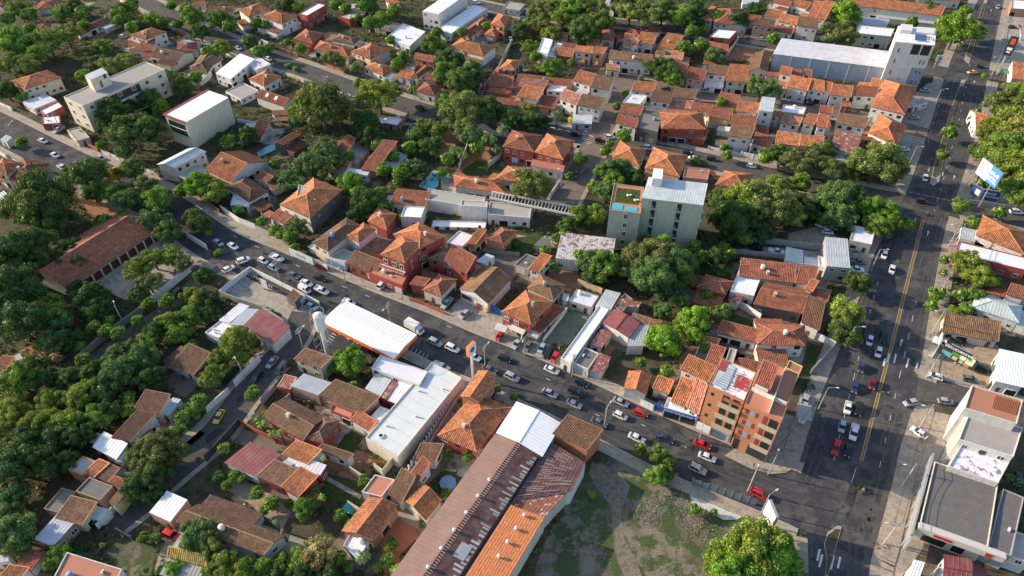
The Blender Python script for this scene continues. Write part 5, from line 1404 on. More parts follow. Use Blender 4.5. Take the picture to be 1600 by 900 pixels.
def plant(group_):
    px, py, r, k, tone = group_[0]
    sc = ppm(px, py, 4); Rm = r / sc; pal = k == 'p'
    Rm *= 1.12
    if k == 's': zc = Rm * .75
    elif pal: zc = max(4.5, Rm * 2.0)
    elif k == 'c': zc = Rm * 2.2
    else: zc = max(1.9, Rm * .74 + min(1.8, Rm * .22))
    c = P(px, py, zc + (0 if pal else Rm * .1)); Rm = 1.27 * r / ppm(px, py, zc)
    cat_ = 'shrub' if k == 's' else ('palm' if pal else 'tree')
    nm = 'shrub' if k == 's' else ('palm_tree' if pal else ('conifer' if k == 'c' else 'tree'))
    rt = root(nm, (c.x, c.y, 0), TR.uniform(0, 6.28), cat_, group={'shrub': 'garden shrubs', 'palm': 'palm trees of the gardens', 'tree': 'trees between the houses'}[cat_])
    size = 'small' if Rm < 2.2 else ('tall' if Rm < 3.8 else ('broad' if Rm < 5.5 else 'huge'))
    if k == 's': size = 'low'
    w_ = f"{size} {GWORD[tone]} {KWORD[k]}"
    PEND.append((rt, w_, px, py))
    g = GREEN[tone]; j = TR.uniform(.86, 1.16); col = (g[0] * j * TR.uniform(.92, 1.08), g[1] * j, g[2] * j)
    me = CROWN[k][TR.randrange(len(CROWN[k]))]
    fl = TR.uniform(.9, 1.12)
    add('crown', me, rt, col, (0, 0, zc), None, (Rm * 1.06 * TR.uniform(.93, 1.08), Rm * 1.06 * TR.uniform(.93, 1.08), Rm * fl))
    for q in group_[1:]:
        s2 = ppm(q[0], q[1], zc); z2 = zc + TR.uniform(-.05, .25) * Rm; c2 = P(q[0], q[1], z2) - c; R2 = 1.27 * q[2] / s2
        rot = Matrix.Rotation(-rt.rotation_euler.z, 3, 'Z') @ Vector((c2.x, c2.y, 0)); g2 = GREEN[q[4]]
        add('crown', CROWN[q[3]][TR.randrange(len(CROWN[q[3]]))], rt, tuple(x * TR.uniform(.9, 1.1) for x in g2), (rot.x, rot.y, z2), (0, 0, TR.uniform(0, 6)), (R2, R2, R2 * TR.uniform(.85, 1.05)))
    if k != 's':
        t = TR.choice(PTRUNK if pal else TRUNK); hs = zc * (1.0 if pal else 1.05); ws = 1.6 + Rm * .55 if not pal else 5.5
        add('trunk', t, rt, None, None, None, (max(ws, Rm) if not pal else ws, max(ws, Rm) if not pal else ws, hs))
ENT = []
for ent in TDATA.replace('\n', ';').split(';'):
    ent = ent.split()
    if len(ent) == 5: ENT.append([float(ent[0]), float(ent[1]), float(ent[2]), ent[3], ent[4]])
ENT.sort(key=lambda e: -e[2]); TREES = []
for e in ENT:                                # a lobe that lies inside a bigger crown belongs to that tree
    host = None
    if e[3] in 'dbu':
        for t_ in TREES:
            m_ = t_[0]
            if m_[3] in 'dbu' and math.hypot(m_[0] - e[0], (m_[1] - e[1]) * 1.25) < .62 * m_[2] + .12 * e[2] and len(t_) < 5: host = t_; break
    if host: host.append(e)
    else: TREES.append([e])
trees_ = [t for t in TREES if t[0][3] not in 'sp']; rest_ = [t for t in TREES if t[0][3] in 'sp']
trees_.sort(key=lambda t: -t[0][2] / ppm(t[0][0], t[0][1]) * ppm(t[0][0], t[0][1]))
for t in trees_[:298] + rest_: plant(t)
SMALL_TREES = trees_[298:]

# the smallest trees, too many to tell apart one by one
lowc = [make_crown(s, 16, .34, 60, .10, .8, -.4, .62) for s in (61, 62)]; VV = []
rng_ = np.random.default_rng(9)
for t in SMALL_TREES:
    for px, py, r, k, tone in t:
        Rm = 1.27 * r / ppm(px, py, 3); zc = Rm * 1.15; c = P(px, py, zc); me = lowc[rng_.integers(2)]; a = np.empty(len(me.vertices) * 3, np.float32); me.vertices.foreach_get('co', a); a = a.reshape(-1, 4, 3) * Rm + np.array([c.x, c.y, zc]); VV.append(a)
if VV:
    o = add('small_trees', quads_mesh('small_trees', np.concatenate(VV), [M_LEAF]), None, GREEN['b']); o['kind'] = 'stuff'
# low undergrowth filling the gardens wherever nothing else stands
rng_ = np.random.default_rng(4); n_ = 105000; X = rng_.uniform([-320, 45], [320, 520], (n_, 2))
ix = ((X - [GX0, GY0]) / GS).astype(int); ok = ~occ[ix[:, 0], ix[:, 1]] & ~(occ_yard[ix[:, 0], ix[:, 1]] & (rng_.random(n_) < .8))
patch = np.sin(X[:, 0] * .13 + 2 * np.sin(X[:, 1] * .07)) + np.sin(X[:, 1] * .17 + X[:, 0] * .05) + rng_.normal(0, .5, n_)
ok &= patch > -.9; X = X[ok]; cc, nn, ss = [], [], []
for k in range(2):
    m_ = len(X) // 2; Xi = X[k * m_:(k + 1) * m_]; rad = rng_.uniform(.35, 1.25, len(Xi)); L_ = 13
    d = rng_.normal(0, 1, (len(Xi), L_, 3)); d /= np.linalg.norm(d, axis=2, keepdims=True); d[:, :, 2] = np.abs(d[:, :, 2])
    c = np.concatenate([Xi, np.zeros((len(Xi), 1))], 1)[:, None, :] + d * rad[:, None, None] * rng_.uniform(.6, 1.1, (len(Xi), L_, 1))
    o = add('undergrowth', quads_mesh('undergrowth', leaves(c.reshape(-1, 3), d.reshape(-1, 3), .34, rng_, .6), [M_LEAF]), None, ((.075, .115, .03), (.11, .13, .045))[k]); o['kind'] = 'stuff'
# ---------------------------------------------------------------- vehicles
def loft(mb, st, mi=0):
    """st: list of (x, [(y,z) ring])"""
    for (x0, a), (x1, b) in zip(st[:-1], st[1:]):
        n = len(a)
        for i in range(n):
            j = (i + 1) % n; mb.quad([(x0, *a[i]), (x1, *b[i]), (x1, *b[j]), (x0, *a[j])], mi=mi)
    for x, a, rev in ((st[0][0], st[0][1], True), (st[-1][0], st[-1][1], False)):
        q = [(x, *p) for p in a]; mb.quad(q if rev else q[::-1], mi=mi)
def ring(hw, z0, z1): return [(-hw * .9, z0), (hw * .9, z0), (hw, z0 + .18), (hw * 1.0, z0 + (z1 - z0) * .62), (hw * .9, z1 - .02), (hw * .55, z1), (-hw * .55, z1), (-hw * .9, z1 - .02), (-hw, z0 + (z1 - z0) * .62), (-hw, z0 + .18)]
CARS = {  # body stations (x, half width, z0, z1), cabin: rear base, rear top, front top, front base, roof z, base z
 'sedan': ([(-2.18, .72, .38, .78), (-2.1, .82, .26, .93), (-1.2, .87, .22, .97), (0, .88, .2, .95), (1.1, .87, .22, .93), (1.85, .82, .25, .82), (2.15, .70, .34, .66)], (-1.75, -1.0, .35, 1.15, 1.44, .93)),
 'hatch': ([(-1.85, .72, .38, .82), (-1.78, .81, .26, 1.0), (-1.0, .85, .22, .99), (0, .86, .2, .96), (1.0, .85, .22, .94), (1.65, .80, .25, .84), (1.95, .68, .34, .68)], (-1.80, -1.35, .35, 1.15, 1.50, .95)),
 'suv': ([(-2.2, .78, .42, .95), (-2.12, .88, .32, 1.12), (-1.2, .93, .28, 1.12), (0, .94, .26, 1.08), (1.0, .93, .28, 1.07), (1.85, .88, .32, .99), (2.2, .76, .40, .80)], (-2.12, -1.75, .45, 1.2, 1.74, 1.06)),
 'pickup': ([(-2.6, .84, .45, .95), (-2.55, .90, .36, 1.02), (-1.0, .92, .32, 1.04), (0, .92, .3, 1.07), (1.2, .92, .3, 1.07), (2.1, .88, .34, .99), (2.5, .76, .42, .80)], (-.72, -.55, .65, 1.4, 1.76, 1.03)),
 'van': ([(-2.2, .80, .38, 1.0), (-2.15, .86, .3, 1.15), (0, .88, .28, 1.15), (1.3, .88, .28, 1.12), (2.0, .82, .3, 1.0), (2.2, .72, .4, .8)], (-2.15, -2.05, 1.15, 1.9, 1.92, 1.1)),
}
def cabin(mb_glass, mb_roof, c, hw):
    rb, rtp, ft, fb, zr, zb = c; wb, wt = hw * .93, hw * .72
    RB = [(rb, -wb, zb), (rb, wb, zb)]; RT = [(rtp, -wt, zr - .04), (rtp, wt, zr - .04)]; FT = [(ft, -wt, zr - .03), (ft, wt, zr - .03)]; FB = [(fb, -wb, zb), (fb, wb, zb)]
    return RB, RT, FT, FB, wt, zr
def make_car(kind):
    st, c = CARS[kind]; hw = max(s[1] for s in st); mb = MB(); loft(mb, [(x, ring(h, a, b)) for x, h, a, b in st])
    if kind == 'pickup':
        for s_ in (-1, 1): mb.box(-2.5, -.85, s_ * .86 - .04, s_ * .86 + .04, 1.0, 1.28)
        mb.box(-2.56, -2.46, -.88, .88, .95, 1.27); 
    RB, RT, FT, FB, wt, zr = cabin(None, None, c, hw)
    parts = []
    rf = MB(); m_ = .03
    rf.quad([RT[0], FT[0], FT[1], RT[1]]); mid = ((RT[0][0] + FT[0][0]) / 2)
    rf = MB(); rf.quad([(RT[0][0], -wt, zr - .03), (FT[0][0], -wt, zr - .03), (mid + .2, -wt * .55, zr + .03), (mid - .3, -wt * .55, zr + .03)]); rf.quad([(mid - .3, -wt * .55, zr + .03), (mid + .2, -wt * .55, zr + .03), (mid + .2, wt * .55, zr + .03), (mid - .3, wt * .55, zr + .03)])
    rf.quad([(mid - .3, wt * .55, zr + .03), (mid + .2, wt * .55, zr + .03), (FT[0][0], wt, zr - .03), (RT[0][0], wt, zr - .03)]); rf.quad([(FT[0][0], -wt, zr - .03), (FT[0][0], wt, zr - .03), (mid + .2, wt * .55, zr + .03), (mid + .2, -wt * .55, zr + .03)]); rf.quad([(RT[0][0], wt, zr - .03), (RT[0][0], -wt, zr - .03), (mid - .3, -wt * .55, zr + .03), (mid - .3, wt * .55, zr + .03)])
    for s_ in (0, 1):                                   # door pillars
        sg = -1 if s_ == 0 else 1
        for t in ((0.0, .06), (.48, .53), (.94, 1.0)) if kind != 'van' else ((0.0, .62), (.9, 1.0)):
            a0 = [FB[s_][0] + (RB[s_][0] - FB[s_][0]) * k for k in t]; a1 = [FT[s_][0] + (RT[s_][0] - FT[s_][0]) * k for k in t]
            if kind == 'van': a0 = [RB[s_][0] + (FB[s_][0] - RB[s_][0]) * k for k in t]; a1 = [RT[s_][0] + (FT[s_][0] - RT[s_][0]) * k for k in t]
            yb, yt = sg * (hw * .93 + .012), sg * (wt + .012); rf.quad([(a0[0], yb, c[5]), (a0[1], yb, c[5]), (a1[1], yt, zr - .03), (a1[0], yt, zr - .03)])
    mb.smooth = False
    parts.append(('body', mb.mesh('body', M_PAINT), True)); parts.append(('roof_panel', rf.mesh('roof_panel', M_PAINT), True))
    g = MB(); g.quad([FB[0], FB[1], FT[1], FT[0]]); parts.append(('windscreen', g.mesh('windscreen', M_CGLASS), False))
    g = MB(); g.quad([RB[1], RB[0], RT[0], RT[1]]); parts.append(('rear_window', g.mesh('rear_window', M_CGLASS if kind != 'van' else M_PAINT), False))
    for s_ in (0, 1):
        g = MB(); q = [RB[s_], FB[s_], FT[s_], RT[s_]]; g.quad(q if s_ == 0 else q[::-1]); parts.append(('side_window', g.mesh('side_window', M_CGLASS), False))
    wx = (st[0][0] + .78, st[-1][0] - .80)
    wmb = MB(); wmb.tube((0, -.11, 0), (0, .11, 0), .32, .32, 12); wmb.tube((0, -.12, 0), (0, .12, 0), .18, .18, 8, mi=1); wme = wmb.mesh('wheel', [M_TYRE, M_STEEL])
    for x in wx:
        for s_ in (-1, 1): parts.append(('wheel', wme, (x, s_ * (hw - .08), .32)))
    lm = MB(); lm.box(-.05, .05, -.17, .17, -.07, .07); lme = lm.mesh('headlight', M_LAMP); tme = lm.mesh('tail_light', M_TAIL)
    for s_ in (-1, 1):
        parts.append(('headlight', lme, (st[-1][0] - .03, s_ * (st[-1][1] - .16), .66))); parts.append(('tail_light', tme, (st[0][0] + .02, s_ * (st[0][1] - .12), .82)))
        mm = MB(); mm.box(c[3] - .35, c[3] - .2, s_ * (hw + .02) - .08 * (s_ < 0), s_ * (hw + .02) + .08 * (s_ > 0), c[5], c[5] + .14); parts.append(('mirror', mm.mesh('mirror', M_PAINT), True))
    return parts
PROTO = {k: make_car(k) for k in CARS}
CCOL = {'w': ((.72, .73, .74), 'white'), 's': ((.36, .38, .40), 'silver'), 'g': ((.13, .14, .15), 'dark grey'), 'k': ((.018, .019, .022), 'black'), 'r': ((.55, .025, .03), 'bright red'),
        'm': ((.15, .015, .025), 'maroon'), 'n': ((.03, .05, .12), 'navy blue'), 'l': ((.30, .42, .48), 'pale blue'), 'y': ((.75, .48, .03), 'yellow'), 'e': ((.40, .37, .31), 'beige')}
KW = {'sedan': 'saloon car', 'hatch': 'hatchback', 'suv': 'tall estate car', 'pickup': 'pickup truck', 'van': 'van'}
def car(px, py, kind, col, ang, z=0.09):
    p = P(px, py, .7); q = P(px + math.cos(R(ang)) * 4, py + math.sin(R(ang)) * 4, .7); d = q - p
    c, cw = CCOL[col]
    rt = root({'sedan': 'car', 'hatch': 'car', 'suv': 'car', 'pickup': 'pickup_truck', 'van': 'van'}[kind], (p.x, p.y, z), math.atan2(d.y, d.x), {'pickup': 'pickup truck', 'van': 'van'}.get(kind, 'car'), group='vehicles on the streets and yards')
    rt['_front'] = 0
    taxi = col == 'y'
    PEND.append((rt, f"{cw} {'taxi' if taxi else KW[kind]}", px, py))
    for nm, me, x in PROTO[kind]:
        if isinstance(x, tuple): add(nm, me, rt, None, x)
        else: add(nm, me, rt, c)
    if taxi: sg = MB(); sg.box(-.15, .1, -.3, .3, 1.46, 1.6); add('roof_sign', sg.mesh('roof_sign', M_WHITE), rt)
    return rt
CDATA = '''67 220 sedan w 22;86 242 sedan w 28;98 262 pickup w 30;158 247 hatch s 30;92 203 pickup s 150;296 345 hatch s 35;341 379 sedan s 35;364 384 sedan w 32;357 420 hatch w -28;380 407 suv w -20
411 407 hatch w 28;433 403 pickup w 22;427 418 hatch l 28;459 430 sedan g 28;500 434 sedan k 18;503 417 suv m 18;479 442 sedan w 26;476 452 van w 30;503 454 pickup w 24;545 472 sedan w 25;597 445 suv w -48;487 479 hatch l 25
680 535 suv s 25;707 544 suv w 25;741 557 sedan w 28;788 560 hatch k 22;765 577 sedan g 25;800 589 suv s 25;862 578 sedan w 24;908 598 hatch k 25;900 612 suv k 24;859 614 sedan s 25;897 631 sedan s 25;936 660 sedan g 25
969 649 hatch w 25;970 628 sedan s 25;1001 645 hatch r 18;995 684 sedan w 25;1039 685 sedan n 22;1097 694 sedan r 22;1105 714 sedan w 22;1090 733 suv e 25;1187 772 suv r 25
726 491 hatch s 140;781 525 hatch r 125;808 537 sedan s 130;825 541 hatch g 122;847 544 hatch l 120;857 552 suv k 120;867 558 hatch r 125;698 474 pickup s 130;1258 626 pickup s -72;1036 624 hatch g 120;1255 650 pickup w 105
1519 113 sedan y 178;1533 104 sedan k 5;1559 11 hatch s 98;1586 19 van w 185;1582 42 sedan k 5;1446 141 sedan s 4;1501 69 hatch w 100;1428 183 sedan s 6;1413 233 hatch w 4;1410 252 van w 5;1446 278 hatch w 98;1441 315 suv k 8;1588 331 suv w 4
1382 398 hatch w 104;1394 421 sedan w 104;1359 532 hatch w 103;1380 527 suv k 103;1373 550 hatch w 103;1346 574 hatch n 103;1364 600 hatch m 104;1336 605 sedan n 102;1325 637 sedan w 101;1342 639 suv k 101;1316 666 hatch l 102;1334 676 pickup w 102;1306 699 suv r 102;1325 703 sedan k 100
1423 629 hatch s 168;1477 627 hatch s 8;1436 676 sedan w 215;1181 388 suv k 10;1213 393 pickup w 8;1293 362 hatch w 10;1283 352 hatch w 20;1340 409 pickup g 5;1337 421 pickup w 5;901 210 suv k 10;938 219 suv m 6;953 214 hatch w 6;1013 231 suv w 8;1042 237 hatch k 12;1076 240 suv k 10;1083 247 hatch w 190;1112 248 hatch k 8;1174 259 hatch w 10
900 273 suv g 100;1101 142 suv s 6;1137 137 hatch w 92;1041 140 sedan k 4;1159 57 sedan y 6;1191 61 hatch l 8;1000 45 sedan g 5;1232 154 hatch w 88;1265 161 suv k 5;744 4 suv w 5;819 29 sedan g 12;798 61 hatch s 60;660 169 hatch n 8;372 75 sedan w 22;412 88 suv g 24;420 92 hatch w 25;193 57 hatch w 2
425 566 sedan s 130;440 576 van g 128;401 590 suv k 130;342 651 sedan y 120;268 836 suv r 22;275 459 suv k 140;575 548 suv k 25;690 573 pickup w 22;1555 346 hatch w 8;432 182 hatch w 30;870 47 hatch w 60;1372 165 hatch g 92;1300 355 hatch s 15;1470 536 van w 20;1496 531 pickup k 25;1536 578 suv k 20;1515 592 hatch g 10;1462 588 hatch w 200;1590 748 sedan k 100'''
for e in CDATA.replace('\n', ';').split(';'):
    e = e.split(); car(float(e[0]), float(e[1]), e[2], e[3], float(e[4]))
# the box truck beside the station
p = P(649, 513, 1.2); q = P(655, 516.5, 1.2); d = q - p
tk = root('box_truck', (p.x, p.y, .06), math.atan2(d.y, d.x), 'truck', 'white truck with tall cargo box queuing beside the fuel station canopy'); USED.add(tk['label'])
mb = MB(); mb.box(-3.4, .9, -1.15, 1.15, .9, 3.0); add('cargo_box', mb.mesh('cargo_box', M_WHITE), tk)
mb = MB(); loft(mb, [(1.0, ring(1.05, .5, 2.2)), (2.0, ring(1.05, .5, 2.15)), (2.55, ring(1.0, .5, 1.35)), (2.7, ring(.9, .6, 1.1))]); add('cab', mb.mesh('cab', M_PAINT), tk, (.72, .72, .72))
mb = MB(); mb.quad([(2.57, -.85, 1.4), (2.57, .85, 1.4), (2.07, .8, 2.1), (2.07, -.8, 2.1)]); add('windscreen', mb.mesh('windscreen', M_CGLASS), tk)
mb = MB(); mb.box(-3.3, 2.2, -.4, .4, .5, .85); add('chassis', mb.mesh('chassis', M_DARK), tk)
wm_ = MB(); wm_.tube((0, -.14, 0), (0, .14, 0), .45, .45, 12); wm_ = wm_.mesh('wheel', M_TYRE)
for x in (-2.4, 1.7):
    for s_ in (-1, 1): add('wheel', wm_, tk, None, (x, s_ * .95, .45))
# people: one skinned figure standing, one riding
def skin_person(name, J, E, Rd):
    me = bpy.data.meshes.new(name); me.from_pydata(J, E, []); o = bpy.data.objects.new(name, me); COL.objects.link(o)
    md = o.modifiers.new('skin', 'SKIN'); 
    for v, r in zip(me.skin_vertices[0].data, Rd): v.radius = (r, r)
    me.skin_vertices[0].data[0].use_root = True
    o.modifiers.new('sub', 'SUBSURF').levels = 1
    dg = bpy.context.evaluated_depsgraph_get(); m2 = bpy.data.meshes.new_from_object(o.evaluated_get(dg)); bpy.data.objects.remove(o)
    return m2
SK = mat('skin', (.36, .22, .15)); CLO = mat('clothing', objcol=True); JN = mat('trousers', objcol=True); HAIR = mat('hair', (.02, .015, .012))
def body_mats(me, zsplit):
    me.materials.clear()
    for m_ in (CLO, JN, SK): me.materials.append(m_)
    for p_ in me.polygons:
        z = p_.center.z; p_.material_index = zsplit(p_.center); p_.use_smooth = True
Js = [(0, 0, .95), (0, 0, 1.2), (0, 0, 1.43), (0, 0, 1.52), (.02, 0, 1.66), (0, .19, 1.4), (.03, .24, 1.12), (.12, .24, .88), (.15, .24, .78), (0, -.19, 1.4), (-.02, -.24, 1.12), (.03, -.25, .88), (.05, -.25, .78), (0, .1, .88), (.12, .11, .48), (.05, .12, .07), (.2, .12, .04), (0, -.1, .88), (-.08, -.11, .48), (-.2, -.12, .08), (-.06, -.12, .04)]
Es = [(0, 1), (1, 2), (2, 3), (3, 4), (2, 5), (5, 6), (6, 7), (7, 8), (2, 9), (9, 10), (10, 11), (11, 12), (0, 13), (13, 14), (14, 15), (15, 16), (0, 17), (17, 18), (18, 19), (19, 20)]
Rs = [.15, .14, .13, .06, .105, .065, .05, .038, .04, .065, .05, .038, .04, .095, .065, .05, .04, .095, .065, .05, .04]
STAND = skin_person('body', Js, Es, Rs)
body_mats(STAND, lambda c: 2 if (c.z > 1.5 or (abs(c.y) > .19 and c.z < 1.15 and c.z > .7)) else (1 if c.z < .95 else 0))
Jr = [(-.25, 0, .85), (-.15, 0, 1.1), (-.02, 0, 1.32), (.03, 0, 1.42), (.08, 0, 1.54), (.0, .2, 1.3), (.22, .27, 1.12), (.48, .25, 1.03), (.52, .22, 1.02), (.0, -.2, 1.3), (.22, -.27, 1.12), (.48, -.25, 1.03), (.52, -.22, 1.02), (-.2, .12, .82), (.2, .2, .72), (.08, .2, .35), (.2, .2, .3), (-.2, -.12, .82), (.2, -.2, .72), (.08, -.2, .35), (.2, -.2, .3)]
RIDE = skin_person('body', Jr, Es, Rs)
body_mats(RIDE, lambda c: 2 if (c.z > 1.44 or c.x > .42) else (1 if c.z < .88 else 0))
_hm = MB(); _hm.tube((0, 0, -.02), (0, 0, .09), .115, .08, 10); _hm.tube((0, 0, .09), (0, 0, .125), .08, .03, 10); HAIRM = _hm.mesh('hair', HAIR); HELM = _hm.mesh('helmet', M_PAINT)
def person(px, py, lab, top, leg, ang=0, z=.16):
    p = P(px, py, .9); o = root('person', (p.x, p.y, z), R(ang), 'person', lab); USED.add(lab)
    b = add('body', STAND, o, top); add('hair', HAIRM, o, None, (.02, 0, 1.67)); return o
person(739, 487, 'person in dark clothes walking beside the silver hatchback in the shop car park', (.03, .03, .035), 0, 200, .05)
person(1432, 208, 'person in a black shirt on the pavement near the orange corner house', (.03, .03, .03), 0, 80)
person(1424, 230, 'person in dark clothes near the white hatchback by the corner house', (.06, .06, .07), 0, 250)
person(1535, 148, 'person in black walking on the pavement across from the grey warehouse', (.02, .02, .025), 0, 90)
person(1178, 727, 'person in a dark shirt standing at the curved pavement corner', (.05, .05, .07), 0, 10)
person(1264, 605, 'person in grey walking past the parked silver pickup', (.2, .2, .22), 0, 100)
person(721, 535, 'person in a red shirt standing at the edge of the main street', (.5, .04, .04), 0, 30)
def motorbike(px, py, ang, col, lab, rider=None, hcol=(.6, .6, .1)):
    p = P(px, py, .6); q = P(px + math.cos(R(ang)) * 4, py + math.sin(R(ang)) * 4, .6); d = q - p
    o = root('motorcycle', (p.x, p.y, .07), math.atan2(d.y, d.x), 'motorcycle', lab); USED.add(lab)
    w2 = MB(); w2.tube((0, -.05, 0), (0, .05, 0), .3, .3, 14); w2.tube((0, -.055, 0), (0, .055, 0), .2, .2, 8, mi=1); wmm = w2.mesh('wheel', [M_TYRE, M_STEEL])
    add('wheel', wmm, o, None, (-.62, 0, .3)); add('wheel', wmm, o, None, (.66, 0, .3))
    f = MB(); f.bar((-.6, 0, .35), (.1, 0, .45), .12, .2); f.bar((.1, 0, .4), (.42, 0, .8), .16, .2); f.bar((.42, 0, .95), (.66, 0, .3), .05); add('frame', f.mesh('frame', M_DARK), o)
    t = MB(); loft(t, [(-.1, [(-.12, .68), (.12, .68), (.1, .85), (-.1, .85)]), (.2, [(-.16, .65), (.16, .65), (.13, .93), (-.13, .93)]), (.42, [(-.08, .7), (.08, .7), (.06, .88), (-.06, .88)])]); add('fuel_tank', t.mesh('fuel_tank', M_PAINT), o, col)
    s_ = MB(); s_.box(-.72, -.05, -.14, .14, .72, .8); add('seat', s_.mesh('seat', M_DARK), o)
    h_ = MB(); h_.bar((.45, -.33, 1.02), (.45, .33, 1.02), .04); add('handlebar', h_.mesh('handlebar', M_STEEL), o)
    if rider:
        r_ = root('person', o.location, o.rotation_euler.z, 'person', rider); USED.add(rider)
        add('body', RIDE, r_, (.25, .22, .1)); add('helmet', HELM, r_, hcol, (.08, 0, 1.53))
motorbike(1348, 766, 100, (.5, .35, .03), 'yellow motorcycle riding down the avenue near the bottom crossing', 'rider in yellow on the motorcycle near the bottom crossing')
motorbike(865, 632, 25, (.1, .1, .1), 'dark motorcycle on the main street behind the silver saloon cars', 'rider in tan on the dark motorcycle of the main street', (.3, .3, .3))
motorbike(514, 470, 25, (.2, .03, .03), 'dark red motorcycle by the kerb of the building site', 'rider on the dark red motorcycle by the building site', (.1, .1, .1))
motorbike(1448, 352 - 18, 105, (.05, .05, .05), 'black motorcycle just below the upper avenue crossing', 'rider on the black motorcycle below the upper crossing', (.1, .1, .1))
# ---------------------------------------------------------------- particular details of the larger buildings
def H_(k): return HOUSE[k]
def wall_frame(rt, Q, W, D, s, i):
    c = [Q(.0, .0), Q(1, 0), Q(1, 1), Q(0, 1)]; return c[i], c[(i + 1) % 4]
KZ = 1.0
def edge_place(rt, a, b, name, me, t, z, sc, col=None, off=0.0):
    z = z * KZ; sc = (sc[0], sc[1], sc[2] * KZ)
    d = (b - a); L = d.length; d = d / L; n_ = Vector((d.y, -d.x, 0)); p = a + (b - a) * t + n_ * off
    return add(name, me, rt, col, (p.x, p.y, z), (0, 0, math.atan2(d.y, d.x)), sc)
def grid_windows(rt, a, b, ts, zs, ww, wh, off=.02):
    for z in zs:
        for t in ts:
            o = edge_place(rt, a, b, 'window', WIN_ME, t, z, (ww, 1, wh), off=off); add('pane', PANE_ME, o)
def front_edge(key, which=None):
    """the wall edges of a building, ordered by how squarely they face the camera"""
    rt, Q, W, D, s, h = HOUSE[key][:6]; M_ = Matrix.Rotation(HOUSE[key][-1], 3, 'Z'); loc = HOUSE[key][-2]; base = HOUSE[key][0]
    c = [Q(0, 0), Q(1, 0), Q(1, 1), Q(0, 1)]; r = []
    off = Matrix.Translation(base.location) @ Matrix.Rotation(base.rotation_euler.z, 4, 'Z')
    inv = off.inverted(); tr = inv @ Matrix.Translation(loc) @ Matrix.Rotation(HOUSE[key][-1], 4, 'Z')
    for i in range(4):
        a, b = c[i], c[(i + 1) % 4]; n_ = M_ @ Vector(((b - a).y, -(b - a).x, 0)).normalized()
        mid = M_ @ ((a + b) / 2) + Vector((loc.x, loc.y, 0)); v = (CAM - mid); v.z = 0; r.append((n_.dot(v.normalized()), i, tr @ a, tr @ b, n_))
    r.sort(key=lambda q: -q[0]); return base, r
SIGN = {}
FONT_PARTS = []
def text_on(rt, a, b, txt, z, size, col, t0=.5, off=.1, name='lettering', tilt=0):
    if txt[0] == '#':                        # writing too small to read in the photograph: strokes of the same size
        rm = random.Random(len(txt) * 7 + int(size * 100)); mb = MB(); n_ = int(txt[1:]); x = -n_ * size * .33
        for k in range(n_):
            w_ = size * .5
            mb.box(x, x + size * .13, -.02, .01, -size * .36, size * .36); mb.box(x + size * .13, x + w_, -.02, .01, size * rm.choice([.2, 0, -.36]), size * rm.choice([.36, .3])) if rm.random() < .5 else mb.box(x + w_ - size * .12, x + w_, -.02, .01, -size * .36, size * rm.choice([.1, .36]))
            mb.box(x + size * .13, x + w_, -.02, .01, -size * .36, -size * .2); x += size * .66
        d_ = (b - a).normalized(); nn_ = Vector((d_.y, -d_.x, 0)); p = a + (b - a) * t0 + nn_ * off
        return add(name, mb.mesh(name, M_PLAIN), rt, col, (p.x, p.y, z), (0, 0, math.atan2(d_.y, d_.x)))
    cu = bpy.data.curves.new(name, 'FONT'); cu.body = txt; cu.size = size; cu.align_x = 'CENTER'; cu.align_y = 'CENTER'; cu.extrude = .015
    o = bpy.data.objects.new(name, cu); COL.objects.link(o); dg = bpy.context.evaluated_depsgraph_get(); me = bpy.data.meshes.new_from_object(o.evaluated_get(dg)); bpy.data.objects.remove(o)
    me.materials.clear(); me.materials.append(M_PLAIN)
    d = (b - a); d_ = d.normalized(); n_ = Vector((d_.y, -d_.x, 0)); p = a + d * t0 + n_ * off
    return add(name, me, rt, col, (p.x, p.y, z), (R(90) - tilt, 0, math.atan2(d_.y, d_.x)))
def panel(rt, a, b, t0, t1, z0, z1, name, col, off=.05, th=.06, mt=None, alongn=0.0):
    z0, z1 = z0 * KZ, z1 * KZ
    d = b - a; d_ = d.normalized(); n_ = Vector((d_.y, -d_.x, 0)); L = d.length; mb = MB(); mb.box(0, L * (t1 - t0), 0, th, 0, z1 - z0)
    p = a + d * t0 + n_ * off
    return add(name, mb.mesh(name, mt or M_PLAIN), rt, col, (p.x, p.y, z0), (0, 0, math.atan2(d_.y, d_.x)))
# green apartment block: dark window strips
KZ = 1.34
b_, e_ = front_edge('green apartment block'); a, b = e_[0][2], e_[0][3]
for t in (.21, .63):
    panel(b_, a, b, t - .045, t + .045, .6, 13.2, 'window_strip', (.30, .33, .28), .04, .05)
    for k in range(5):
        panel(b_, a, b, t - .034, t + .034, .9 + k * 2.6, 2.9 + k * 2.6, 'window', (.03, .03, .03), .07, .05, M_GLASS); panel(b_, a, b, t - .034, t, .9 + k * 2.6, 1.7 + k * 2.6, 'railing_panel', (.16, .17, .16), .11, .03)
a, b = e_[1][2], e_[1][3]; grid_windows(b_, a, b, (.3, .7), (3, 6, 9, 12), 1.2, 1.2)
for t, z in ((.08, 11.2), (.08, 8.4)): edge_place(b_, a, b, 'air_conditioner', AC_ME, t, z, (1, 1, 1), off=.25)
b2, e2 = front_edge('terrace_wing'); a, b = e2[0][2], e2[0][3]; grid_windows(b2, a, b, (.55,), (1.8, 4.4, 7.0, 9.6), 1.3, 1.6)
rt, Q, W, D, s, h = HOUSE['terrace_wing'][:6]; loc, rz = HOUSE['terrace_wing'][-2:]
tr = (Matrix.Translation(b2.location) @ Matrix.Rotation(b2.rotation_euler.z, 4, 'Z')).inverted() @ Matrix.Translation(loc) @ Matrix.Rotation(rz, 4, 'Z')
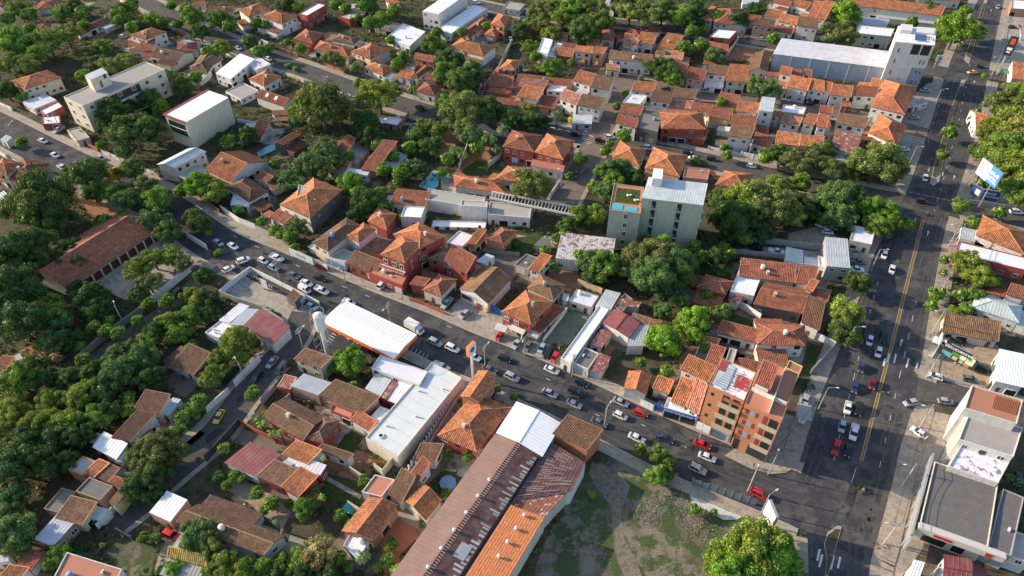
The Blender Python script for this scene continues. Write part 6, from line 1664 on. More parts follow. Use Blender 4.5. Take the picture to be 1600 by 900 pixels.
def deck(base, tr, Q, u0, u1, v0, v1, z0, z1, name, mt, col=None):
    mb = MB(); p = [tr @ Q(u0, v0), tr @ Q(u1, v0), tr @ Q(u1, v1), tr @ Q(u0, v1)]; 
    for j in range(4):
        a, b = p[j], p[(j + 1) % 4]; mb.quad([(a.x, a.y, z0), (b.x, b.y, z0), (b.x, b.y, z1), (a.x, a.y, z1)])
    mb.quad([(q.x, q.y, z1) for q in p]); return add(name, mb.mesh(name, mt), base, col)
deck(b2, tr, Q, .12, .9, .32, .88, 14.3, 14.55, 'roof_lawn', G_GRASS); deck(b2, tr, Q, .05, .42, .06, .26, 14.3, 14.62, 'roof_pool', G_WATER); deck(b2, tr, Q, .5, .88, .06, .22, 14.3, 14.62, 'roof_pool', G_WATER)
for u, v in ((.55, .6), (.8, .45)):
    mb = MB(); mb.box(-.3, .9, -.3, .3, .3, .38); mb.box(-.7, -.3, -.3, .3, .3, .8); q = tr @ Q(u, v); add('lounger', mb.mesh('lounger', M_WHITE), b2, None, (q.x, q.y, 14.6), (0, 0, .6))
# white tower
b_, e_ = front_edge('white tower with solar panels on its roof'); a, b = e_[0][2], e_[0][3]
panel(b_, a, b, .66, 1.0, 0, 9, 'grey_blue_cladding', (.23, .28, .33), .05)
panel(b_, a, b, .47, .68, 13.2, 16.4, 'loggia_opening', (.03, .028, .028), .03); panel(b_, a, b, .72, .94, 13.2, 16.4, 'loggia_opening', (.03, .028, .028), .03)
for z in (14.2, 10.6, 7.0, 3.6): grid_windows(b_, a, b, (.16,), (z,), .7, 1.8)
for z in (11.0, 7.6, 4.2, 1.6): grid_windows(b_, a, b, (.80, .90), (z,), .65, 1.8, off=.08)
for z in (8, 5): grid_windows(b_, a, b, (.42, .49), (z,), .5, .35)
rt, Q, W, D, s, h = HOUSE['white tower with solar panels on its roof'][:6]
for i in range(5):
    for j in range(3):
        q = Q(.50 + i * .058, .18 + j * .13, h - .05); mb = MB(); mb.box(-.48, .48, -.75, .75, 0, .06); mb.box(-.45, .45, -.72, .72, .06, .065, 1)
        o = add('solar_panel', mb.mesh('solar_panel', [M_STEEL, mat('solar_cell', (.05, .12, .26), rough=.2, spec=.6)]), rt, None, (q.x, q.y, h + .5), (R(12), 0, 0))
tr = Matrix.Identity(4); deck(rt, tr, Q, .06, .36, .55, .95, h - .3, h + 1.4, 'stair_head', M_WALL, WALL['w'])
deck(rt, tr, Q, .48, .95, .6, .96, h - .3, h + .7, 'plant_box', M_WALL, WALL['w'])
for k in range(5): mb = MB(); mb.bar((0, 0, 0), (0, 2.6, 0), .12); q = Q(.80 + .035 * k, .2, h + .9); add('beam', mb.mesh('beam', M_DARK), rt, None, (q.x, q.y, q.z))
# cream offices
b_, e_ = front_edge('long cream three storey office building with stair tower'); 
for q in e_[:2]:
    L = (q[3] - q[2]).length; n_ = max(2, int(L / 6)); 
    grid_windows(b_, q[2], q[3], [(i + .5) / n_ for i in range(n_)], (1.8, 4.6, 7.4), 1.8, 1.3)
panel(b_, e_[0][2], e_[0][3], .30, .66, 5.6, 8.2, 'loggia_opening', (.04, .04, .045), .03)
panel(b_, e_[0][2], e_[0][3], .30, .66, 5.3, 5.8, 'balcony_slab', (.6, .56, .47), .9, .9)
b2, e2 = front_edge('stair_tower'); panel(b2, e2[0][2], e2[0][3], .4, .52, 9.2, 11.3, 'door', (.28, .07, .04), .05); panel(b2, e2[0][2], e2[0][3], .7, .86, 11.3, 12.6, 'window', (.04, .04, .05), .05)
# hall with green front
rt, Q, W, D, s, h = building('f', 290, 191, 357, 152, 325, 141, 11.8, 'w', 'c', 'white roofed hall with glazed green front', 'nowin bare')
LM.append(('white roofed hall with glazed green front', 312, 172)); HOUSE['hall'] = (rt, Q, W, D, s, h, rt.location.copy(), rt.rotation_euler.z)
KZ = 1.31
b_, e_ = front_edge('hall')
lf = [q for q in e_ if q[4].x < -.1 and q[0] > -.2] or [e_[1]]; a, b = lf[0][2], lf[0][3]
panel(b_, a, b, 0, 1, 3.0, 9.0, 'green_front', (.36, .52, .32), .06)
for z0, z1 in ((3.8, 5.6), (6.0, 7.8)):
    for i in range(6): panel(b_, a, b, .1 + i * .135, .1 + i * .135 + .125, z0, z1, 'pane', (.05, .09, .10), .12, .04, M_GLASS)
panel(b_, a, b, .08, .93, 5.65, 5.95, 'white_band', (.7, .72, .72), .13)
pp = MB(); add('red_coping', (lambda m_: (m_.bar(Q(-.01, 1.01, 11.9), Q(1.01, 1.01, 11.9), .9, .3), m_.bar(Q(-.02, -.01, 11.9), Q(-.02, 1.01, 11.9), .9, .3), m_.mesh('red_coping', M_PLAIN))[-1])(pp), rt, (.30, .03, .04))
# grey-blue hall beside the tower
rt, Q, W, D, s, h = building('s', 1208, 84, 1391, 107, 1399, 81, 8.8, 'w', 'l', 'long blue grey warehouse with white roof', 'nowin bare')
LM.append(('long blue grey warehouse with white roof', 1300, 95)); HOUSE['wh'] = (rt, Q, W, D, s, h, rt.location.copy(), rt.rotation_euler.z)
b_, e_ = front_edge('wh')
for i in range(1, 6): edge_place(b_, e_[0][2], e_[0][3], 'downpipe', SHUT_ME, i / 6, 0, (.18, 2, 6.3), (.6, .63, .66))
# school verandah
KZ = 1.0
b_, e_ = front_edge('long red roofed school with pillared verandah'); a, b = e_[0][2], e_[0][3]; d_ = (b - a).normalized(); n_ = Vector((d_.y, -d_.x, 0)); L = (b - a).length
panel(b_, a, b, .0, 1, .5, 3.4, 'painted_verandah_shade', (.10, .035, .03), .0, .02)  # dark sheet painted in place of the shade behind the pillars
for i in range(10):
    q = a + (b - a) * ((i + .5) / 10) + n_ * .6; mb = MB(); mb.box(-.22, .22, -.22, .22, 0, 3.75); add('pillar', mb.mesh('pillar', M_WALL), b_, (.55, .48, .38), q, (0, 0, math.atan2(d_.y, d_.x)))
panel(b_, a, b, 0, 1, .0, .5, 'plinth', (.45, .42, .36), 1.4, 1.4)
# pharmacy
b_, e_ = front_edge('pharmacy with blue sign'); a, b = e_[0][2], e_[0][3]; BL = (.03, .11, .38)
panel(b_, a, b, .0, 1, 2.9, 4.0, 'sign_board', BL, .35, .3)
text_on(b_, a, b, 'FARMACIA', 3.42, .95, (.75, .76, .78), .36, .38); text_on(b_, a, b, '#5', 3.42, .8, (.75, .76, .78), .72, .38)
for t in (.06, .94):
    panel(b_, a, b, t - .03, t + .03, 3.05, 3.85, 'cross_plate', (.75, .76, .78), .37, .04); panel(b_, a, b, t - .008, t + .008, 3.15, 3.75, 'cross', BL, .39, .03); panel(b_, a, b, t - .02, t + .02, 3.38, 3.55, 'cross', BL, .392, .03)
for t0, t1 in ((.04, .48), (.52, .94)): panel(b_, a, b, t0, t1, .2, 2.6, 'shop_window', (.03, .035, .04), .03, .05, M_GLASS)
# brown shop with white front
b_, e_ = front_edge('brown gabled shop with white front')
q = [x for x in e_[:2] if (x[3] - x[2]).length < 17]; q = sorted(e_[:2], key=lambda x: x[4].x)[0]; a, b = q[2], q[3]
panel(b_, a, b, .08, .40, 1.3, 3.0, 'shop_window', (.05, .06, .08), .03, .05, M_GLASS); panel(b_, a, b, .60, .72, .05, 2.3, 'door', (.3, .04, .04), .04)
text_on(b_, a, b, '#13', 3.5, .55, (.40, .12, .2), .42, .06)
panel(b_, a, b, .85, .93, .1, 2.2, 'sign_board', (.6, .5, .1), .04)
# brick apartments: balconies and windows
KZ = 1.33
for key, nb in (('orange apartment block with stone balconies', 0), ('brick apartment block with terracotta terraces', 1)):
    b_, e_ = front_edge(key); a, b = e_[0][2], e_[0][3]
    t0 = .42 if nb == 0 else .0
    for k in range(3):
        z = 3.4 + k * 3.1
        if nb == 0:
            panel(b_, a, b, .38, .99, z, z + .25, 'balcony_slab', (.42, .36, .27), 1.3, 1.3); panel(b_, a, b, .38, .99, z + .25, z + 1.1, 'balcony_parapet', (.45, .38, .28), 1.32, .15)
            panel(b_, a, b, .44, .62, z + .3, z + 2.5, 'window', (.03, .03, .03), .05, .05, M_GLASS); panel(b_, a, b, .72, .9, z + .3, z + 2.5, 'window', (.03, .03, .03), .05, .05, M_GLASS)
            panel(b_, a, b, .11, .19, z + 1.0, z + 1.8, 'window', (.04, .03, .03), .04, .05, M_GLASS)
        else:
            panel(b_, a, b, .08, .2, z + .9, z + 2.2, 'window', (.28, .04, .06), .04, .05); panel(b_, a, b, .2, .34, z + .9, z + 2.2, 'window', (.25, .3, .36), .04, .05); panel(b_, a, b, .34, .42, z + .9, z + 2.2, 'window', (.28, .04, .06), .04, .05)
            panel(b_, a, b, .5, .99, z, z + .25, 'balcony_slab', (.42, .36, .27), 1.2, 1.2); panel(b_, a, b, .5, .99, z + .25, z + 1.0, 'balcony_parapet', (.44, .38, .3), 1.22, .15)
            panel(b_, a, b, .56, .66, z + .3, z + 2.4, 'window', (.28, .04, .06), .05, .05); panel(b_, a, b, .72, .94, z + .3, z + 2.4, 'window', (.03, .03, .03), .05, .05, M_GLASS)
    if nb == 0:
        panel(b_, a, b, .0, .4, 1.0, 3.0, 'awning_sign', (.72, .72, .72), 1.2, .2); panel(b_, a, b, .45, .95, .1, 2.8, 'shop_window', (.35, .38, .42), .04)
        rr = MB(); rr.box(0, 4.6, -1.5, .1, 0, .1); d_ = (b - a).normalized(); q_ = a + (b - a) * .48; add('pink_tiled_awning', rr.mesh('pink_tiled_awning', M_TILE), b_, (.55, .25, .2), (q_.x, q_.y, 15.2), (R(-25), 0, math.atan2(d_.y, d_.x)))
    else:
        panel(b_, a, b, .05, .2, .1, 2.8, 'shop_door', (.05, .08, .08), .04, .05, M_GLASS); panel(b_, a, b, .45, .97, .1, 2.9, 'shop_window', (.12, .15, .16), .04, .05, M_GLASS)
    a, b = e_[1][2], e_[1][3]; grid_windows(b_, a, b, (.2, .5, .8), (1.8, 5, 8, 11), 1.4, 1.3)
rt, Q, W, D, s, h = HOUSE['orange apartment block with stone balconies'][:6]; I4 = Matrix.Identity(4)
deck(rt, I4, Q, .05, .45, .1, .9, h - .28, h - .1, 'metal_roof', M_METAL, (.45, .52, .58)); deck(rt, I4, Q, .58, .93, .30, .72, h - .27, h - .05, 'red_metal_roof', M_RUST, (.4, .05, .05)); deck(rt, I4, Q, .04, .22, .6, .97, h - .2, h - .02, 'red_metal_roof', M_METAL, (.33, .05, .06))
for k in range(9): mb = MB(); mb.bar(Q(.1 + .02 * k, .12 + .08 * k, h - .02), Q(.55 + .03 * k, .12 + .08 * k, h - .02), .12, .1); add('metal_roof_seam', mb.mesh('metal_roof_seam', M_METAL), rt, (.2, .22, .25))
rt, Q, W, D, s, h = HOUSE['brick apartment block with terracotta terraces'][:6]
deck(rt, I4, Q, .62, .64, .03, .97, h - .3, h + 1.2, 'dividing_wall', M_WALL, WALL['w']); deck(rt, I4, Q, .03, .97, .30, .32, h - .3, h + .9, 'dividing_wall', M_WALL, WALL['w'])
# red orange house with white portal
KZ = 1.0
b_, e_ = front_edge('orange house with white portal'); q = sorted(e_[:2], key=lambda x: x[4].x)[0]; a, b = q[2], q[3]
for t in (.18, .52): grid_windows(b_, a, b, (t,), (4.7,), 1.6, 1.3); 
grid_windows(b_, a, b, (.28,), (1.6,), 1.6, 1.3)
for t in (.42, .78): panel(b_, a, b, t, t + .035, 0, 3.2, 'portal_column', (.72, .7, .66), 1.6, .35)
panel(b_, a, b, .38, .85, 3.0, 3.5, 'portal_lintel', (.72, .7, .66), 1.7, 1.6); panel(b_, a, b, .55, .72, .05, 2.5, 'door', (.03, .03, .03), .04); panel(b_, a, b, .34, .88, 3.5, 4.3, 'balcony_rail', (.72, .7, .66), 1.65, .1)
rt, Q, W, D, s, h = HOUSE['orange house with white portal'][:6]
add('chimney', CHIM_ME, rt, (.35, .33, .32), Q(.66, .5, h + 1.6)); 
# tall red house
b_, e_ = front_edge('tall red house with bright orange roof'); q = sorted(e_[:2], key=lambda x: x[4].x)[0]; a, b = q[2], q[3]
panel(b_, a, b, 0, 1.0, 5.2, 5.5, 'balcony_slab', (.6, .57, .52), 1.4, 1.4); panel(b_, a, b, 0, 1.0, 5.5, 6.4, 'balcony_parapet', (.5, .13, .08), 1.42, .12); grid_windows(b_, a, b, (.2, .55, .85), (7.0,), 1.6, 1.8)
panel(b_, a, b, .0, 1.0, 2.3, 3.6, 'awning_sign', (.7, .7, .68), 1.6, .3); panel(b_, a, b, .1, .9, .1, 2.3, 'shop_window', (.05, .03, .03), .04)
q = sorted(e_[:2], key=lambda x: x[4].x)[-1]; grid_windows(b_, q[2], q[3], (.3, .7), (4.5, 7.2), .9, 1.2)
# steep red roof skylights
rt, Q, W, D, s, h = HOUSE['steep red roofed house with two white skylights'][:6]
for u in (.3, .62):
    q = Q(u, .3, h + .3 * D * .7 + .1); mb = MB(); mb.box(-.7, .7, -.9, .9, 0, .12); mb.box(-.12, .12, -.8, .8, .12, .16, 1)
    add('skylight', mb.mesh('skylight', [M_WHITE, M_STEEL]), rt, None, q, (math.atan(.7), 0, 0))
# cream water tank on the red tiled house
rt, Q, W, D, s, h = HOUSE['long red tiled house with a cream water tank'][:6]; add('water_tank', TANK_ME, rt, (.72, .68, .5), Q(.4, .55, h + 1.2))
# stone walled orange hip house: white flue boxes and windows
b_, e_ = front_edge('big orange hip roofed house with dark stone side wall')
q = sorted(e_[:2], key=lambda x: x[4].x)[0]; grid_windows(b_, q[2], q[3], (.2, .5, .8), (1.8, 4.8), 1.4, 1.3)
panel(b_, q[2], q[3], 0, 1, 0, 6.2, 'white_front_wall', WALL['w'], .0, .02)
q = sorted(e_[:2], key=lambda x: x[4].x)[-1]; grid_windows(b_, q[2], q[3], (.25, .7), (4.6,), .8, .8, off=.03)
# factory: roof vents, serrated joint
for px, py in [(768, 722), (757, 742), (727, 800), (695, 866), (671, 884), (791, 722), (758, 773)][:5] + [(792, 722)]:
    pass
rt, Q, W, D, s, h = HOUSE['long brown metal roofed factory'][:6]
for k in range(7): add('roof_vent', VENT_ME, rt, None, Q(.28 + k * .105, .5, h + .12 * D / 2))
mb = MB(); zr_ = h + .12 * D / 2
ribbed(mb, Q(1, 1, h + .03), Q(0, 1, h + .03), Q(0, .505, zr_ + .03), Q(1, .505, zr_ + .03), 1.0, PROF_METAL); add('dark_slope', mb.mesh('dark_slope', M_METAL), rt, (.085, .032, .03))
mb = MB(); mb.quad([Q(.62, .93, zr_ - .12 * D * .43 + .12), Q(.62, .72, zr_ - .12 * D * .22 + .12), Q(.70, .72, zr_ - .12 * D * .22 + .12), Q(.70, .93, zr_ - .12 * D * .43 + .12)]); add('grey_sheet', mb.mesh('grey_sheet', M_METAL), rt, (.36, .38, .37))
for k in range(70): mb = MB() if k == 0 else mb; q = Q((k + .5) / 70, .52, h + .12 * D / 2 + .06); mb.bar(q - Vector((0, .1, 0)), q + Vector((0, .9, -.08)), .18, .09)
add('ridge_teeth', mb.mesh('ridge_teeth', M_METAL), rt, (.42, .3, .24))
rq = random.Random(4)
for k in range(34):
    u = .985; v = .05 + .93 * (k + rq.random() * .5) / 34
    if .55 < v < .60: continue
    mb = MB(); l_ = rq.uniform(.06, .22); zf = lambda vv: zr_ - .12 * D * (vv - .5) + .05
    mb.quad([Q(v * .8, 1.0, zf(1.0)), Q(v * .8, 1.0 - l_, zf(1.0 - l_)), Q(v * .8 + .012, 1.0 - l_, zf(1.0 - l_)), Q(v * .8 + .012, 1.0, zf(1.0))]); add('pale_sheet', mb.mesh('pale_sheet', M_METAL), rt, (.42, .41, .40))
ra, Qa, Wa, Da, sa, ha = HOUSE['dark maroon metal roofed factory annex'][:6]
for k in range(26):
    v = .05 + .9 * k / 26; u0 = rq.uniform(.02, .5); u1 = u0 + rq.uniform(.2, .5); mb = MB(); mb.bar(Qa(u0, v, ha + .12), Qa(min(.98, u1), v, ha + .12), .12, .04); add('worn_seam', mb.mesh('worn_seam', M_METAL), ra, (.40, .33, .30))
rt, Q, W, D, s, h = HOUSE['factory wing with orange rusted roof'][:6]
for k in range(4): add('roof_vent', VENT_ME, rt, None, Q(.5, .93 - k * .17, h))
KZ = .93
rt, Q, W, D, s, h = HOUSE['large white flat roofed hall'][:6]
for k in range(1, 9): mb = MB(); mb.bar(Q(.01, k / 9, h - .28), Q(.99, k / 9, h - .28), .06, .03); add('sheet_joint', mb.mesh('sheet_joint', M_JOINT), rt)
for u, v in ((.25, .2), (.7, .42), (.3, .66), (.8, .8)): add('air_conditioner', AC_ME, rt, None, Q(u, v, h - .28), (0, 0, .3))
mb = MB(); mb.tube(Q(.28, .09, h - .3), Q(.28, .09, h + .05), .75, .75, 16); mb.tube(Q(.28, .09, h + .05), Q(.28, .09, h + .1), .45, .45, 16, mi=1); add('roof_cowl', mb.mesh('roof_cowl', [M_WHITE, M_DARK]), rt)
rt, Q, W, D, s, h = HOUSE['pink walled roof walk beside the white hall'][:6]
for k in range(22): q = Q(.15, .06 + k * .042, h); mb = MB(); mb.box(q.x - .15, q.x + .15, q.y - .15, q.y + .15, h - .3, h + 1.6); add('baluster', mb.mesh('baluster', M_WHITE), rt)
# warehouse at the lower right: white fascia and red signs
rt, Q, W, D, s, h = HOUSE['dark warehouse'][:6]; b_, e_ = front_edge('dark warehouse'); a, b = e_[0][2], e_[0][3]
panel(b_, a, b, -.02, 1.25, 5.2, 7.2, 'white_fascia', (.55, .52, .47), 1.5, 1.4); panel(b_, a, b, .22, .50, 5.7, 6.6, 'red_sign', (.5, .04, .03), 1.58, .08); panel(b_, a, b, .98, 1.08, 5.4, 6.8, 'red_sign', (.5, .04, .03), 1.58, .08)
for t0, t1 in ((.15, .5), (.6, .78)): panel(b_, a, b, t0, t1, .6, 3.6, 'shop_window', (.03, .03, .035), .04, .05, M_GLASS)
for k in range(26): mb = MB(); mb.bar(Q(.02, k / 26 + .02, h - .26), Q(.98, k / 26 + .02, h - .26), .1, .06); add('roof_seam', mb.mesh('roof_seam', M_CONC), rt, (.12, .12, .12))
KZ = 1.0
# old white corner building: pilasters
b_, e_ = front_edge('old white corner building'); q = sorted(e_[:3], key=lambda x: x[4].x)[0]; a, b = q[2], q[3]
for k in range(6): panel(b_, a, b, .03 + k * .165, .09 + k * .165, 0, 10.2, 'pilaster', (.66, .62, .56), .5, .5)
grid_windows(b_, a, b, [.14 + k * .165 for k in range(5)], (4.5, 7.5), 1.1, 1.5)
rt, Q, W, D, s, h = HOUSE['terracotta_roof_terrace'][:6]; loc, rz = HOUSE['terracotta_roof_terrace'][-2:]; tr = (Matrix.Translation(rt.location) @ Matrix.Rotation(rt.rotation_euler.z, 4, 'Z')).inverted() @ Matrix.Translation(loc) @ Matrix.Rotation(rz, 4, 'Z')
for k in range(16): mb = MB(); mb.bar(tr @ Q(.48 + k * .03, .35, h - .1), tr @ Q(.48 + k * .03, .9, h - .1), .14, .2); add('pergola_slat', mb.mesh('pergola_slat', M_PLAIN), rt, (.42, .17, .08))
KZ = 1.0
# concrete house pergola
pg = root('pergola', P(766, 312, 0), 0, 'pergola', 'long white concrete pergola with many cross slats'); USED.add(pg['label']); LM.append(('long white concrete pergola with many cross slats', 835, 320))
def world_bar(rt, a, b, w_, h_, name, mt, col=None):
    mb = MB(); mb.bar(a - rt.location, b - rt.location, w_, h_); return add(name, mb.mesh(name, mt), rt, col)
A0, A1 = P(768, 300, 5.2), P(905, 325, 5.2); B0, B1 = P(765, 309, 5.2), P(900, 337, 5.2)
world_bar(pg, A0, A1, .35, .7, 'beam', M_WALL, WALL['w']); world_bar(pg, B0, B1, .35, .7, 'beam', M_WALL, WALL['w'])
for k in range(26): world_bar(pg, A0 + (A1 - A0) * ((k + .5) / 26) , B0 + (B1 - B0) * ((k + .5) / 26) , .16, .45, 'slat', M_WALL, WALL['w'])
for q in (A0, A1, B0, B1, (A0 + A1) / 2, (B0 + B1) / 2): world_bar(pg, Vector((q.x, q.y, 0)), Vector((q.x, q.y, 5)), .3, .3, 'post', M_WALL, WALL['w'])
# ---------------------------------------------------------------- fuel station
A, B, C = P(502, 503, 6), P(616, 560, 6), P(650, 523, 6); D_ = A + (C - B); st = root('canopy', (A.x, A.y, 0), math.atan2((B - A).y, (B - A).x), 'canopy', 'white canopy of the fuel station'); USED.add(st['label']); LM.append((st['label'], 575, 515))
W = (B - A).length; ux = (B - A).normalized(); vx = Vector((-ux.y, ux.x, 0)); s = (C - B).dot(ux) * .5; D = (C - B).dot(vx)
mb = MB(); Qc = lambda u, v, z: Vector((u * W + v * s, v * D, z))
ribbed(mb, Qc(0, 0, 6), Qc(1, 0, 6), Qc(1, .5, 6.35), Qc(0, .5, 6.35), 1.0, PROF_METAL); ribbed(mb, Qc(1, 1, 6), Qc(0, 1, 6), Qc(0, .5, 6.35), Qc(1, .5, 6.35), 1.0, PROF_METAL); mb.quad([Qc(0, 0, 5.3), Qc(0, 1, 5.3), Qc(1, 1, 5.3), Qc(1, 0, 5.3)])
add('roof', mb.mesh('roof', mat('clean_white_sheet', (.80, .80, .79), noise=.04, nscale=.5, rough=.5)), st)
for (a, b, nm, col) in ((Qc(0, 0, 0), Qc(1, 0, 0), 'orange_fascia', (.80, .20, .03)), (Qc(1, 0, 0), Qc(1, 1, 0), 'orange_fascia', (.80, .20, .03)), (Qc(1, 1, 0), Qc(0, 1, 0), 'white_fascia', (.7, .7, .7)), (Qc(0, 1, 0), Qc(0, 0, 0), 'white_fascia', (.7, .7, .7))):
    panel(st, a, b, -.003, 1.003, 4.75, 6.05, nm, col, .1, .12); panel(st, a, b, -.003, 1.003, 6.05, 6.2, 'white_band', (.75, .75, .75), .1, .12)
for u in (.12, .38, .64, .9):
    for v in (.28, .74):
        q = Qc(u, v, 0); mb = MB(); mb.box(q.x - .2, q.x + .2, q.y - .2, q.y + .2, 0, 5.3); add('post', mb.mesh('post', M_WHITE), st)
for k, (u, v) in enumerate(((.25, .28), (.5, .28), (.25, .74), (.5, .74), (.77, .28), (.77, .74))):
    q = Matrix.Rotation(st.rotation_euler.z, 3, 'Z') @ Qc(u, v, 0) + st.location; o = root('fuel_pump', (q.x, q.y, .12), st.rotation_euler.z, 'fuel pump', group='pumps under the station canopy'); o['label'] = 'orange and white fuel pump standing under the station canopy'
    mb = MB(); mb.box(-.5, .5, -.3, .3, 0, 1.7); mb.box(-.6, .6, -.4, .4, 1.7, 2.1); add('casing', mb.mesh('casing', M_WHITE), o); mb = MB(); mb.box(-.4, .4, -.32, -.3, 1.0, 1.5); add('display', mb.mesh('display', M_DARK), o)
# station sign mast
bs = P(739, 592, 0); sg = root('station_sign', (bs.x, bs.y, 0), R(-25), 'sign', 'tall orange and white station sign on a white mast'); USED.add(sg['label']); LM.append((sg['label'], 738, 555)); sg.scale = (1.3, 1.3, 1.3)
mb = MB(); mb.box(-.24, .24, -.2, .2, 0, 8.4); add('mast', mb.mesh('mast', M_WHITE), sg)
def rounded(w_, h_, r_, th, n=5):
    mb = MB(); pts = []
    for cx, cz, a0 in ((w_ / 2 - r_, h_ / 2 - r_, 0), (-w_ / 2 + r_, h_ / 2 - r_, 90), (-w_ / 2 + r_, -h_ / 2 + r_, 180), (w_ / 2 - r_, -h_ / 2 + r_, 270)):
        for k in range(n + 1): a = R(a0 + 90 * k / n); pts.append((cx + r_ * math.cos(a), cz + r_ * math.sin(a)))
    mb.quad([(x, -th / 2, z) for x, z in pts], mi=1); mb.quad([(x, th / 2, z) for x, z in pts[::-1]], mi=1)
    for k in range(len(pts)): a, b = pts[k], pts[(k + 1) % len(pts)]; mb.quad([(a[0], -th / 2, a[1]), (a[0], th / 2, a[1]), (b[0], th / 2, b[1]), (b[0], -th / 2, b[1])])
    return mb
ORG = mat('sign_orange', (.85, .25, .06), rough=.4)
add('sign_box', rounded(2.4, 3.1, .5, .6).mesh('sign_box', [ORG, M_WHITE]), sg, None, (0, 0, 9.3), (0, 0, R(78)))
add('emblem', rounded(1.3, 1.3, .64, .66).mesh('emblem', [mat('sign_blue', (.06, .08, .3)), mat('sign_blue2', (.08, .1, .35))]), sg, None, (0, 0, 9.3), (0, 0, R(78)))
# water tower
bs = P(513, 556, 0); wt = root('water_tower', (bs.x, bs.y, 0), 0, 'water tower', 'white cylindrical water tower with ladder'); USED.add(wt['label']); LM.append((wt['label'], 500, 520)); wt.scale = (1.33, 1.33, 1.33)
mb = MB(); mb.tube((0, 0, 0), (0, 0, 7.6), .5, .45, 14); mb.tube((0, 0, 7.6), (0, 0, 8.2), .5, 1.0, 16, cap=False); add('column', mb.mesh('column', M_WHITE), wt)
mb = MB(); mb.tube((0, 0, 8.2), (0, 0, 12.2), 1.02, 1.02, 18); mb.tube((0, 0, 12.2), (0, 0, 12.5), 1.02, .3, 18); add('tank', mb.mesh('tank', M_WHITE), wt)
mb = MB()
for x, y in ((-2.2, -.4), (-1.3, .9), (1.3, -.7), (1.0, .8)): mb.bar((x, y, 0), (x * .75, y, 12), .1)
for z in range(1, 12, 2): mb.bar((-2.2 + .05 * z, -.4, z), (-1.3, .9, z), .06); mb.bar((1.3, -.7, z), (1.0, .8, z), .06)
add('ladder_frame', mb.mesh('ladder_frame', M_STEEL), wt)
mb = MB()
for k in range(16): a0, a1 = k * math.pi / 8, (k + 1) * math.pi / 8; mb.bar((1.4 * math.cos(a0), 1.4 * math.sin(a0), 13.2), (1.4 * math.cos(a1), 1.4 * math.sin(a1), 13.2), .05); mb.bar((1.3 * math.cos(a0), 1.3 * math.sin(a0), 12.2), (1.4 * math.cos(a0), 1.4 * math.sin(a0), 13.2), .04)
add('railing', mb.mesh('railing', M_STEEL), wt)
# ---------------------------------------------------------------- billboards
def billboard(p0, p1, z0, z1, label, cols, legs=2, txt=None, tcol=(.75, .76, .78), th=.5, back=(.2, .2, .2), tilt=0):
    z0, z1 = z0 * 1.33, z1 * 1.33; txt = [(t_, x, z, q_ * 1.33) for t_, x, z, q_ in (txt or [])]
    """panel whose lower edge runs from p0 to p1 (photo points at height z0)"""
    a, b = P(*p0, z0), P(*p1, z0); d = b - a; L = d.length; rz = math.atan2(d.y, d.x); o = root('billboard', (a.x, a.y, 0), rz, 'billboard', label); USED.add(label)
    if len(label.split()) <= 7: LM.append((label, (p0[0] + p1[0]) / 2, (p0[1] + p1[1]) / 2 - 8))
    mb = MB(); mb.box(0, L, .04, th, z0, z1); add('frame', mb.mesh('frame', M_STEEL), o)
    for t0, t1, s0, s1, c in cols:
        mb = MB(); mb.box(L * t0, L * t1, -.02 - .004 * cols.index((t0, t1, s0, s1, c)), .04, z0 + (z1 - z0) * s0, z0 + (z1 - z0) * s1); add('printed_sheet', mb.mesh('printed_sheet', M_PLAIN), o, c)
    for k in range(legs):
        x = L * (k + .5) / legs; mb = MB(); mb.tube((x, th, 0), (x, th, z1 - .2), .2 if legs > 1 else .35, None, 8); add('leg', mb.mesh('leg', M_STEEL), o)
    mb = MB()
    for k in range(int(L / 1.2)): mb.bar((k * 1.2, th + .05, z0), (k * 1.2 + .8, th + .05, z1), .08)
    if mb.v: add('truss', mb.mesh('truss', M_STEEL), o)
    for t_, x, z, sz in (txt or []): text_on(o, Vector((0, 0, 0)), Vector((L, 0, 0)), t_, z0 + (z1 - z0) * z, sz, tcol, x, .07)
    return o
billboard((1524, 270), (1554, 295), 7, 11.6, 'large white and blue billboard above the trees', [(0, .5, 0, 1, (.75, .76, .78)), (.5, 1, 0, 1, (.06, .22, .55))], 2, [('#4', .72, .66, 1.3), ('#6', .68, .42, .9), ('#6', .74, .24, .9)])
billboard((1515, 302), (1530, 311), 1.6, 4.6, 'narrow dark blue panel with a white bag emblem', [(0, 1, 0, 1, (.03, .06, .2)), (.35, .8, .2, .75, (.6, .5, .42))], 2)
billboard((1530, 310), (1557, 315), 1.2, 4.2, 'dark blue roadside hoarding under the big billboard', [(0, 1, 0, 1, (.03, .06, .22))], 3, [('#7', .4, .66, .7), ('#10', .47, .36, .7)])
billboard((1557, 315), (1575, 318), 1.2, 3.6, 'faded grey hoarding next to the dark blue hoarding', [(0, 1, 0, 1, (.22, .25, .28))], 2)
billboard((1566, 85), (1579, 88), 7, 13.5, 'black upright billboard with a red emblem', [(0, 1, 0, 1, (.03, .03, .033)), (.25, .75, .58, .88, (.5, .09, .05)), (.2, .8, .28, .42, (.7, .7, .7)), (.28, .72, .14, .22, (.7, .7, .7))], 1, None)
billboard((1468, 552), (1520, 580), .6, 3.6, 'wide black fascia full of colourful shop posters', [(0, 1, 0, 1, (.03, .035, .03)), (.02, .3, .08, .5, (.10, .33, .42)), (.28, .55, .45, .9, (.08, .22, .05)), (.34, .48, .1, .4, (.5, .38, .24)), (.52, .68, .4, .85, (.55, .62, .45)), (.7, .92, .3, .95, (.6, .68, .5)), (.72, .84, .6, .98, (.15, .4, .1)), (.55, .66, .1, .35, (.35, .42, .28)), (.68, .85, .05, .3, (.4, .2, .15))], 1)
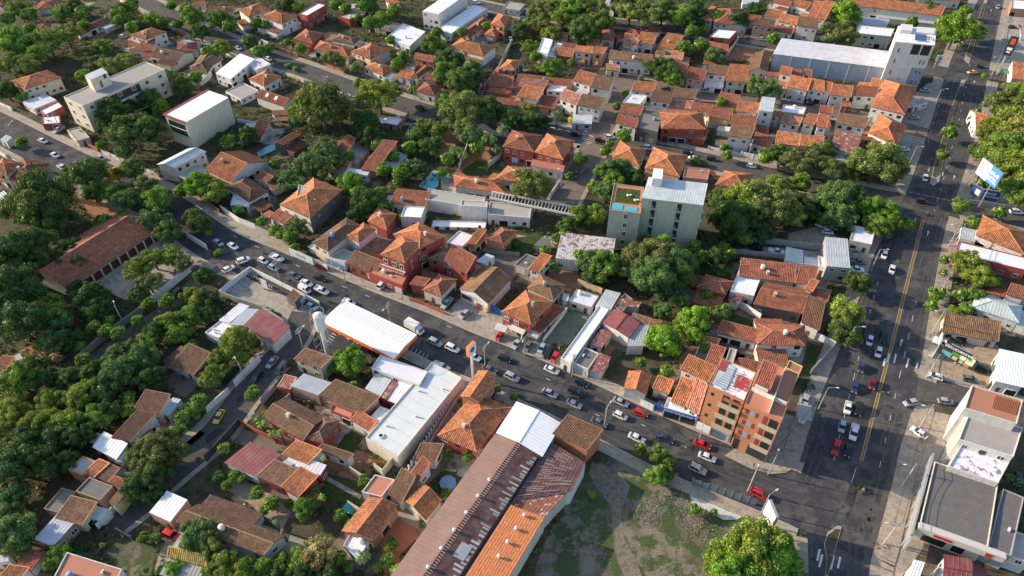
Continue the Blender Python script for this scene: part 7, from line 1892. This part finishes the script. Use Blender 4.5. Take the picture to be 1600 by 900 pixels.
billboard((1482, 545), (1516, 562), 3.0, 4.4, 'white lettered black strip above the shop posters', [(0, 1, 0, 1, (.03, .03, .03))], 2, [('#12', .5, .5, .75)])
billboard((1412, 862), (1449, 724), 1.6, 4.8, 'very long edge on billboard screening the dark warehouse', [(0, .5, 0, 1, (.23, .27, .21)), (.5, 1, 0, 1, (.45, .5, .58)), (.7, .8, .3, .8, (.5, .12, .15))], 5, th=.35)
billboard((1192, 800), (1203, 828), 3, 7, 'white tilted billboard back by the lot fence', [(0, 1, 0, 1, (.7, .7, .68))], 2, th=.7)
billboard((1462, 95), (1471, 96), 3.0, 5.0, 'small white sign with a red disc beside the tower', [(0, 1, 0, 1, (.7, .7, .7)), (.4, .8, .2, .75, (.5, .05, .08))], 2)
billboard((454, 398), (490, 414), .8, 3.0, 'long white banner on the pavement wall', [(0, 1, 0, 1, (.65, .67, .68)), (.25, .7, .3, .7, (.35, .38, .42))], 4, th=.15)
billboard((410, 448), (419, 452), .8, 3.4, 'small white double board at the building site', [(0, 1, 0, 1, (.7, .72, .74))], 2, th=.15)
# ---------------------------------------------------------------- walls, gates and fences
def fence(pts, hgt, col, label, name='boundary_wall', cat='wall', th=.2, mt=None, coping=True):
    q = [P(*p) for p in pts]; o = root(name, q[0], 0, cat); PEND.append((o, label, sum(p[0] for p in pts) / len(pts), sum(p[1] for p in pts) / len(pts)))
    for a, b in zip(q[:-1], q[1:]):
        d = b - a; L = d.length; n_ = max(1, int(L / 5)); e = d / n_
        for k in range(n_):
            mb = MB(); a_ = a + e * k - q[0]; mb.bar(a_ + Vector((0, 0, hgt / 2)), a_ + e + Vector((0, 0, hgt / 2)), th, hgt); add('wall_panel', mb.mesh('wall_panel', mt or M_WALL), o, col)
        if coping: mb = MB(); mb.bar(a - q[0] + Vector((0, 0, hgt + .04)), b - q[0] + Vector((0, 0, hgt + .04)), th + .12, .08); add('coping', mb.mesh('coping', mt or M_WALL), o, tuple(x * .85 for x in col))
    return o
WW, CC, GG, RR_, KK, ST = (.72, .71, .68), (.6, .53, .43), (.36, .36, .35), (.38, .09, .07), (.05, .05, .06), (.30, .26, .21)
for f_ in [
 ([(240, 474), (268, 450), (299, 424)], 2.6, WW, 'white lane wall'), ([(293, 371), (325, 391)], 2.4, WW, 'white wall'), ([(122, 568), (160, 535), (225, 487)], 2.4, ST, 'weathered stone wall'), ([(368, 605), (398, 575), (408, 564)], 2.6, WW, 'white wall'),
 ([(325, 645), (359, 614)], 2.2, WW, 'white wall'), ([(323, 722), (350, 692), (376, 662)], 2.4, KK, 'black gate wall'), ([(376, 662), (400, 676), (444, 696)], 1.8, RR_, 'red garden wall'), ([(410, 633), (432, 607)], 2.2, GG, 'grey wall'), ([(346, 328), (375, 348), (400, 358)], 2.0, WW, 'white garden wall'),
 ([(400, 358), (452, 382)], 1.6, GG, 'grey low wall'), ([(490, 414), (513, 424)], 2.4, WW, 'white wall'), ([(1145, 476), (1165, 486), (1187, 500)], 2.4, WW, 'white garden wall'), ([(1250, 516), (1276, 530), (1303, 543)], 2.3, WW, 'white garden wall'),
 ([(1140, 396), (1220, 404), (1290, 410)], 1.8, GG, 'grey yard wall'), ([(1165, 376), (1240, 386), (1330, 398)], 2.4, GG, 'grey rear wall'), ([(372, 232), (405, 212), (434, 212)], 2.2, CC, 'cream pool wall'), ([(372, 192), (398, 197), (430, 212)], 2.0, WW, 'white yard wall'),
 ([(360, 44), (390, 58), (420, 70)], 1.4, WW, 'white baluster fence wall'), ([(757, 142), (780, 110), (800, 68)], 2.6, CC, 'curving brick retaining wall'), ([(1133, 92), (1153, 64)], 2.4, CC, 'pale lot wall'), ([(717, 265), (728, 240), (732, 225)], 2.4, WW, 'white garden wall'), ([(763, 262), (784, 246)], 2.4, CC, 'cream wall'),
 ([(858, 312), (871, 293)], 2.0, WW, 'white garden wall'), ([(918, 262), (918, 262.5), (905, 275)], 1.4, ST, 'low stone wall'), ([(640, 470), (664, 478), (695, 492)], 1.2, RR_, 'low red front wall'), ([(345, 462), (360, 448), (393, 424)], 2.0, WW, 'white hoarding'), ([(393, 424), (430, 442), (500, 478)], 1.8, WW, 'grey white hoarding'),
 ([(345, 462), (370, 472), (412, 486), (452, 512)], 2.0, GG, 'grey site wall'), ([(548, 757 - 20), (573, 754), (612, 772)], 2.2, CC, 'cream yard wall'), ([(545, 790), (573, 808)], 2.0, CC, 'cream low wall'), ([(622, 716), (600, 745), (586, 735)], 3.0, CC, 'cream yard wall'), ([(636, 716), (690, 650), (726, 606)], 3.2, WW, 'long white party wall'),
 ([(155, 828), (180, 800), (200, 783)], 2.2, WW, 'white kerbside wall'), ([(185, 832), (210, 845)], 2.0, KK, 'dark gate wall'), ([(230, 745), (250, 765)], 1.8, GG, 'grey wall'), ([(455, 622), (436, 640), (470, 640)], 2.0, GG, 'grey wall'), ([(1000, 632), (1020, 642)], 2.2, WW, 'white front wall'), ([(978, 612), (1000, 622)], 1.6, WW, 'white front wall'),
 ([(848, 536), (886, 486)], 1.8, WW, 'pale court wall'), ([(760, 395), (812, 400)], 1.4, ST, 'old garden wall'), ([(902, 445), (940, 460)], 2.4, (.62, .45, .3), 'peach coloured wall'), ([(1265, 585), (1300, 545)], 2.0, GG, 'mossy street wall'), ([(1475, 500), (1466, 540), (1455, 560)], 2.2, WW, 'pale wall'), ([(1513, 318), (1600, 330)], 1.6, GG, 'low grey wall'),
 ([(700, 470), (716, 448)], 1.8, KK, 'black rail fence wall'), ([(560, 80), (600, 110), (640, 128)], 1.6, WW, 'pale street wall'), ([(625, 205), (632, 190), (640, 180)], 1.8, (.5, .25, .15), 'orange brick wall'), ([(630, 260), (645, 228), (650, 200)], 2.0, (.5, .25, .15), 'orange brick wall')]:
    fence(f_[0], f_[1], f_[2], f_[3])
def gate(p0, p1, hgt, col, label):
    a, b = P(*p0), P(*p1); d = b - a; L = d.length; o = root('gate', a, math.atan2(d.y, d.x), 'gate', label); USED.add(label); n_ = max(2, int(L / 1.2))
    for k in range(n_): mb = MB(); mb.box(L * k / n_ + .02, L * (k + 1) / n_ - .02, -.05, .05, .08, hgt); add('gate_panel', mb.mesh('gate_panel', M_PLAIN), o, col)
gate((760, 481), (787, 495), 2.4, (.04, .16, .42), 'bright blue sheet gate beside the white fronted shop')
gate((514, 413), (535, 423), 2.4, (.10, .22, .36), 'dull blue gate below the cream corner house')
gate((1018, 637), (1037, 644), 2.4, (.03, .10, .36), 'dark blue gate left of the pharmacy')
# lot fence of steel panels
a, b = P(1080, 757), P(1180, 790); d = b - a; L = d.length; o = root('lot_fence', a, math.atan2(d.y, d.x), 'fence', 'grey steel panel fence between the grassy lot and the main street'); USED.add(o['label']); LM.append(('grey steel panel fence', 1130, 770))
for k in range(8):
    mb = MB(); mb.box(L * k / 8 + .05, L * (k + 1) / 8 - .05, -.03, .03, .1, 2.5); add('panel', mb.mesh('panel', M_PLAIN), o, (.16, .19, .22)); mb = MB(); mb.box(L * k / 8 - .05, L * k / 8 + .05, -.1, .1, 0, 2.8); mb.bar((L * k / 8, .1, 1.8), (L * k / 8, 1.3, 0), .06); add('post', mb.mesh('post', M_STEEL), o)
# site office hut at the building site
rt, Q, W, D, s, h = building('f', 448, 462, 461, 473, 471, 462, 3.2, 'b', 'k', 'small black site hut with straw roof', 'nowin bare'); LM.append(('small black site hut with straw roof', 459, 465))
o = root('portable_cabin', P(470, 473, 0), R(-25), 'cabin', 'small blue and white portable cabin beside the site hut'); USED.add(o['label']); mb = MB(); mb.box(-1.1, 1.1, -1, 1, 0, 2.4); add('cabin_shell', mb.mesh('cabin_shell', M_PLAIN), o, (.35, .45, .58)); mb = MB(); mb.box(-.4, .4, -1.04, -1, .1, 2.0); add('door', mb.mesh('door', M_PLAIN), o, (.65, .66, .66))
for (p0, p1, lab) in (((389, 430), (410, 441), 'black and yellow striped barrier nearest the crossing hatching'), ((419, 447), (428, 452), 'short black and yellow barrier beside the double board')):
    a, b = P(*p0), P(*p1); d = b - a; L = d.length; o = root('striped_barrier', a, math.atan2(d.y, d.x), 'barrier', lab); USED.add(lab); n_ = int(L / .5)
    for k in range(n_): mb = MB(); mb.box(L * k / n_, L * (k + 1) / n_, -.1, .1, .1, 1.0); add('stripe_board', mb.mesh('stripe_board', M_PLAIN), o, (.5, .38, .2) if k % 2 else (.03, .03, .03))
# ---------------------------------------------------------------- poles, lamps and cables
def pole(px, py, hgt, label, kind='u', ang=0, col=None):
    b_ = P(px, py); o = root('utility_pole' if kind == 'u' else 'street_lamp', (b_.x, b_.y, .05), R(ang), 'utility pole' if kind == 'u' else 'street lamp', group='concrete utility poles' if kind == 'u' else 'street lamps'); PEND.append((o, label, px, py))
    mb = MB(); mb.tube((0, 0, 0), (0, 0, hgt), .17, .11, 8); add('shaft', mb.mesh('shaft', M_POLE if kind == 'u' else M_STEEL), o)
    if kind == 'u':
        for z in (hgt - .4, hgt - 1.3): mb = MB(); mb.box(-1.1, 1.1, -.06, .06, z - .06, z + .06); [mb.tube((x, 0, z + .06), (x, 0, z + .26), .05, .04, 6) for x in (-1, -.5, .5, 1)]; add('crossarm', mb.mesh('crossarm', M_STEEL), o)
    mb = MB(); mb.bar((0, 0, hgt - (1.8 if kind == 'u' else .1)), (1.9, 0, hgt + .3 - (1.2 if kind == 'u' else 0)), .08); add('lamp_arm', mb.mesh('lamp_arm', M_STEEL), o)
    mb = MB(); mb.box(1.8, 2.5, -.14, .14, hgt + .22 - (1.2 if kind == 'u' else 0), hgt + .38 - (1.2 if kind == 'u' else 0)); add('lamp_head', mb.mesh('lamp_head', M_WHITE), o)
    return Vector((b_.x, b_.y, hgt - .2))
ave_l = [pole(x, y, 9, 'steel street lamp', 'l', -8) for x, y in ((1478, 92), (1458, 170), (1418, 262), (1360, 424), (1320, 545), (1278, 640))]
ave_r = [pole(x, y, 9.5, 'concrete pole with cross arms', 'u', 170) for x, y in ((1566, 60), (1549, 118), (1530, 190), (1504, 300), (1482, 385), (1466, 462), (1456, 520), (1447, 590), (1436, 668), (1408, 760), (1380, 850))]
up = [pole(x, y, 9, 'concrete pole with cross arms', 'u', a_) for x, y, a_ in ((438, 441, 60), (475, 548, 60), (611, 508, 240), (758, 574, 60), (894, 588, 240), (944, 668, 60), (1168, 768, 60), (96, 205, 240), (26, 222, 60), (511, 150, 60), (1033, 220, 240), (1168, 250, 240))]
lm_ = [pole(x, y, 7.5, 'steel street lamp', 'l', a_) for x, y, a_ in ((384, 596, 130), (195, 508, 120), (540, 442, 250), (820, 555, 250), (1200, 742, 60), (1562, 322, 60), (1190, 800, 30), (876, 296, 120), (1092, 700 - 12, 250), (648, 156, 240), (1216, 160, 260), (330, 305, 240))]
def cable(a, b, label, sag=.5, n=8):
    o = root('overhead_cable', a, 0, 'cable', group='overhead cables'); pts = [a + (b - a) * (k / n) - Vector((0, 0, sag * 4 * (k / n) * (1 - k / n))) - a for k in range(n + 1)]
    mb = MB(); [mb.tube(p0, p1, .045, None, 4, cap=False) for p0, p1 in zip(pts[:-1], pts[1:])]; add('strand', mb.mesh('strand', M_WIRE), o)
    v = (a + b) / 2 - CAM; dep = v.dot(FW); PEND.append((o, 'thin black overhead cable', 800 + v.x / dep * F, 450 - v.dot(UP) / dep * F))
for k, (a, b) in enumerate(zip(ave_r[:-1], ave_r[1:])): 
    for dx in (-.9, .9): cable(a + Vector((dx, 0, 0)), b + Vector((dx, 0, 0)), 'thin black cable strung along the poles on the right hand side of the avenue')
for i, j in ((0, 1), (2, 3), (3, 4), (4, 5), (5, 6), (7, 8)): cable(up[i], up[j], 'thin black cable strung between the concrete poles of the main street')
cable(up[6], ave_r[9], 'long black cable crossing the avenue near the bottom crossing', 1.0); cable(ave_l[5], up[6], 'black cable along the left kerb of the avenue', 1.0)
# ---------------------------------------------------------------- odds and ends
bs = P(700, 757); o = root('round_pool', (bs.x, bs.y, 0), 0, 'pool', 'round blue pool in the garden behind the factory'); USED.add(o['label']); o.scale = (1.3, 1.3, 1)
mb = MB(); mb.tube((0, 0, 0), (0, 0, .9), 1.5, 1.5, 20, cap=False); mb.tube((0, 0, .85), (0, 0, .86), 1.5, 1.5, 20); add('liner', mb.mesh('liner', M_PLAIN), o, (.16, .27, .42)); mb = MB()
[mb.tube((1.53 * math.cos(k * .628), 1.53 * math.sin(k * .628), 0), (1.53 * math.cos(k * .628), 1.53 * math.sin(k * .628), 1), .05, None, 5) for k in range(10)]; add('upright', mb.mesh('upright', M_STEEL), o)
bs = P(533, 800); o = root('tarpaulin', (bs.x, bs.y, 0), R(-20), 'tarpaulin', 'turquoise tarpaulin cover at the end of the lawn'); USED.add(o['label'])
mb = MB()
for i in range(6):
    for j in range(4):
        z = lambda a, b: .9 - .12 * ((a - 3) ** 2 + (b - 2) ** 2 * .8) * .5 + .07 * math.sin(a * 2 + b); mb.quad([(a * .55, b * .6, max(.05, z(a, b))) for a, b in ((i, j), (i + 1, j), (i + 1, j + 1), (i, j + 1))])
add('sheet', mb.mesh('sheet', M_PLAIN), o, (.05, .38, .42))
def patio(px, py, hgt, wd, dp, col, lab, ang):
    b_ = P(px, py); o = root('awning', (b_.x, b_.y, 0), R(ang), 'awning', lab); USED.add(lab); mb = MB(); mb.box(-wd / 2, wd / 2, -dp / 2, dp / 2, hgt, hgt + .12); add('sheet', mb.mesh('sheet', M_METAL), o, col)
    for x in (-.45, .45):
        for y in (-.42, .42): mb = MB(); mb.box(x * wd - .06, x * wd + .06, y * dp - .06, y * dp + .06, 0, hgt); add('post', mb.mesh('post', M_STEEL), o)
patio(783, 522, 2.6, 3.4, 2.6, (.6, .6, .58), 'small white car shelter over the red hatchback', -25); patio(833, 532, 2.6, 3.4, 2.8, (.5, .52, .52), 'small grey car shelter beside the green court', -25)
patio(1252, 655, 3, 3.5, 5, (.35, .33, .3), 'brown shade roof beside the terracotta terrace block', -15); patio(908, 103, 2.4, 3.4, 2.6, (.08, .32, .28), 'green garden parasol sheet behind the townhouses', 10); patio(870, 92, 2.4, 2.4, 2, (.16, .3, .22), 'pale green patio sheet near the row houses', 10)
patio(1421, 173, 2.5, 5, 4, (.5, .48, .44), 'pale shelter beside the hip roofed corner house', 5); patio(1568, 118, 2.2, 5, 2.5, (.04, .25, .12), 'flat green awning next to the orange roofed shop', 85); patio(1570, 70, 2.2, 3, 4, (.04, .2, .1), 'green carpeted awning beside the black billboard', 85)
b_ = P(1594, 62); o = root('inflatable_tube_figure', (b_.x, b_.y, 0), 0, 'inflatable', 'pink and white inflatable tube leaning by the black billboard'); USED.add(o['label']); mb = MB(); mb.tube((0, 0, 0), (-.6, .3, 3), .6, .5, 10, cap=False); mb.tube((-.6, .3, 3), (-2.4, .5, 6), .5, .5, 10); add('white_tube', mb.mesh('white_tube', M_PLAIN), o, (.72, .6, .6)); mb = MB(); mb.tube((-2.4, .5, 6), (-4, .6, 7.6), .55, .4, 10); add('pink_tube', mb.mesh('pink_tube', M_PLAIN), o, (.75, .12, .2))
b_ = P(1387, 222, 6); o = root('satellite_dish', (b_.x, b_.y, 5.2), R(200), 'satellite dish', 'big pale satellite dish on the corner house roof'); USED.add(o['label']); mb = MB()
for k in range(12):
    a0, a1 = k * math.pi / 6, (k + 1) * math.pi / 6; mb.quad([(0, 0, 0), (.7 * math.cos(a0), .7 * math.sin(a0), .12), (.7 * math.cos(a1), .7 * math.sin(a1), .12)]); mb.quad([(.7 * math.cos(a0), .7 * math.sin(a0), .12), (1.4 * math.cos(a0), 1.4 * math.sin(a0), .45), (1.4 * math.cos(a1), 1.4 * math.sin(a1), .45), (.7 * math.cos(a1), .7 * math.sin(a1), .12)])
add('dish', mb.mesh('dish', M_WALL), o, (.6, .56, .48), (0, 0, 1.2), (R(35), 0, 0)); mb = MB(); mb.tube((0, 0, -1), (0, 0, 1.2), .08, None, 6); add('mast', mb.mesh('mast', M_STEEL), o)
# rubble on the lot
rg = random.Random(5)
for ctr, rad, n_, col in (((1012, 803), 3.6, 170, (.26, .25, .235)), ((1092, 815), 5.0, 420, (.31, .26, .20)), ((1058, 788), 4.0, 160, (.25, .235, .21)), ((1040, 770), 4.0, 90, (.22, .215, .2)), ((960, 800), 8, 90, (.35, .33, .3)), ((1000, 860), 12, 160, (.3, .28, .24))):
    c = P(*ctr); mb = MB()
    for _ in range(n_):
        r_ = rad * 1.1 * rg.random() ** .6; a_ = rg.random() * 6.28; s_ = rg.uniform(.04, .05 + .5 / (rad + 1)); M_ = Matrix.Translation((c.x + r_ * math.cos(a_), c.y + r_ * math.sin(a_), max(.02, .7 * (1 - r_ / rad)) * rg.random())) @ Matrix.Rotation(rg.random() * 3, 4, Vector((rg.random(), rg.random(), .3)).normalized())
        mb.box(-s_, s_ * .8, -s_ * .6, s_ * .7, -s_ * .4, s_ * .4, 0, M_)
    o = add('rubble', mb.mesh('rubble', mat('rubble_%.2f' % col[0], col, noise=.35, nscale=1.2))); o['kind'] = 'stuff'
# weeds and grass tufts on the lot and the wild edges
def tufts(name, polys, dens, size, col, seed):
    rng = np.random.default_rng(seed); C_ = []
    for pts in polys:
        q = np.array([[P(*p).x, P(*p).y] for p in pts]); lo, hi = q.min(0), q.max(0); n_ = int((hi - lo).prod() * dens); X = rng.uniform(lo, hi, (n_, 2)); ins = np.zeros(n_, bool); j = len(q) - 1
        for i in range(len(q)):
            cnd = ((q[i, 1] > X[:, 1]) != (q[j, 1] > X[:, 1])) & (X[:, 0] < (q[j, 0] - q[i, 0]) * (X[:, 1] - q[i, 1]) / (q[j, 1] - q[i, 1] + 1e-9) + q[i, 0]); ins ^= cnd; j = i
        X = X[ins]; f = np.sin(X[:, 0] * .55 + 1.3 * np.sin(X[:, 1] * .31)) + np.sin(X[:, 1] * .47 + X[:, 0] * .2); X = X[f + rng.normal(0, .7, len(X)) > -.2]; C_.append(X)
    X = np.concatenate(C_); c = np.stack([X[:, 0], X[:, 1], rng.uniform(.03, .22, len(X))], 1); o = add(name, quads_mesh(name, leaves(c, np.tile([0, 0, 1.], (len(c), 1)), size, rng, .8), [M_LEAF]), None, col); o['kind'] = 'stuff'
tufts('grass', [[(905, 760), (935, 790), (955, 880), (930, 900), (850, 900), (880, 800)], [(990, 770), (1060, 780), (1110, 850), (1100, 900), (1000, 900), (985, 830)]], 5, .12, (.10, .115, .035), 8)
tufts('undergrowth', [[(0, 560), (120, 560), (240, 470), (300, 490), (230, 580), (240, 640), (180, 700), (60, 800), (0, 830)], [(0, 380), (90, 440), (150, 470), (120, 540), (60, 560), (0, 540)]], 2.5, .28, (.045, .07, .02), 9)
finish_labels()
HOUSE['green apartment block'][0]['label'] = 'green grey apartment block with roof pool and dark window strips'
HOUSE['dark warehouse'][0]['label'] = 'low warehouse with wide dark grey roof beside the bottom crossing'
import collections as _c
print('BUILDINGS', len(BLD), 'TREES', sum(1 for o in bpy.data.objects if o.get('category') in ('tree', 'palm', 'shrub')), 'OBJ', len(bpy.data.objects))
